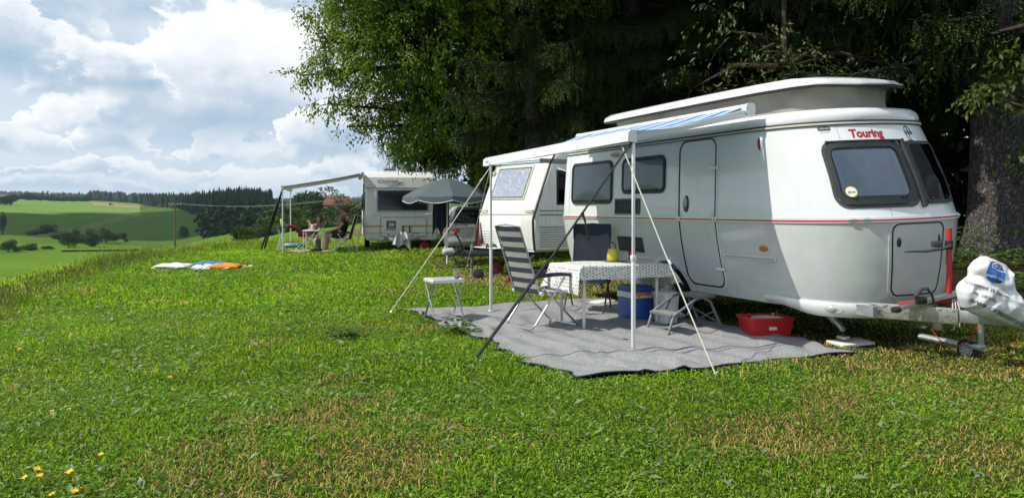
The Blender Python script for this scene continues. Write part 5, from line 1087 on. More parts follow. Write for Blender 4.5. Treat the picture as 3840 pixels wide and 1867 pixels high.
WBO = thing('washing_bowl', 'white bowl sitting inside the red crate', 'bowl', (2.83, 8.73, gzf(2.8, 8.72) + .033), R(8)); MB().lathe([(.001, 0), (.10, 0), (.165, .13), (.178, .155), (.172, .157), (.155, .125), (.095, .006), (.001, .006)], 28).build('bowl', M_WPL, WBO, 50)
BT = lathe_thing('soap_bottle', 'small white pump bottle standing in the bowl of the red crate', 'bottle', 2.88, 8.70, gzf(2.8, 8.72) + .041, [('bottle_body', [(.001, 0), (.028, 0), (.03, .01), (.03, .12), (.012, .145), (.012, .15)], M_WPL), ('pump', [(.012, .15), (.014, .152), (.014, .165), (.005, .168), (.005, .19), (.018, .192), (.018, .2), (.001, .2)], M_WPL)])
# boards
for x, y, rz, w, d, lab in ((1.34, 11.62, 40, .34, .22, 'small white board lying on the grass behind the table'), (3.45, 8.04, 15, .38, .26, 'pale board under the front corner steady of the large caravan')):
    o = MB().box((0, 0, .012), (w, d, .024), .003).build('levelling_board', mk('pale_board', (.66, .66, .62), rough=.7, var=.08), None); o.location = (x, y, gzf(x, y) + .012); o.rotation_euler = (R(2), R(-2), R(rz)); tag(o, lab, 'board')

# ---------------------------------------------------------------- hitch: bicycle carrier and covered coupling
BC = thing('bicycle_carrier', 'red post bicycle carrier with black clamp standing on the drawbar', 'bike carrier', (4.10, 7.40, 0)); Z = lambda py, Y=7.4: HC_ - (py - HY_) / F_ * Y
MB().tube([(0, 0, .47), (0, 0, 1.217)], .027, 14).build('post', M_RED, BC); MB().box((-.16, -.02, .535), (.62, .07, .05), .01, Matrix.Rotation(R(-6), 3, 'Y')).build('base_bar', M_RED, BC); MB().box((.02, 0, .56), (.14, .09, .06), .015).build('base_clamp', M_RED, BC)
ca = MB().tube([(0, -.03, 1.055), (-.08, -.05, 1.03), (-.24, -.05, 1.005), (-.44, -.05, 1.0)], [.018, .016, .013, .006], 8).build('clamp_arm', M_DKGREY, BC); MB().lathe([(.001, -.04), (.036, -.04), (.036, .04), (.001, .04)], 16, Matrix.Translation((0, 0, 1.06))).build('clamp_ring', M_BLACK, BC)
MB().box((-.13, -.02, 1.07), (.08, .07, .06), .015).build('clamp_jaw', M_DKGREY, BC); MB().tube([(-.10, -.02, 1.09), (-.11, -.03, 1.165)], [.018, .006], 8).build('clamp_lever', M_BLACK, BC)
rr_ = MB(); a = Vector((-.57, -.14, .46)); b = Vector((.12, -.02, .615)); q = (b - a).to_track_quat('X', 'Z').to_matrix()
for off, sz in (((0, 0, 0), (.72, .075, .008)), ((0, .036, .015), (.72, .006, .03)), ((0, -.036, .015), (.72, .006, .03))): rr_.box((a + b) / 2 + q @ Vector(off), sz, 0, q)
wr = rr_.build('wheel_rail', M_ALU, BC); MB().box(a + q @ Vector((.01, 0, .01)), (.06, .085, .05), .012, q).build('rail_end_cap', M_BLACK, wr)
MB().tube([(-.36, -.16, .53), (-.40, -.17, .60), (-.34, -.15, .66), (-.27, -.13, .665), (-.22, -.12, .60), (-.20, -.12, .52)], [.02, .022, .02, .016, .012, .01], 8).build('wheel_strap', M_DKGREY, wr); MB().box((-.34, -.15, .56), (.10, .07, .07), .02).build('strap_buckle', M_BLACK, wr)
RK = thing('tied_rope', 'knotted white cord tied round the foot of the red post', 'rope', (4.10, 7.34, .40)); mcd = MB()
for i in range(3): mcd.tube([(.0 + .02 * i, 0, .16), (-.02 + .03 * i, -.04, .08), (.02 + .03 * i, -.045, .0), (-.01 + .05 * i, -.04, -.12 + .03 * i)], .006, 6)
mcd.tube([(.035 * math.cos(a), .035 * math.sin(a) + .06, .17 + .01 * math.sin(2 * a)) for a in np.linspace(0, 6.283, 16, endpoint=False)], .008, 6, True); mcd.build('cord_strands', M_ALUW and mk('white_cord_mat', (.72, .71, .68), rough=.8), RK)
# drawbar fittings belong to the caravan
M_ERI = ER
MB().tube([ewp((0, 0, 0)) * 0 + Vector(p) for p in ((2.95, .96, .30), (2.9, .93, .16), (2.75, .90, .075), (2.60, .90, .13), (2.52, .9, .22))], .004, 6).build('breakaway_cable', M_RED, ER)
MB().box((2.68, .78, .30), (.10, .03, .12), .02).build('coupling_bracket', M_ZINC, ER); MB().tube([(2.35, .95, .12), (2.75, .97, .10)], .03, 8).build('rear_stay', M_ZINC, ER)
def hitch_bag():
    z5 = lambda x, y: (3000 + x / 1.788, 750 + y / 1.788); Y = 6.85
    out = [(1045, 590), (1075, 545), (1128, 505), (1132, 455), (1165, 405), (1210, 376), (1250, 376), (1310, 402), (1370, 428), (1415, 480), (1426, 590), (1470, 660), (1540, 700), (1640, 745), (1700, 800), (1690, 865), (1600, 895), (1500, 872), (1400, 842), (1310, 812), (1230, 792), (1150, 760), (1082, 718), (1055, 650)]
    c = P(*z5(1290, 640), Y); pts = []
    for i in range(len(out)):
        a = Vector(out[i]); b = Vector(out[(i + 1) % len(out)])
        for k in range(6): q = a.lerp(b, k / 6); p = P(*z5(q.x, q.y), Y); pts.append((p.x - c.x, p.z - c.z))
    rng = np.random.default_rng(3); m = MB(); n = len(pts); vs = []; fs = []; K = 20
    def cr(x, z, s): return .05 * (float(vnoise(np.array([x * 1.0 + 5]), np.array([z + 5]), 40 + s, .13)[0]) - .5) + .11 * abs(float(vnoise(np.array([x + z + 5]), np.array([z - x + 9]), 44 + s, .16)[0]) - .5) + .03 * (float(vnoise(np.array([x + 5]), np.array([z + 5]), 47 + s, .05)[0]) - .5)
    for side in (-1, 1):
        for k in range(K + (1 if side < 0 else 0)):
            f = 1 - k / K
            if side > 0 and k == 0: continue
            for x, z in pts: q = (1 - f ** 2.2) ** .5; vs.append(Vector((x * f, side * (.11 * q + cr(x * f, z * f, side) * min(1, q * 2)), z * f)))
    # front: K+1 rings (last collapses to centre), back: K-1 rings plus shared rim
    for k in range(K): fs += [(k * n + j, k * n + (j + 1) % n, (k + 1) * n + (j + 1) % n, (k + 1) * n + j) for j in range(n)]
    off = (K + 1) * n; fs += [(j, (j + 1) % n, off + (j + 1) % n, off + j) for j in range(n)]
    for k in range(K - 2): fs += [(off + k * n + j, off + k * n + (j + 1) % n, off + (k + 1) * n + (j + 1) % n, off + (k + 1) * n + j) for j in range(n)]
    fs.append(tuple(off + (K - 2) * n + j for j in range(n))); m.add(vs, fs)
    t = thing('hitch_cover_bag', 'white plastic bag with blue logo pulled over the caravan coupling', 'bag', (c.x, c.y, c.z)); bo = m.build('bag', mk('white_bag_plastic', (.78, .79, .80), rough=.35, var=.04, trans=.12), t, 28)
    from mathutils.bvhtree import BVHTree
    bv = BVHTree.FromPolygons([v.co.copy() for v in bo.data.vertices], [tuple(p.vertices) for p in bo.data.polygons])
    def put(geo, zx, zy, ang, mat, nm, off=.004):
        o = P(*z5(zx, zy), Y) - c; ca, sa = math.cos(R(ang)), math.sin(R(ang)); v = []
        for x, y in geo[0]:
            X = o.x + x * ca - y * sa; Zz = o.z + x * sa + y * ca; h = bv.ray_cast(Vector((X, -2, Zz)), Vector((0, 1, 0)))[0]; v.append(Vector((X, (h.y if h else -.1) - off, Zz)))
        return MB().add(v, geo[1]).build(nm, mat, bo, 180)
    def dsk(rx, ry, n=30, rings=7):
        v = [(rx * (k / rings) * math.cos(2 * math.pi * i / n), ry * (k / rings) * math.sin(2 * math.pi * i / n)) for k in range(1, rings + 1) for i in range(n)] + [(0, 0)]
        return v, [(k * n + i, k * n + (i + 1) % n, (k + 1) * n + (i + 1) % n, (k + 1) * n + i) for k in range(rings - 1) for i in range(n)] + [(i, (i + 1) % n, rings * n) for i in range(n)]
    px = Y / F_ / 1.788; M_BL = mk('blue_print', (.02, .11, .42), rough=.4, var=.05); M_GP = mk('grey_print', (.10, .12, .16), rough=.5)
    put(dsk(70 * px, 72 * px), 1262, 478, -15, M_BL, 'logo_disc')
    def stroke(pl, w):
        v = []; f = []
        for i, (x, y) in enumerate(pl):
            a = pl[max(i - 1, 0)]; b = pl[min(i + 1, len(pl) - 1)]; d = math.hypot(b[0] - a[0], b[1] - a[1]); nx, ny = -(b[1] - a[1]) / d * w, (b[0] - a[0]) / d * w; v += [(x + nx, y + ny), (x - nx, y - ny)]
            if i: k = 2 * i; f.append((k - 2, k - 1, k + 1, k))
        return v, f
    S = px
    put(stroke([(x * S, y * S) for x, y in ((-52, -14), (-40, 14), (-10, 30), (30, 26), (48, 8), (50, -14), (20, -18), (-20, -18), (-52, -14))], 3 * S), 1285, 448, -20, M_WHITE, 'logo_caravan', .008)
    for dx in (-18, 14): put(stroke([((dx + a) * S, b * S) for a, b in ((-9, -2), (-9, 14), (9, 14), (9, -2), (-9, -2))], 2.5 * S), 1285, 446, -20, M_WHITE, 'logo_window', .008)
    put(text_geo('oppelmans', 27 * px * 1.2, 0, .0006), 1232, 503, -20, M_WHITE, 'logo_text', .009)
    put(text_geo('ottenend 2B Nuenen', 27 * px * 1.15, 0, .0005), 1212, 590, -22, M_GP, 'address_text'); put(text_geo('040 2831716', 27 * px * 1.1, 0, .0005), 1178, 636, -22, M_GP, 'phone_text'); put(text_geo('www.caravancompleet.nl', 38 * px * 1.25, 0, .0008), 1318, 760, -25, M_GP, 'web_text')
    return t
hitch_bag()

# ---------------------------------------------------------------- the middle caravan (half hidden behind the large one)
M_OW = mk('old_white_panel', (.78, .78, .75), rough=.35, var=.03, coat=.2, dirt=(.58, .57, .52), dscale=3., dlo=.5, dhi=.85, streak=.5)
M_STUCCO = mk('stucco_panel', (.70, .69, .63), rough=.5, var=.04, bump=.8, bscale=70)
M_RIB = mk('silver_rib', (.40, .41, .40), rough=.4, metal=.5, var=.1); M_TEAL = mk('teal_stripe', (.13, .22, .26), rough=.4); M_GSTR = mk('grey_stripe', (.25, .25, .25), rough=.4)
CM = thing('caravan', 'older white ribbed caravan half hidden behind the large one', 'caravan', (-.12, 16.6, 0), R(214)); CM.scale = (1, 1, 1.065)
prof = [(0, .50), (.04, .80), (.05, 1.13), (-.08, 1.45), (-.40, 2.22), (-.50, 2.36), (-.75, 2.46), (-2.5, 2.52), (-4.9, 2.48), (-5.1, 2.3), (-5.15, .50)]
def hull(prof, hw, r=.05):
    rings = []
    cx = sum(p[0] for p in prof) / len(prof); cz = sum(p[1] for p in prof) / len(prof)
    for y, s in ((-hw, r), (-hw + r * .4, r * .35), (-hw + r, 0), (hw - r, 0), (hw - r * .4, r * .35), (hw, r)):
        ring = []
        for x, z in prof: dx, dz = x - cx, z - cz; L = max(abs(dx), .1); ring.append(Vector((x - math.copysign(min(s, abs(dx)), dx), y, z - math.copysign(min(s, abs(dz)), dz))))
        rings.append(ring)
    return loft(rings)
MB().add(*hull(prof, 1.05)).build('body', M_OW, CM, 30)
def fx(z, prof=prof): # front profile x at height z
    q = [(p[1], p[0]) for p in prof[:7]]; return float(np.interp(z, [a for a, _ in q], [b for _, b in q]))
def front_quad(y0, y1, z0, z1, off, mat, nm, par, prof=prof, n=6, sl=None):
    m = MB(); vs = []
    for k in range(n + 1):
        z = z0 + (z1 - z0) * k / n; x = fx(z, prof) + off
        vs += [Vector((x, y0, z)), Vector((x, y1, z))]
    fs = [(2 * k, 2 * k + 1, 2 * k + 3, 2 * k + 2) for k in range(n)]; bk = [Vector((v.x - .02, v.y, v.z)) for v in vs]; N0 = len(vs)
    fs += [(N0 + a, N0 + b, N0 + c, N0 + d) for a, b, c, d in fs[:n]] + [(0, 1, N0 + 1, N0), (2 * n, 2 * n + 1, N0 + 2 * n + 1, N0 + 2 * n)]
    for k in range(n): fs += [(2 * k, 2 * k + 2, N0 + 2 * k + 2, N0 + 2 * k), (2 * k + 1, 2 * k + 3, N0 + 2 * k + 3, N0 + 2 * k + 1)]
    return m.add(vs + bk, fs).build(nm, mat, par)
M_FOIL = mk('crinkled_foil_blind', (.82, .82, .83), rough=.4, metal=.25, var=.2, vscale=9, bump=1., bscale=16)
w = front_quad(-.80, .52, 1.50, 2.16, .022, M_CREAM, 'front_window', CM); front_quad(-.73, .45, 1.555, 2.11, .030, M_FOIL, 'foil_blind', w); front_quad(-.75, .47, 1.535, 2.13, .042, M_PANE, 'pane', w)
front_quad(-1.0, 1.0, 2.20, 2.235, .012, M_TEAL, 'teal_band', CM, n=2); front_quad(-1.0, 1.0, 2.255, 2.275, .012, M_TEAL, 'grey_band', CM, n=2)
front_quad(-1.0, .98, 1.20, 1.225, .016, M_CREAM, 'moulding', CM, n=2); front_quad(.62, 1.0, .55, 1.18, .010, M_STUCCO, 'stucco_corner', CM); front_quad(.60, .985, 1.24, 2.18, .010, M_STUCCO, 'stucco_pillar', CM)
for k in range(7): front_quad(-.98, .60, .56 + k * .05, .575 + k * .05, .012, M_OW, 'front_rib', CM, n=1)
m = MB(); m.tube([(fx(z) + .01, 1.05, z) for z in np.linspace(.52, 2.34, 16)], .022, 8); m.build('corner_trim', M_BLACK, CM)
for y in (.86, -.86): hb = MB(); hb.tube([(fx(1.28) + .01, y - .12, 1.28), (fx(1.28) + .06, y - .12, 1.28), (fx(1.28) + .06, y + .12, 1.28), (fx(1.28) + .01, y + .12, 1.28)], .014, 6); hb.build('grab_handle', M_CREAM, CM)
ml = MB().box((fx(2.05) + .03, -.93, 2.05), (.05, .09, .07), .015).build('marker_lamp', M_CREAM, CM)
sw = MB().box((-.95, 1.058, 1.72), (.85, .02, .66), .06).build('side_window', M_BLACK, CM); MB().box((-.95, 1.066, 1.72), (.77, .016, .58), .05).build('pane', M_PANED, sw); MB().tube([(-.5, 1.08, 2.1), (-.55, 1.32, 2.02), (-1.35, 1.32, 2.02), (-1.4, 1.08, 2.1)], .01, 6).build('window_stay', M_ALUW, sw)
for z, h_, mt_ in ((2.22, .09, M_GSTR), (1.28, .025, M_GSTR), (1.20, .03, M_GSTR), (.98, .02, M_RIB)): MB().box((-2.6, 1.052, z), (5.0, .012, h_), .003).build('side_stripe', mt_, CM)
for k in range(9): MB().box((-2.6, 1.053, .60 + k * .045), (5.0, .016, .022), .006).build('silver_rib', M_RIB, CM)
wheel(CM, -2.6, .95, .31, .31, .18, M_ZINC)
d = MB()
for s in (-1, 1): a = Vector((-.3, s * .6, .46)); b = Vector((1.02, s * .05, .46)); dd = b - a; d.box((a + b) / 2, (dd.length, .05, .10), .008, Matrix.Rotation(math.atan2(dd.y, dd.x), 3, 'Z'))
d.box((1.05, 0, .47), (.36, .10, .10), .012); d.tube([(1.2, 0, .49), (1.42, 0, .50)], .04, 10); d.build('drawbar', M_DKGREY, CM)
MB().tube([(1.36, 0, .50), (1.52, 0, .49)], [.05, .035], 10).build('coupling', M_ZINC, CM); MB().tube([(1.12, 0, .52), (1.22, 0, .52)], .06, 10).build('bellows', M_BLACK, CM)
MB().tube([(.85, 0, .62), (.85, 0, .0)], .028, 8).build('jockey_post', M_ZINC, CM); MB().box((.85, 0, .012), (.12, .1, .02), .005).build('post_foot', M_ZINC, CM)
MB().tube([(1.0, -.06, .52), (1.1, -.10, .75), (1.18, -.12, .86)], [.018, .02, .024], 8).build('brake_lever', M_BLACK, CM); MB().tube([(.98, .08, .44), (.86, .12, .35)], [.01, .018], 8).build('red_brake_grip', M_RED, CM)
MB().box((.2, .05, .56), (.75, .85, .02), .005).build('drawbar_tray', M_ALUW, CM)
for i in range(2): MB().tube([(1.3, .03, .45), (1.22, .06, .25 - .04 * i), (1.0 - .1 * i, .08, .2), (.75, .05, .32), (.6, .0, .43)], .009, 6).build('cable', M_BLACK, CM)
MB().box((-.1, .6, .30), (.45, .05, .05), .006, Matrix.Rotation(R(35), 3, 'Y')).build('corner_steady', M_ZINC, CM)
def cml(x, y, z=0): q = Matrix.Translation((-.12, 16.6, 0)) @ Matrix.Rotation(R(214), 4, 'Z'); return q @ Vector((x, y, z))
# things on and round that drawbar
def shoe(label, p, rz):
    t = thing('shoe', label, 'shoe', p, rz); rows = []
    for x, w, z0, z1 in ((-.13, .030, .0, .075), (-.11, .036, 0, .09), (-.04, .036, 0, .085), (.03, .042, 0, .06), (.09, .042, 0, .045), (.13, .03, .004, .03)): rows.append([Vector((x, -w, z0)), Vector((x, w, z0)), Vector((x, w * .9, (z0 + z1) / 2)), Vector((x, w * .55, z1)), Vector((x, -w * .55, z1)), Vector((x, -w * .9, (z0 + z1) / 2))])
    MB().add(*loft(rows)).build('upper', M_DKF, t, 60); MB().add(*loft([[Vector((v.x * 1.03, v.y * 1.08, z)) for v in (Vector((-.13, -.03, 0)), Vector((0, -.04, 0)), Vector((.09, -.043, 0)), Vector((.13, -.02, 0)), Vector((.13, .02, 0)), Vector((.09, .043, 0)), Vector((0, .04, 0)), Vector((-.13, .03, 0)))] for z in (-.012, .006)])).build('sole', mk('brown_sole', (.09, .045, .03), rough=.7), t)
for i, (x, y) in enumerate(((.50, .05), (.36, .12), (.18, .20))): shoe(('dark walking shoe at the front of the drawbar tray, nearest the hitch', 'dark walking shoe in the middle of the drawbar tray', 'dark walking shoe at the back of the drawbar tray, nearest the caravan')[i], cml(x, y, .585), R(214 + 60 + i * 15))
sd_ = thing('sandal', 'red and white sandal on the drawbar tray beside the dark shoes', 'sandal', cml(.10, .40, .575), R(250)); MB().box((0, 0, .008), (.24, .085, .016), .006).build('sole', M_DKF, sd_); MB().tube([(.05, -.04, .015), (.05, 0, .055), (.05, .04, .015)], .012, 6).build('strap', M_RED, sd_); MB().tube([(-.05, -.04, .015), (-.06, 0, .06), (-.05, .04, .015)], .012, 6).build('strap', M_WPL, sd_)
def rag(name, label, cat, p, w, h, mat, rz=0., fold=.05, seed=1, cone=.35, thick=.06):
    """hanging crumpled cloth: gathered at the top, folds widening downward"""
    t = thing(name, label, cat, p, rz); m = MB()
    def fn(u, v):
        q = (u - .5) * 2; ww = w * (cone + (1 - cone) * v ** .7); zz = -h * v * (1 - .25 * abs(math.sin(q * 3 + seed))); return Vector((q * ww / 2, fold * math.sin(q * 9 + seed) * (.4 + v) + thick * (1 - q * q), zz))
    m.grid(fn, 26, 10); m.build('cloth', mat, t, 180); return t
M_GTOW = mk('grey_towel', (.50, .50, .54), rough=.95, var=.15, bump=.5, bscale=90); M_WTOW = mk('white_towel', (.74, .74, .73), rough=.95, var=.06, bump=.4, bscale=90)
tw = thing('hitch_towel', 'grey cloth wrapped over the coupling of the middle caravan', 'cloth', cml(1.40, 0, .53)); m = MB(); m.add(*loft([[Vector((x, (.06 + .008 * math.sin(a * 3 + x * 30)) * math.cos(a) * s, (.055 + .01 * math.cos(a * 4)) * math.sin(a) * s + .01)) for a in np.linspace(0, 6.283, 20, endpoint=False)] for x, s in ((-.13, .8), (-.11, 1.1), (-.03, 1.2), (.04, 1.1), (.10, 1.15), (.12, .8))])); m.build('wrap', M_GTOW, tw, 180); tw.rotation_euler = (0, 0, R(214))
rag('printed_cloth', 'red patterned cloth hanging at the left edge of the middle caravan', 'cloth', cml(.06, -1.0, 1.10), .30, .62, mk('red_print_cloth', (.22, .07, .08), rough=.9, var=.8, vscale=22), R(-60), .03, 2)
rb = lathe_thing('dark_red_bucket', 'dark red patterned bucket under the middle caravan drawbar', 'bucket', *cml(.15, -.15, 0), [('bucket_body', [(.001, .003), (.13, .003), (.17, .30), (.178, .30), (.175, .29), (.16, .29), (.12, .01), (.001, .01)], mk('dark_red_pattern', (.16, .035, .03), rough=.7, var=.7, vscale=14))])
pn = lathe_thing('black_pan_lid', 'black round lid leaning on the grass by the post of the middle caravan', 'lid', -.66, 15.6, .10, [('lid', [(.001, .02), (.06, .016), (.11, 0), (.112, .004), (.001, .03)], M_BLACK)]); pn.rotation_euler = (R(75), 0, R(20))
rt = thing('small_red_toolbox', 'dark red box on the worn grass under the middle caravan', 'box', (.02, 15.0, .0), R(30)); MB().box((0, 0, .06), (.28, .14, .11), .02).build('case', mk('dark_red_box', (.2, .03, .03), rough=.5), rt); MB().tube([(-.07, 0, .11), (-.05, 0, .15), (.05, 0, .15), (.07, 0, .11)], .008, 6).build('handle', M_BLACK, rt)

# ---------------------------------------------------------------- the far caravan
KX, KY = -3.68, 26.33; KR = R(-78)
CK = thing('caravan', 'white caravan with orange stripe, wide front window and awning, farthest of the three', 'caravan', (KX, KY, 0), KR)
kp = [(0, .36), (.04, .50), (.06, 1.0), (-.05, 2.06), (-.10, 2.25), (-.16, 2.45), (-.34, 2.61), (-.6, 2.655), (-3., 2.66), (-5.2, 2.6), (-5.3, .36)]
M_KW = mk('far_caravan_white', (.80, .81, .80), rough=.35, var=.03, coat=.2, dirt=(.62, .62, .58), dscale=1.5, dlo=.5, dhi=.9, streak=.4)
MB().add(*hull(kp, 1.2, .07)).build('body', M_KW, CK, 30)
kq = lambda *a, **k: front_quad(*a, prof=kp, **k)
w = kq(-.86, .91, 1.28, 2.06, .02, mk('pale_blue_frame', (.52, .57, .62), rough=.4), 'front_window', CK); kq(-.80, .85, 1.35, 2.0, .028, mk('dark_grey_blind', (.13, .125, .135), rough=.6, var=.3, vscale=2), 'blind', w); kq(-.80, .85, 1.345, 2.005, .04, M_PANE, 'pane', w)  # blind in dark grey with a little noise in its tone
kq(-1.19, 1.19, 2.085, 2.11, .02, M_GSTR, 'seam_moulding', CK, n=1); kq(-1.19, 1.19, .585, .60, .012, M_GSTR, 'lower_seam', CK, n=1)
M_OCH = mk('ochre_stripe', (.62, .38, .06), rough=.4, var=.05)
for a, b in ((-1.19, -.62), (-.02, 1.19)): kq(a, b, .795, .855, .012, M_OCH, 'ochre_stripe', CK, n=1)
lk = kq(-.71, .82, .48, 1.12, .006, M_KW, 'locker_door', CK, n=4); gs = MB(); gs.tube([Vector((fx(z, kp) + .012, y, z)) for y, z in rrect(-.71, .82, .48, 1.12, .08, 4, 8)], .012, 5, True); gs.build('locker_seam', M_GSTR, lk); MB().box((fx(.55, kp) + .02, -.44, .545), (.02, .06, .04), .008).build('lock', M_DKGREY, lk)
def knaus_logo():
    lg = kq(-.51, -.20, .755, 1.0, .010, mk('dark_blue_grey_print', (.07, .09, .12), rough=.5), 'logo', CK, n=2); m = MB()
    for k in range(4):
        c = [(-.46 + .05 * k + .05 * math.sin(q * 3), .785 + .045 * q * 4 * .95) for q in np.linspace(0, 1, 8)]
        for i in range(7):
            a, b = c[i], c[i + 1]; w0 = .016 * math.sin((i / 7) * 3.14) + .003; w1 = .016 * math.sin(((i + 1) / 7) * 3.14) + .003; x = fx(.87, kp) + .036
            m.add([(x, a[0] - w0, a[1]), (x, a[0] + w0, a[1]), (x, b[0] + w1, b[1]), (x, b[0] - w1, b[1])], [(0, 1, 2, 3)])
    m.build('logo_leaves', M_WHITE, lg); v, f = text_geo('KNAUS', .095, 0, .002); MB().add([(fx(.71, kp) + .014, -.355 + x, .705 + y) for x, y in v], f).build('logo_letters', M_INK, lg)
knaus_logo()
v, f = text_geo('S\u00dcDWIND', .14, .15, .001, 1.1); MB().add([(fx(2.31 + y, kp) + .014, -.46 + x, 2.31 + y) for x, y in v], f).build('lettering', M_INK, CK)
def swoosh(pts, mat, nm):
    m = MB(); n = len(pts) // 2
    m.add([(fx(z, kp) + .014, y, z) for y, z in pts], [tuple(range(len(pts)))]); m.build(nm, mat, CK)
zz = lambda x, y: ((x - 552) / 306, 3.184 - .0033 * y)
swoosh([zz(400, 322), zz(440, 318), zz(520, 250), zz(500, 258)], mk('pale_blue_print', (.25, .45, .62), rough=.4), 'pale_swoosh'); swoosh([zz(472, 325), zz(500, 312), zz(578, 262), zz(530, 275)], mk('navy_print', (.03, .07, .25), rough=.4), 'navy_swoosh'); swoosh([zz(545, 290), zz(585, 288), zz(560, 296), zz(590, 302), zz(548, 298)], M_OCH, 'ochre_flash'); swoosh([zz(375, 282), zz(445, 282), zz(445, 288), zz(380, 288)], M_OCH, 'ochre_underline')
for y in (-.84, .90): m = MB(); x = fx(1.22, kp); m.tube([(x, y - .10, 1.20), (x + .06, y - .10, 1.22), (x + .06, y + .10, 1.22), (x, y + .10, 1.20)], .016, 6); m.build('grab_handle', M_KW, CK)
for y in (-1.02, 1.10): a = MB().box((fx(.45, kp) + .012, y, .445), (.03, .14, .06), .01).build('front_lamp', M_ALU, CK); MB().box((fx(.45, kp) + .028, y, .445), (.01, .12, .045), .006).build('lens', M_WPL, a)
MB().box((fx(.6, kp) + .05, -.25, .60), (.05, .20, .05), .012, Matrix.Rotation(R(40), 3, 'X')).build('locker_lever', M_WPL, CK); 
for y in (.03, .25): MB().box((fx(.8, kp) + .05, y, .72), (.04, .05, .24), .01).build('bike_hook', M_DKGREY, CK)
for x, y in ((-1.4, -.35), (-2.6, .35), (-3.6, -.3)): 
    hgt = 2.66; a = MB().box((x, y, hgt + .03), (.75, .6, .06), .02).build('roof_hatch', M_WPL, CK); MB().box((x + .02, y, hgt + .10), (.62, .48, .07), .03, Matrix.Rotation(R(-8), 3, 'Y')).build('hatch_dome', mk('smoked_dome', (.5, .52, .52), rough=.2), a)
# side with door and windows (left side)
for x0, x1, z0, z1 in ((-.75, -.25, 1.35, 1.95), (-3.6, -2.6, 1.35, 1.95), (-4.9, -4.0, 1.35, 1.95)): w = MB().box(((x0 + x1) / 2, -1.205, (z0 + z1) / 2), (x1 - x0, .03, z1 - z0), .05).build('side_window', M_BLACK, CK); MB().box(((x0 + x1) / 2, -1.212, (z0 + z1) / 2), (x1 - x0 - .08, .03, z1 - z0 - .08), .04).build('pane', M_PANED, w)
dr = MB().box((-1.45, -1.203, 1.38), (.62, .02, 1.75), .06).build('door', M_KW, CK); dq = MB(); dq.tube([Vector((x, -1.218, z)) for x, z in rrect(-1.77, -1.13, .50, 2.26, .06, 4, 6)], .012, 5, True); dq.build('door_seal', M_GSTR, dr); MB().box((-1.25, -1.225, 1.25), (.05, .03, .14), .012).build('door_handle', M_DKGREY, dr); MB().box((-1.45, -1.218, 1.72), (.34, .02, .55), .04).build('door_pane', M_PANED, dr)
MB().box((-2.7, -1.203, .825), (5., .012, .06), .002).build('side_stripe', M_OCH, CK)
wheel(CK, -2.2, -1.08, .31, .31, .18, M_ZINC); wheel(CK, -2.2, 1.08, .31, .31, .18, M_ZINC)
m = MB()
for s in (-1, 1): a = Vector((-.4, s * .75, .40)); b = Vector((1.15, s * .05, .42)); dd = b - a; m.box((a + b) / 2, (dd.length, .05, .10), .008, Matrix.Rotation(math.atan2(dd.y, dd.x), 3, 'Z'))
m.box((1.25, 0, .43), (.40, .10, .10), .012); m.build('drawbar', M_ZINC, CK); MB().box((-2.5, 0, .36), (4.9, 2.0, .06), 0).build('chassis', M_DKGREY, CK)
MB().tube([(.95, .12, .65), (.95, .12, .12)], .026, 8).build('jockey_post', M_ZINC, CK); wheel(CK, .88, .12, .10, .10, .06, M_GREYP, name='jockey_wheel'); MB().tube([(.7, .25, .50), (.78, .35, .62), (.8, .5, .60)], .02, 6).build('hand_crank', M_BLACK, CK)
for y in (-.75, .8): MB().box((-.25, y, .20), (.05, .04, .46), .006, Matrix.Rotation(R(25), 3, 'Y')).build('corner_steady', M_ZINC, CK)
KM = Matrix.Translation((KX, KY, 0)) @ Matrix.Rotation(KR, 4, 'Z')
def kl(x, y, z=0): return KM @ Vector((x, y, z))
rag('white_towel', 'white towel draped over the far caravan coupling', 'towel', kl(1.30, -.10, .66), .62, .52, M_WTOW, R(15), .06, 4, .55, .12)
rbk = lathe_thing('red_gas_bottle', 'dark red bucket in the shade under the far caravan', 'bucket', *kl(.1, .75, 0), [('bucket_body', [(.001, .003), (.13, .003), (.16, .26), (.168, .26), (.165, .25), (.12, .01), (.001, .01)], mk('bucket_red', (.25, .03, .02), rough=.6))])  # bucket in a plain dark red
# its awning
KA = thing('awning', 'open awning of the far caravan, seen edge on, on a thin pole', 'awning', (KX, KY, 0), KR); pz = G(1060, 952); pl_ = KM.inverted() @ Vector((pz.x, pz.y, 0))
m = MB(); m.box((-2.0, -1.30, 2.56), (3.9, .13, .13), .03); m.build('case', M_KW, KA); lz = 2.07; ly = pl_.y; x1 = pl_.x
def kf(u, v): x = (-.08 - 3.8 * u) * (1 - v) + (x1 - 3.8 * u) * v; return Vector((x, -1.36 * (1 - v) + ly * v, 2.58 * (1 - v) + (lz + .03) * v - .03 * math.sin(v * 3.14)))
MB().grid(kf, 10, 10).build('fabric', mk('grey_striped_fabric', (.34, .36, .36), rough=.8, var=.2, vscale=3, trans=.2), KA, 180)
m = MB(); m.add(*loft([[Vector((x, ly + y, lz + z)) for y, z in ((-.04, -.05), (.04, -.05), (.05, .03), (0, .06), (-.05, .03))] for x in (x1 + .04, x1 - 3.85)])); m.build('lead_rail', M_KW, KA); MB().tube([(-.1, -1.34, 2.52), (x1 - .02, ly, lz - .0)], .028, 8).build('rafter', M_GREYP, KA)
for dx in (0, -3.7): q = kl(x1 + dx, ly); MB().tube([(x1 + dx, ly, gzf(q.x, q.y)), (x1 + dx, ly, lz)], .020, 8).build('support_pole', M_ALUW, KA)
top = Vector((pz.x, pz.y, 2.0))
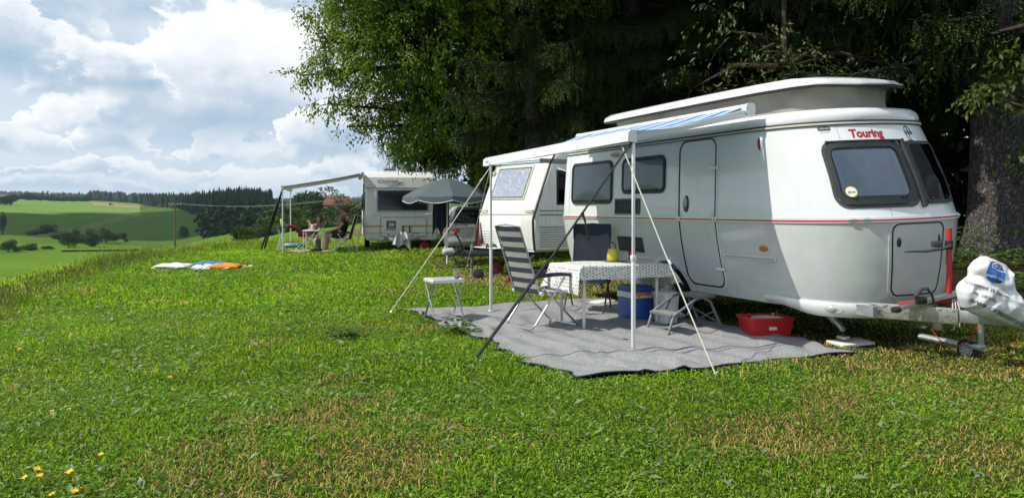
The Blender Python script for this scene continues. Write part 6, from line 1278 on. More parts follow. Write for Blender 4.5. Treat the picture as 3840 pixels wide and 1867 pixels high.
for i, (px, py, lab) in enumerate(((980, 938, 'thick black storm strap on the far awning, left one of the pair'), (992, 934, 'thick black storm strap on the far awning, right one of the pair'))):
    g = G(px, py); rope('storm_strap', lab, [top + Vector((-.02 * i, 0, -.06 * i)), g + Vector((0, 0, .05))], .032, M_STRAP, g, 'strap')

# ---------------------------------------------------------------- car
def make_car():
    t = thing('car', 'silver estate car parked beside the far caravan, seen from behind', 'car', (-1.12, 24.2, 0), R(-83)); M_SIL = mk('silver_car_paint', (.50, .51, .52), rough=.28, metal=.6, var=.03, coat=.6)
    # +x is the rear, y to the left of the picture
    st = [(0.0, .30, .88, .86, .80), (-.10, .26, .92, .90, .86), (-.5, .22, .96, .95, .88), (-1.2, .2, .98, .94, .90), (-3.6, .2, .90, .90, .90), (-4.4, .24, .78, .80, .86), (-4.6, .3, .7, .66, .8)]
    rings = []
    for x, zb, zt, w, wt in st: rings.append([Vector((x, -w * .96, zb)), Vector((x, -w, zb + .12)), Vector((x, -w, zt - .12)), Vector((x, -w * .94, zt)), Vector((x, w * .94, zt)), Vector((x, w, zt - .12)), Vector((x, w, zb + .12)), Vector((x, w * .96, zb))])
    body = MB().add(*loft(rings)).build('body', M_SIL, t, 50)
    cab = [[Vector((x0, -w0, .90)), Vector((x1, -w1, 1.42)), Vector((x1, -w1 * .8, 1.47)), Vector((x1, w1 * .8, 1.47)), Vector((x1, w1, 1.42)), Vector((x0, w0, .90))] for x0, x1, w0, w1 in ((-.06, -.50, .86, .62), (-.5, -1.0, .88, .65), (-2.2, -2.0, .88, .66), (-3.4, -2.5, .86, .60))]
    MB().add(*loft(cab)).build('cabin', M_SIL, t, 50)
    def quad(pts, mat, nm, par=t): return MB().add([Vector(p) for p in pts], [tuple(range(len(pts)))]).build(nm, mat, par)
    M_CG = mk('dark_car_glass', (.015, .018, .02), rough=.05, spec=.8)
    quad([(-.085, -.74, .965), (-.085, .74, .965), (-.415, .58, 1.37), (-.415, -.58, 1.37)], M_CG, 'rear_window')
    for s in (-1, 1): quad([(-.30, s * .885, .95), (-1.6, s * .902, .95), (-1.5, s * .70, 1.38), (-.62, s * .70, 1.37)], M_CG, 'side_window'); quad([(-1.66, s * .902, .95), (-2.9, s * .89, .95), (-2.3, s * .70, 1.38), (-1.6, s * .71, 1.38)], M_CG, 'side_window')
    M_TL = mk('tail_lamp_red', (.33, .015, .015), rough=.15, coat=.5)
    for s in (-1, 1):
        m = MB(); m.add(*loft([[Vector((x + .012, s * y, z)) for x, y, z in ((.005, .46, .79), (.0, .70, .80), (-.06, .87, .80), (-.20, .945, .80))], [Vector((x + .014, s * y, z)) for x, y, z in ((.012, .52, .66), (.008, .70, .63), (-.06, .885, .64), (-.18, .955, .68))]], False, False)); a = m.build('tail_lamp', M_TL, t)
        m = MB(); m.add([Vector((x + .022, s * y, z)) for x, y, z in ((.014, .66, .66), (.0, .80, .655), (.0, .80, .70), (.012, .64, .70))], [(0, 1, 2, 3)]); m.build('reverse_lens', M_ALU, a)
    MB().box((.03, 0, .40), (.16, 1.72, .30), .07).build('bumper', M_SIL, t); MB().box((.05, 0, .25), (.10, 1.5, .10), .03).build('bumper_skirt', M_DKGREY, t); MB().box((.025, 0, .83), (.05, 1.1, .05), .015).build('chrome_bar', M_ALU, t); MB().box((.03, 0, .70), (.02, .52, .12), .005).build('number_plate', mk('pale_plate', (.5, .5, .45), rough=.5), t)
    MB().box((-.45, 0, 1.45), (.20, 1.1, .03), .01).build('roof_spoiler', M_SIL, t)
    for s in (-1, 1):
        for x in (-.95, -3.6): wheel(t, x, s * .80, .32, .32, .2, M_ALU)
    for s in (-1, 1): MB().box((-2.6, s * .98, .98), (.12, .18, .13), .04).build('wing_mirror', M_SIL, t)
make_car()

# ---------------------------------------------------------------- parasol
def make_parasol():
    g = G(1677, 993); t = thing('parasol', 'grey-green parasol with scalloped edge and white piping between the caravans', 'parasol', (g.x, g.y, 0)); M_PAR = mk('grey_green_canvas', (.095, .125, .14), rough=.75, var=.06, vscale=4, trans=.18); ox = .27
    MB().tube([(0, 0, 0), (.0, 0, 1.0)], .022, 10).build('lower_pole', M_WPL, t); MB().tube([(0, 0, 1.0), (.0, 0, 2.14)], .017, 10).build('upper_pole', M_WPL, t); MB().lathe([(.001, 2.24), (.016, 2.20), (.02, 2.15), (.001, 2.14)], 10).build('finial', M_WPL, t)
    n = 8; Rr = 1.10; z0, z1 = 2.16, 1.70
    for k in range(n):
        a0 = 2 * math.pi * k / n + .2; a1 = a0 + 2 * math.pi / n; m = MB()
        def fn(u, v):
            a = a0 + (a1 - a0) * u; sag = 1 - .06 * math.sin(u * math.pi) * v; r = Rr * v * sag; return Vector((r * math.cos(a), r * math.sin(a), z0 - (z0 - z1) * (v ** 1.45) - .02 * math.sin(u * math.pi) * v))
        m.grid(fn, 8, 10)
        def sk(u, v): p = fn(u, 1); return Vector((p.x * (1 + .012 * v), p.y * (1 + .012 * v), p.z - (.10 + .05 * math.sin(u * math.pi)) * v))
        m.grid(sk, 8, 3); c = m.build('canopy_panel', M_PAR, t, 60); MB().tube([sk(i / 8, 1) for i in range(9)], .008, 5).build('piping', M_WPL, c); MB().tube([(0, 0, 2.05), tuple(fn(0, .95) + Vector((0, 0, -.02)))], .006, 5).build('rib', M_DKGREY, t)
    rag('dark_garment', 'dark navy garment hanging under the parasol', 'garment', (g.x - .16, g.y + .02, 1.66), .42, .98, M_NAVY, R(8), .035, 3, .95, .05)
make_parasol()

# ---------------------------------------------------------------- people and camp by the far caravan
M_SKIN = mk('skin', (.46, .27, .19), rough=.55, var=.08)
def skin_mesh(name, J, edges, mat, parent, sub=2):
    ks = list(J); me = bpy.data.meshes.new(name); me.from_pydata([J[k][0] for k in ks], [(ks.index(a), ks.index(b)) for a, b in edges], []) if False else me.from_pydata([J[k][0] for k in ks], [(ks.index(a), ks.index(b)) for a, b in edges], [])
    o = bpy.data.objects.new(name, me); COL.objects.link(o); md = o.modifiers.new('skin', 'SKIN'); md.use_smooth_shade = True
    for i, k in enumerate(ks):
        r = J[k][1]; r = r if isinstance(r, tuple) else (r, r); me.skin_vertices[0].data[i].radius = r
    me.skin_vertices[0].data[0].use_root = True; s = o.modifiers.new('sub', 'SUBSURF'); s.levels = sub; s.render_levels = sub
    dg = bpy.context.evaluated_depsgraph_get(); dg.update(); m2 = bpy.data.meshes.new_from_object(o.evaluated_get(dg)); bpy.data.objects.remove(o); m2.materials.clear(); m2.materials.append(mat); m2.shade_smooth()
    o = bpy.data.objects.new(name, m2); COL.objects.link(o); o.parent = parent; return o
def head(parent, c, r, face, hair_mat, long_=False, z_tilt=0.):
    """skull with brow, nose, chin and ears; hair cap as a child"""
    f = Vector(face).normalized(); up = Vector((0, 0, 1)); rt = f.cross(up).normalized(); up = rt.cross(f); c = Vector(c); m = MB(); rows = []
    for zz_, w, fr_, bk in ((-1.15, .30, .45, .2), (-1.0, .55, .78, .5), (-.6, .72, .86, .75), (-.2, .80, .92, .95), (.2, .84, .90, 1.05), (.6, .74, .78, .95), (.9, .50, .45, .6), (1.05, .15, .12, .15)):
        rows.append([c + (up * zz_ + rt * w * math.cos(a) + f * (fr_ if math.sin(a) > 0 else bk) * math.sin(a)) * r for a in np.linspace(0, 6.283, 16, endpoint=False)])
    m.add(*loft(rows)); n = c + (f * .98 - up * .25) * r; m.add([c + (f * .85 + up * .1) * r, n + rt * .16 * r, n - rt * .16 * r, c + (f * 1.15 - up * .28) * r, n - up * .12 * r], [(0, 1, 3), (0, 3, 2), (1, 4, 3), (3, 4, 2)])
    for s in (-1, 1): m.lathe([(.001, -.05 * r), (.2 * r, -.04 * r), (.2 * r, .05 * r), (.001, .06 * r)], 8, Matrix.Translation(c + rt * s * .82 * r - f * .1 * r) @ rt.to_track_quat('Z', 'Y').to_matrix().to_4x4())
    h = m.build('head', M_SKIN, parent, 60); hr = MB(); rows = []
    for zz_, w, fr_, bk in ((-.75 if long_ else -.35, .80, -.1, .98), (-.1, .90, .15, 1.10), (.3, .94, .80, 1.16), (.7, .84, .86, 1.05), (1.0, .56, .5, .68), (1.16, .15, .12, .15)):
        rows.append([c + (up * zz_ + rt * w * math.cos(a) + f * (fr_ if math.sin(a) > 0 else bk) * math.sin(a)) * r for a in np.linspace(0, 6.283, 16, endpoint=False)])
    hr.add(*loft(rows)); hr.build('hair', hair_mat, h, 60)
    eye = mk('eye_dark', (.02, .02, .02), rough=.2)
    for s in (-1, 1): MB().lathe([(.001, -.05 * r), (.09 * r, 0), (.001, .05 * r)], 8, Matrix.Translation(c + (f * .86 + rt * s * .32 * r / r + up * .02) * r)).build('eye', eye, h)
    MB().tube([c + (f * .86 - up * .58 + rt * .25 * s) * r for s in (-1, 0, 1)], .05 * r, 5).build('mouth', mk('lips', (.35, .12, .10), rough=.5), h)
    return h
def hand(parent, wrist, d, palm_n, s=1.):
    """palm with five bent fingers"""
    d = Vector(d).normalized(); n = Vector(palm_n).normalized(); sd = d.cross(n).normalized(); w = Vector(wrist); m = MB(); m.add(*loft([[w + d * (q * .09 * s) + sd * (x * (.032 + .01 * q) * s) + n * (y * .013 * s) for x, y in ((-1, -.6), (0, -1), (1, -.6), (1, .6), (0, 1), (-1, .6))] for q in (-.1, .3, .7, 1.)]))
    for i, (off, L) in enumerate(((-.033, .062), (-.011, .075), (.011, .078), (.033, .068))):
        b = w + d * .085 * s + sd * off * s; m.tube([b, b + d * L * .5 * s - n * .006 * s, b + d * L * .8 * s - n * .028 * s, b + d * L * .85 * s - n * .045 * s], [.009 * s, .0088 * s, .008 * s, .006 * s], 6)
    b = w + d * .025 * s - sd * .034 * s; m.tube([b, b + d * .025 * s - sd * .03 * s, b + d * .058 * s - sd * .035 * s - n * .012 * s], [.011 * s, .010 * s, .007 * s], 6); return m.build('hand', M_SKIN, parent, 60)
def person(label, loc_, rz, J, clothes, face, hairm, long_=False, hands=True, shoes=None):
    """J: joints in the person's own frame (+x forward), continuous skinned body"""
    t = thing('person', label, 'person', loc_, rz); E = [('pelvis', 'belly'), ('belly', 'chest'), ('chest', 'neck'), ('neck', 'nape')]
    for s in 'lr': E += [('chest', 'sh' + s), ('sh' + s, 'el' + s), ('el' + s, 'wr' + s), ('pelvis', 'hip' + s), ('hip' + s, 'kn' + s), ('kn' + s, 'an' + s), ('an' + s, 'to' + s)]
    RD = dict(pelvis=(.15, .12), belly=(.155, .115), chest=(.16, .115), neck=.058, nape=.05, sh=.062, el=.044, wr=.030, hip=.088, kn=.060, an=.040, to=.032)
    JJ = {k: (J[k], RD.get(k, RD.get(k[:-1]))) for k in J if k != 'head'}; skin_mesh('body', JJ, E, M_SKIN, t)
    for nm, keys, grow, mat in clothes:
        ks = [k for k in JJ if k in keys]; Ec = [(a, b) for a, b in E if a in ks and b in ks]; Jc = {}
        for k in ks: r = JJ[k][1]; r = r if isinstance(r, tuple) else (r, r); Jc[k] = (keys[k] if keys[k] is not None else J[k], (r[0] * grow, r[1] * grow))
        skin_mesh(nm, Jc, Ec, mat, t)
    head(t, J['head'], .105, face, hairm, long_)
    if hands:
        for s in 'lr': w = Vector(J['wr' + s]); d = w - Vector(J['el' + s]); hand(t, w, d, (0, 0, 1) if abs(d.normalized().z) < .8 else (0, 1, 0))
    if shoes:
        for s in 'lr':
            a, b = Vector(J['an' + s]), Vector(J['to' + s]); d = (b - a).normalized(); MB().tube([a - d * .05, a + d * .02, a + d * .12, b + d * .04], [.042, .052, .05, .034], 10).build('shoe', shoes, t, 60)
    return t
def lerp3(a, b, f): return tuple(a[i] + (b[i] - a[i]) * f for i in range(3))
M_BT = mk('black_tshirt', (.012, .012, .014), rough=.85); M_BS = mk('dark_shorts', (.025, .025, .03), rough=.85); M_ORT = mk('coral_top', (.45, .10, .07), rough=.85); M_PKT = mk('pink_top', (.42, .14, .22), rough=.85); M_NEON = mk('neon_yellow_shoe', (.62, .75, .02), rough=.5); M_REDT = mk('red_navy_trousers', (.24, .02, .035), rough=.85)
M_HG = mk('brown_hair', (.06, .04, .028), rough=.7, var=.3, vscale=40); M_HGR = mk('greying_hair', (.16, .13, .11), rough=.7, var=.3, vscale=40); M_HR = mk('auburn_hair', (.20, .06, .03), rough=.7, var=.3, vscale=40)
Y0 = 26.0; gx = lambda x, y=Y0: ((900 + x / 2.663) - 1920) / F_ * y
def sit_J(rec=.25, leg=.48, arm=1):
    """seated, facing +x"""
    J = dict(pelvis=(0, 0, .50), belly=(-.05, 0, .68), chest=(-.05 - rec * .3, 0, .92), neck=(-.06 - rec * .45, 0, 1.10), nape=(-.03 - rec * .45, 0, 1.16), head=(.0 - rec * .45, 0, 1.27))
    for s, q in (('l', 1), ('r', -1)): J.update({'sh' + s: (-.05 - rec * .32, q * .19, 1.02), 'el' + s: (.02, q * .25, .76), 'wr' + s: (.27, q * .17, .68), 'hip' + s: (.06, q * .10, .49), 'kn' + s: (.46, q * .13, .50), 'an' + s: (.46 + (leg - .46), q * .13, .07), 'to' + s: (.62, q * .14, .03)})
    return J
J = sit_J(.35, .52); mx, my = gx(1015), 26.0
sleeve = lambda J, f: {'shl': None, 'shr': None, 'ell': lerp3(J['shl'], J['ell'], f), 'elr': lerp3(J['shr'], J['elr'], f)}
def top_keys(J, f=.55): return dict(pelvis=None, belly=None, chest=None, neck=lerp3(J['chest'], J['neck'], .55), **sleeve(J, f))
def short_keys(J, f=.75): return dict(pelvis=None, hipl=None, hipr=None, knl=lerp3(J['hipl'], J['knl'], f), knr=lerp3(J['hipr'], J['knr'], f), belly=lerp3(J['pelvis'], J['belly'], .25))
person('person in black t-shirt and dark shorts sitting by the far caravan', (mx, my, .02), R(180), J, [('tshirt', top_keys(J), 1.12, M_BT), ('shorts', short_keys(J), 1.14, M_BS)], (1, 0, -.25), M_HG)
camp_chair('camping_chair', 'black high-backed camping chair occupied by the person in black', mx + .06, my, R(180), [M_DKF], M_DKF, M_ALUW, None, 0., .30, 1.18)
J2 = sit_J(.1); J2 = {k: (v[0], v[1], v[2] + .10) for k, v in J2.items()}
for s, q in (('l', 1), ('r', -1)): J2['wr' + s] = (.26, q * .10, .92); J2['an' + s] = (.5, q * .12, .07); J2['to' + s] = (.64, q * .12, .03)
person('person in coral top with grey-brown hair sitting behind the person in black', (gx(1000, 27.2), 27.2, 0), R(190), J2, [('top', top_keys(J2), 1.12, M_ORT), ('shorts', short_keys(J2), 1.14, M_BS)], (1, 0, -.5), M_HGR)
stl = thing('camping_stool', 'low camping seat under the person in the coral top', 'stool', (gx(1005, 27.2), 27.2, 0), R(10)); MB().box((0, 0, .49), (.42, .42, .05), .02).build('seat', M_DKF, stl)
for sx in (-1, 1):
    for sy in (-1, 1): MB().tube([(sx * .18, sy * .18, .0), (sx * .14, sy * .14, .48)], .012, 6).build('leg', M_ALUW, stl)
# reclining person with neon shoes
J3 = dict(pelvis=(0, 0, .52), belly=(-.17, 0, .60), chest=(-.34, 0, .76), neck=(-.46, 0, .90), nape=(-.48, 0, .96), head=(-.50, 0, 1.05))
for s, q in (('l', 1), ('r', -1)): J3.update({'sh' + s: (-.40, q * .17, .84), 'el' + s: (-.20, q * .24, .74), 'wr' + s: (-.14, q * .08, .92), 'hip' + s: (.06, q * .09, .53), 'kn' + s: (.36, q * .10, .78), 'an' + s: (.74, q * .08, .86), 'to' + s: (.78, q * .08, 1.02)})
rx_, ry_ = gx(650, 26.9), 26.9
person('person reclining with neon yellow shoes raised, pink top, left of the camp table', (rx_, ry_, 0), R(205), J3, [('top', top_keys(J3), 1.12, M_PKT), ('trousers', dict(pelvis=None, hipl=None, hipr=None, knl=None, knr=None, anl=lerp3(J3['knl'], J3['anl'], .75), anr=lerp3(J3['knr'], J3['anr'], .75)), 1.12, M_REDT)], (1, 0, .3), M_HR, True, True, M_NEON)
camp_chair('camping_chair', 'red and navy reclining camping chair under the person with neon shoes', rx_ + .06, ry_ + .02, R(205), [mk('red_chair_fabric', (.20, .02, .03), rough=.85), M_NAVY], M_NAVY, M_ALUW, None, 0., .75, .95)
fs = thing('footrest_stool', 'small footrest under the raised neon shoes', 'footrest', (rx_ - .72, ry_ - .33, 0), R(25)); MB().box((0, 0, .78), (.30, .34, .04), .015).build('pad', M_NAVY, fs)
for s in (-1, 1): MB().tube([(-.15 * s, .15, 0), (.12 * s, .15, .77)], .011, 6).build('leg', M_ALUW, fs); MB().tube([(-.15 * s, -.15, 0), (.12 * s, -.15, .77)], .011, 6).build('leg', M_ALUW, fs)
kt = thing('camping_table', 'small pale folding table beside the person in black', 'table', (gx(738), 26.0, 0), R(4)); MB().box((0, 0, .68), (.66, .55, .03), .01).build('tabletop', M_WPL, kt)
for sx in (-1, 1):
    for sy in (-1, 1): MB().tube([(sx * .30, sy * .23, 0), (sx * .30, sy * .23, .67)], .014, 6).build('leg', M_ALUW, kt)
ke = lathe_thing('kettle', 'grey metal pot on the small camp table', 'pot', gx(735), 25.95, .697, [('pot_body', [(.001, 0), (.07, 0), (.075, .02), (.07, .16), (.04, .19), (.001, .195)], M_GREYP), ('knob', [(.001, .19), (.012, .195), (.014, .21), (.001, .22)], M_BLACK)])
gl2 = lathe_thing('jar', 'clear jar on the small camp table beside the grey pot', 'jar', gx(800), 25.9, .697, [('jar_body', [(.001, .002), (.045, .002), (.048, .08), (.04, .095), (.001, .097)], mk('milky_jar', (.5, .55, .45), rough=.2))])
gb = lathe_thing('gas_bottle', 'grey gas bottle with red cap behind the small camp table', 'gas bottle', gx(773, 27.4), 27.4, 0, [('cylinder', [(.001, .02), (.10, .02), (.125, .05), (.125, .32), (.10, .37), (.04, .39)], mk('grey_gas_steel', (.36, .36, .32), rough=.5)), ('cap', [(.045, .37), (.05, .38), (.045, .46), (.02, .48), (.001, .48)], M_RED)])
mt2 = MB().grid(lambda u, v: Vector(((u - .5) * 1.5, (v - .5) * 1.1, .015 + .012 * math.sin(u * 14) * math.sin(v * 9 + 1))), 30, 16).build('beige_mat', mk('beige_mat', (.42, .38, .30), rough=.95, var=.15), None, 180); mt2.location = (gx(720), 25.9, .012); tag(mt2, 'beige rug on the grass under the small camp table', 'rug')
hb_ = thing('blue_bag', 'pale blue bag lying on the grass behind the reclining person', 'bag', (gx(530, 28.2), 28.2, gzf(gx(530, 28.2), 28.2)), R(10)); MB().add(*loft([[Vector((x, .16 * s * math.cos(a), .09 + .09 * s * math.sin(a) + .01 * math.sin(3 * a + x * 9))) for a in np.linspace(0, 6.283, 14, endpoint=False)] for x, s in ((-.34, .25), (-.30, .7), (-.1, 1.05), (.12, .95), (.30, .75), (.36, .3))])).build('sack', mk('pale_blue_cloth', (.25, .36, .48), rough=.85, var=.2), hb_, 180)
MB().tube([(-.15, -.1, .17), (-.05, -.14, .24), (.08, -.12, .19)], .012, 6).build('strap', M_NAVY, hb_)
lathe_thing('green_tub', 'small green tub on the grass behind the camp table', 'tub', gx(617, 28), 28, gzf(gx(617, 28), 28), [('tub_body', [(.001, .003), (.10, .003), (.13, .16), (.137, .16), (.132, .15), (.095, .01), (.001, .01)], mk('green_plastic', (.02, .22, .14), rough=.45))])
for i, x in enumerate((770, 815)): o = shoe(('dark slipper at the edge of the beige rug, left one', 'dark slipper at the edge of the beige rug, right one')[i], (gx(x), 25.5, .03), R(190 + 20 * i))
ld = thing('folding_ladder', 'narrow pale ladder leaning at the door side of the far caravan', 'ladder', (gx(1165, 26.0), 25.9, 0), R(-70))
for s in (-1, 1): MB().tube([(s * .10, .0, 0), (s * .10, .25, 1.15)], .013, 6).build('rail', M_WPL, ld)
for k in range(4): MB().tube([(-.10, .05 + .055 * k, .22 + .25 * k), (.10, .05 + .055 * k, .22 + .25 * k)], .010, 6).build('rung', M_WPL, ld)

# ---------------------------------------------------------------- blanket and pillows on the lawn
def pillow(name, label, x, y, rz, w, d, h, mat):
    t = thing(name, label, 'pillow', (x, y, gzf(x, y) + .005), rz); m = MB()
    for s in (1, -1):
        def fn(u, v): a, b = u * 2 - 1, v * 2 - 1; e = (1 - a ** 4) * (1 - b ** 4); k = 1 - .06 * (1 - abs(a)) * b * b - .06 * (1 - abs(b)) * a * a; return Vector((a * w / 2 * k, b * d / 2 * k, s * h * .5 * e ** .55 + h * .45 + .012 * math.sin(a * 6 + b * 4) * e))
        m.grid(fn, 20, 16)
    m.build('cushion', mat, t, 180); m2 = MB().tube([Vector(((u * 2 - 1) * w / 2 * (1 - .06 * (1 - abs(u * 2 - 1)) ), -d / 2 * (1 - .06 * (1 - abs(u * 2 - 1))), h * .45)) for u in np.linspace(0, 1, 12)], .006, 5).build('seam', mat, t); return t
bl = MB().grid(lambda u, v: Vector(((u - .5) * 1.95 + .03 * math.sin(v * 9), (v - .5) * 1.3 + .04 * math.sin(u * 11), .05 + .03 * math.sin(u * 17 + v * 5) * math.sin(v * 9 + u * 4))), 50, 30).build('picnic_blanket', mk('white_blue_blanket', (.72, .73, .75), rough=.9, var=.05, dirt=(.30, .42, .62), dscale=2.6, dlo=.58, dhi=.66), None, 180); bl.location = (-7.35, 18.75, -.025); bl.rotation_euler = (0, 0, R(-8)); tag(bl, 'white and blue blanket spread on the lawn under the pillows', 'blanket')
pillow('pillow', 'white pillow at the left end of the blanket on the lawn', -7.90, 18.45, R(-6), .76, .55, .13, M_WTOW); pillow('pillow', 'orange pillow at the right end of the blanket on the lawn', -6.68, 18.40, R(4), .68, .5, .13, mk('orange_cotton', (.72, .22, .01), rough=.9, var=.1)); pillow('pillow', 'flat white pillow in the middle of the blanket on the lawn', -7.22, 18.6, R(10), .6, .5, .08, M_WTOW)

bt_ = MB().grid(lambda u, v: Vector(((u - .5) * .62 + .02 * math.sin(v * 9), (v - .5) * .8, .03 + .018 * math.sin(u * 9 + v * 4) ** 2 + .05 * v)), 24, 20).build('blue_towel', mk('blue_towel', (.03, .14, .52), rough=.9, var=.2), None, 180); bt_.location = (-7.30, 18.85, .03); tag(bt_, 'crumpled blue towel lying between the pillows on the blanket', 'towel')

# ---------------------------------------------------------------- flowers
M_PET = mk('yellow_petal', (.75, .48, .01), rough=.6); M_CLV = mk('pink_clover', (.30, .15, .19), rough=.8, var=.3, vscale=200); M_CLW = mk('white_clover', (.42, .44, .34), rough=.8); M_STEM = mk('stem', (.06, .10, .02), rough=.6)
def flower_protos():
    def petals(r):
        m = MB()
        for k in range(14): a = k * 2.4; c, s = math.cos(a), math.sin(a); rr = r * (.75 + .25 * (k % 2)); m.add([(0, 0, 0), (c * rr * .6 - s * .004, s * rr * .6 + c * .004, .004), (c * rr, s * rr, .002 + .004 * (k % 3)), (c * rr * .6 + s * .004, s * rr * .6 - c * .004, .004)], [(0, 1, 2, 3)])
        m.lathe([(.001, .006), (.006, .004), (.007, -.006), (.001, -.008)], 8); return m
    a = petals(.021).build('flower_head', M_PET); b = MB().lathe([(.001, .011), (.007, .009), (.011, .001), (.008, -.008), (.001, -.01)], 10).build('flower_head', M_CLV, None, 180); c = MB().lathe([(.001, .009), (.006, .007), (.009, .001), (.006, -.006), (.001, -.008)], 10).build('flower_head', M_CLW, None, 180); s = MB().tube([(0, 0, -1), (.06, .02, -.5), (0, 0, 0)], [.0018, .0016, .0014], 5).build('stem', M_STEM)
    r = [o.data for o in (a, b, c, s)]; [bpy.data.objects.remove(o) for o in (a, b, c, s)]; return r
FP = flower_protos(); frng = random.Random(4)
zf = lambda x, y: (x / 1.2947, 900 + y / 1.2947)
def flower(kind, px, py, h, name, label, cat, group):
    g = G(px, py, h); t = thing(name, label, cat, (g.x, g.y, gzf(g.x, g.y)), frng.random() * 6, group); hd = bpy.data.objects.new('flower_head', FP[kind]); COL.objects.link(hd); hd.parent = t; hd.location = (0, 0, h); hd.rotation_euler = (frng.uniform(.1, .5), frng.uniform(-.3, .3), 0); k = frng.uniform(.85, 1.25) * (1, .75, .6)[kind]; hd.scale = (k, k, k)
    st = bpy.data.objects.new('stem', FP[3]); COL.objects.link(st); st.parent = t; st.location = (0, 0, h); st.scale = (1, 1, h)
for x, y in ((490, 1040), (120, 1152), (192, 1143), (255, 1232), (415, 1200), (117, 1112), (178, 1110), (338, 1125), (278, 678), (720, 620), (740, 640), (700, 640), (850, 727), (825, 665), (335, 820), (95, 530), (75, 518), (150, 514), (178, 540), (418, 355), (362, 1217), (252, 830), (280, 1148), (637, 352), (760, 438), (60, 560)): flower(0, *zf(x, y), frng.uniform(.07, .11), 'yellow_flower', 'yellow dandelion-like flower on a thin stem in the lawn', 'flower', 'yellow flowers in the lawn')
for x, y in ((500, 915), (456, 922), (395, 948), (545, 1195), (1080, 1235), (945, 1170), (137, 615), (405, 1000), (945, 1113), (1285, 1097), (190, 580), (35, 595)): flower(1, *zf(x, y), frng.uniform(.07, .11), 'clover_flower', 'pink clover flower head in the lawn', 'flower', 'pink clover flowers in the lawn')
z6 = lambda x, y: (1400 + x / 1.717, 1150 + y / 1.717)
for x, y in ((1195, 990), (1208, 715), (785, 1085), (815, 1135), (410, 1000), (1325, 1010)): flower(2, *z6(x, y), frng.uniform(.05, .08), 'white_clover_flower', 'white clover flower head in the foreground lawn', 'flower', 'white clover flowers in the lawn')

# ---------------------------------------------------------------- utility pole, wires, houses
UY = 90.; ux = (656 - CX_) / F_ * UY; uz = gzf(ux, UY); ut = HC_ + (HY_ - 764) / F_ * UY
M_WOOD = mk('weathered_wood', (.13, .10, .075), rough=.9, var=.2); M_WIRE = mk('wire', (.25, .26, .27), rough=.5)
U_ = thing('utility_pole', 'wooden utility pole with crossarm on the slope beyond the lawn', 'utility pole', (ux, UY, uz)); H_ = ut - uz
MB().tube([(0, 0, -.3), (0, 0, H_)], [.14, .10], 10).build('pole', M_WOOD, U_); MB().box((0, 0, H_ - .15), (1.5, .12, .12), .01).build('crossarm', M_WOOD, U_)
for x in (-.65, -.25, .25, .65): MB().lathe([(.001, .18), (.04, .16), (.05, .06), (.02, 0)], 8, Matrix.Translation((x, 0, H_ - .09))).build('insulator', M_GREYP, U_)
for i, x in enumerate((-.65, .65)):
    a = Vector((ux + x, UY, ut + .05)); b = P(1362, 736 + i * 4, 62); c = P(-40, 912 + i * 5, 110)
    for e_, nm in ((b, 'right'), (c, 'left')):
        m = MB(); m.tube([a.lerp(e_, k / 12) - Vector((0, 0, .55 * math.sin(k / 12 * math.pi))) for k in range(13)], .011, 4); o = m.build('power_line', M_WIRE, None); tag(o, f'{("upper", "lower")[i]} overhead wire running {nm} from the utility pole', 'wire')
def house(label, x, y, w, d, h, rh, rz, wallc, roofc):
    t = thing('house', label, 'house', (x, y, gzf(x, y)), rz); MW = mk('render_' + str(wallc), wallc, rough=.9); MR = mk('roof_' + str(roofc), roofc, rough=.8, var=.2, vscale=2)
    MB().box((0, 0, h / 2), (w, d, h), 0).build('wall', MW, t); MB().prism([(-d / 2 - .4, 0), (d / 2 + .4, 0), (0, rh)], -w / 2 - .4, w / 2 + .4, Matrix.Translation((0, 0, h + .003)) @ Matrix.Rotation(R(90), 4, 'Z') @ Matrix.Rotation(R(90), 4, 'X')).build('roof', MR, t)
    MB().box((w * .25, 0, h + rh), (.6, .6, 1.2), .02).build('chimney', MW, t)
    for s in (-.3, .0, .3): MB().box((s * w, -d / 2 - .02, h * .55), (.9, .08, 1.2), .02).build('window', M_PANED and mk('house_window', (.05, .06, .07), rough=.2), t)
Yh = 230; house('red-roofed house among the trees behind the far awning', (1268 - CX_) / F_ * Yh, Yh, 6.5, 5, 6.2, 2.6, R(40), (.35, .3, .25), (.20, .075, .05))
for px, Y, lab in ((40, 1120, 'white farmhouse on the far left skyline'), (20, 1150, 'red-roofed barn on the far left skyline'), (380, 1650, 'pale farmhouse far off between hedges')): house(lab, (px - CX_) / F_ * Y, Y, 11, 8, 4, 3, R(10), (.55, .53, .47), (.16, .07, .05))
tr_ = thing('tractor', 'small tractor on the stubble strip of the far hill', 'tractor', (0, 0, 0)); Yt = 840; xt = (416 - CX_) / F_ * Yt; tr_.location = (xt, Yt, gzf(xt, Yt)); M_TB = mk('tractor_blue', (.08, .12, .2), rough=.5)
MB().box((.8, 0, 1.1), (2.2, 1., .9), .15).build('bonnet', M_TB, tr_); MB().box((-.9, 0, 1.9), (1.5, 1.5, 1.7), .15).build('cab', mk('tractor_cab', (.1, .12, .14), rough=.3), tr_)
for s in (-1, 1): wheel(tr_, -1.1, s * .9, .85, .85, .45, M_GREYP); wheel(tr_, 1.5, s * .8, .5, .5, .3, M_GREYP)

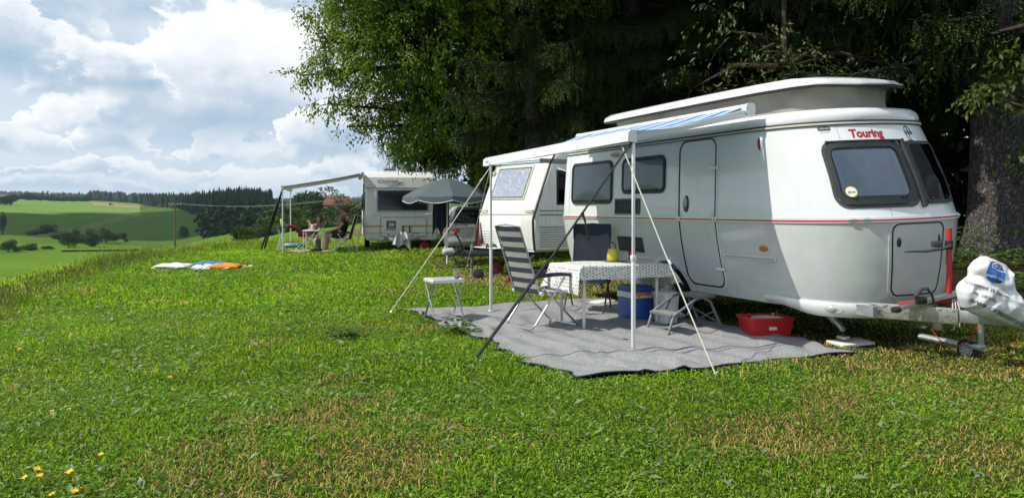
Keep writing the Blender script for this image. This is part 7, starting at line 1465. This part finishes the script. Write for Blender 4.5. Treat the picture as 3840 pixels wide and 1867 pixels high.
# ---------------------------------------------------------------- unseen clouds added to shade the far hillside and wood, and the hazy air
def unseen_cloud(label, cx, cy, cz, sx, sy, seed):
    rng = np.random.default_rng(seed); bm = bmesh.new()
    for i in range(26):
        p = rng.normal(0, .42, 3); r = .22 + .2 * rng.random(); M_ = Matrix.Translation((p[0] * sx, p[1] * sy, abs(p[2]) * 90)) @ Matrix.Diagonal((sx * r, sy * r, 75 * (r + .3), 1)); bmesh.ops.create_icosphere(bm, subdivisions=3, radius=1, matrix=M_)
    for v in bm.verts: n = float(vnoise(np.array([v.co.x]), np.array([v.co.y + v.co.z]), seed, 45.)[0]) - .5; v.co += v.co.normalized() * n * 40; v.co.z = max(v.co.z, -12)
    me = bpy.data.meshes.new('cloud'); bm.to_mesh(me); bm.free(); me.shade_smooth(); me.materials.append(mk('cloud_white', (.9, .9, .92), rough=1, spec=0, var=.02, trans=.5)); o = bpy.data.objects.new('cloud', me); COL.objects.link(o); o.location = (cx, cy, cz); tag(o, label, 'cloud', kind='structure')  # cloud mesh out of view, added for the shadow it casts
def shade_cloud(px, Y, sx, sy, h, seed, label):     # cloud whose shadow falls at picture column px, distance Y
    x = (px - CX_) / F_ * Y; k = h / math.tan(SUN_EL); unseen_cloud(label, x - k * math.cos(SUN_A), Y - k * math.sin(SUN_A), h, sx, sy, seed)
shade_cloud(300, 480, 200, 150, 700, 12, 'low cloud beyond the left picture edge, over the hill'); shade_cloud(850, 560, 190, 150, 700, 15, 'low cloud above the dark conifer wood')
def haze():
    m = bpy.data.materials.new('hazy_air'); m.use_nodes = True; N = m.node_tree.nodes; N.remove(N['Principled BSDF']); v = N.new('ShaderNodeVolumePrincipled'); v.inputs['Color'].default_value = (.62, .80, 1, 1); v.inputs['Density'].default_value = HAZE; v.inputs['Anisotropy'].default_value = .3; m.node_tree.links.new(v.outputs[0], N['Material Output'].inputs['Volume'])
    o = MB().box((0, 1200, 47.), (9000, 8800, 134), 0).build('haze', m, None, 0); tag(o, 'pale summer haze in the air over the valley', 'haze', kind='stuff')
HAZE = .0001
haze()
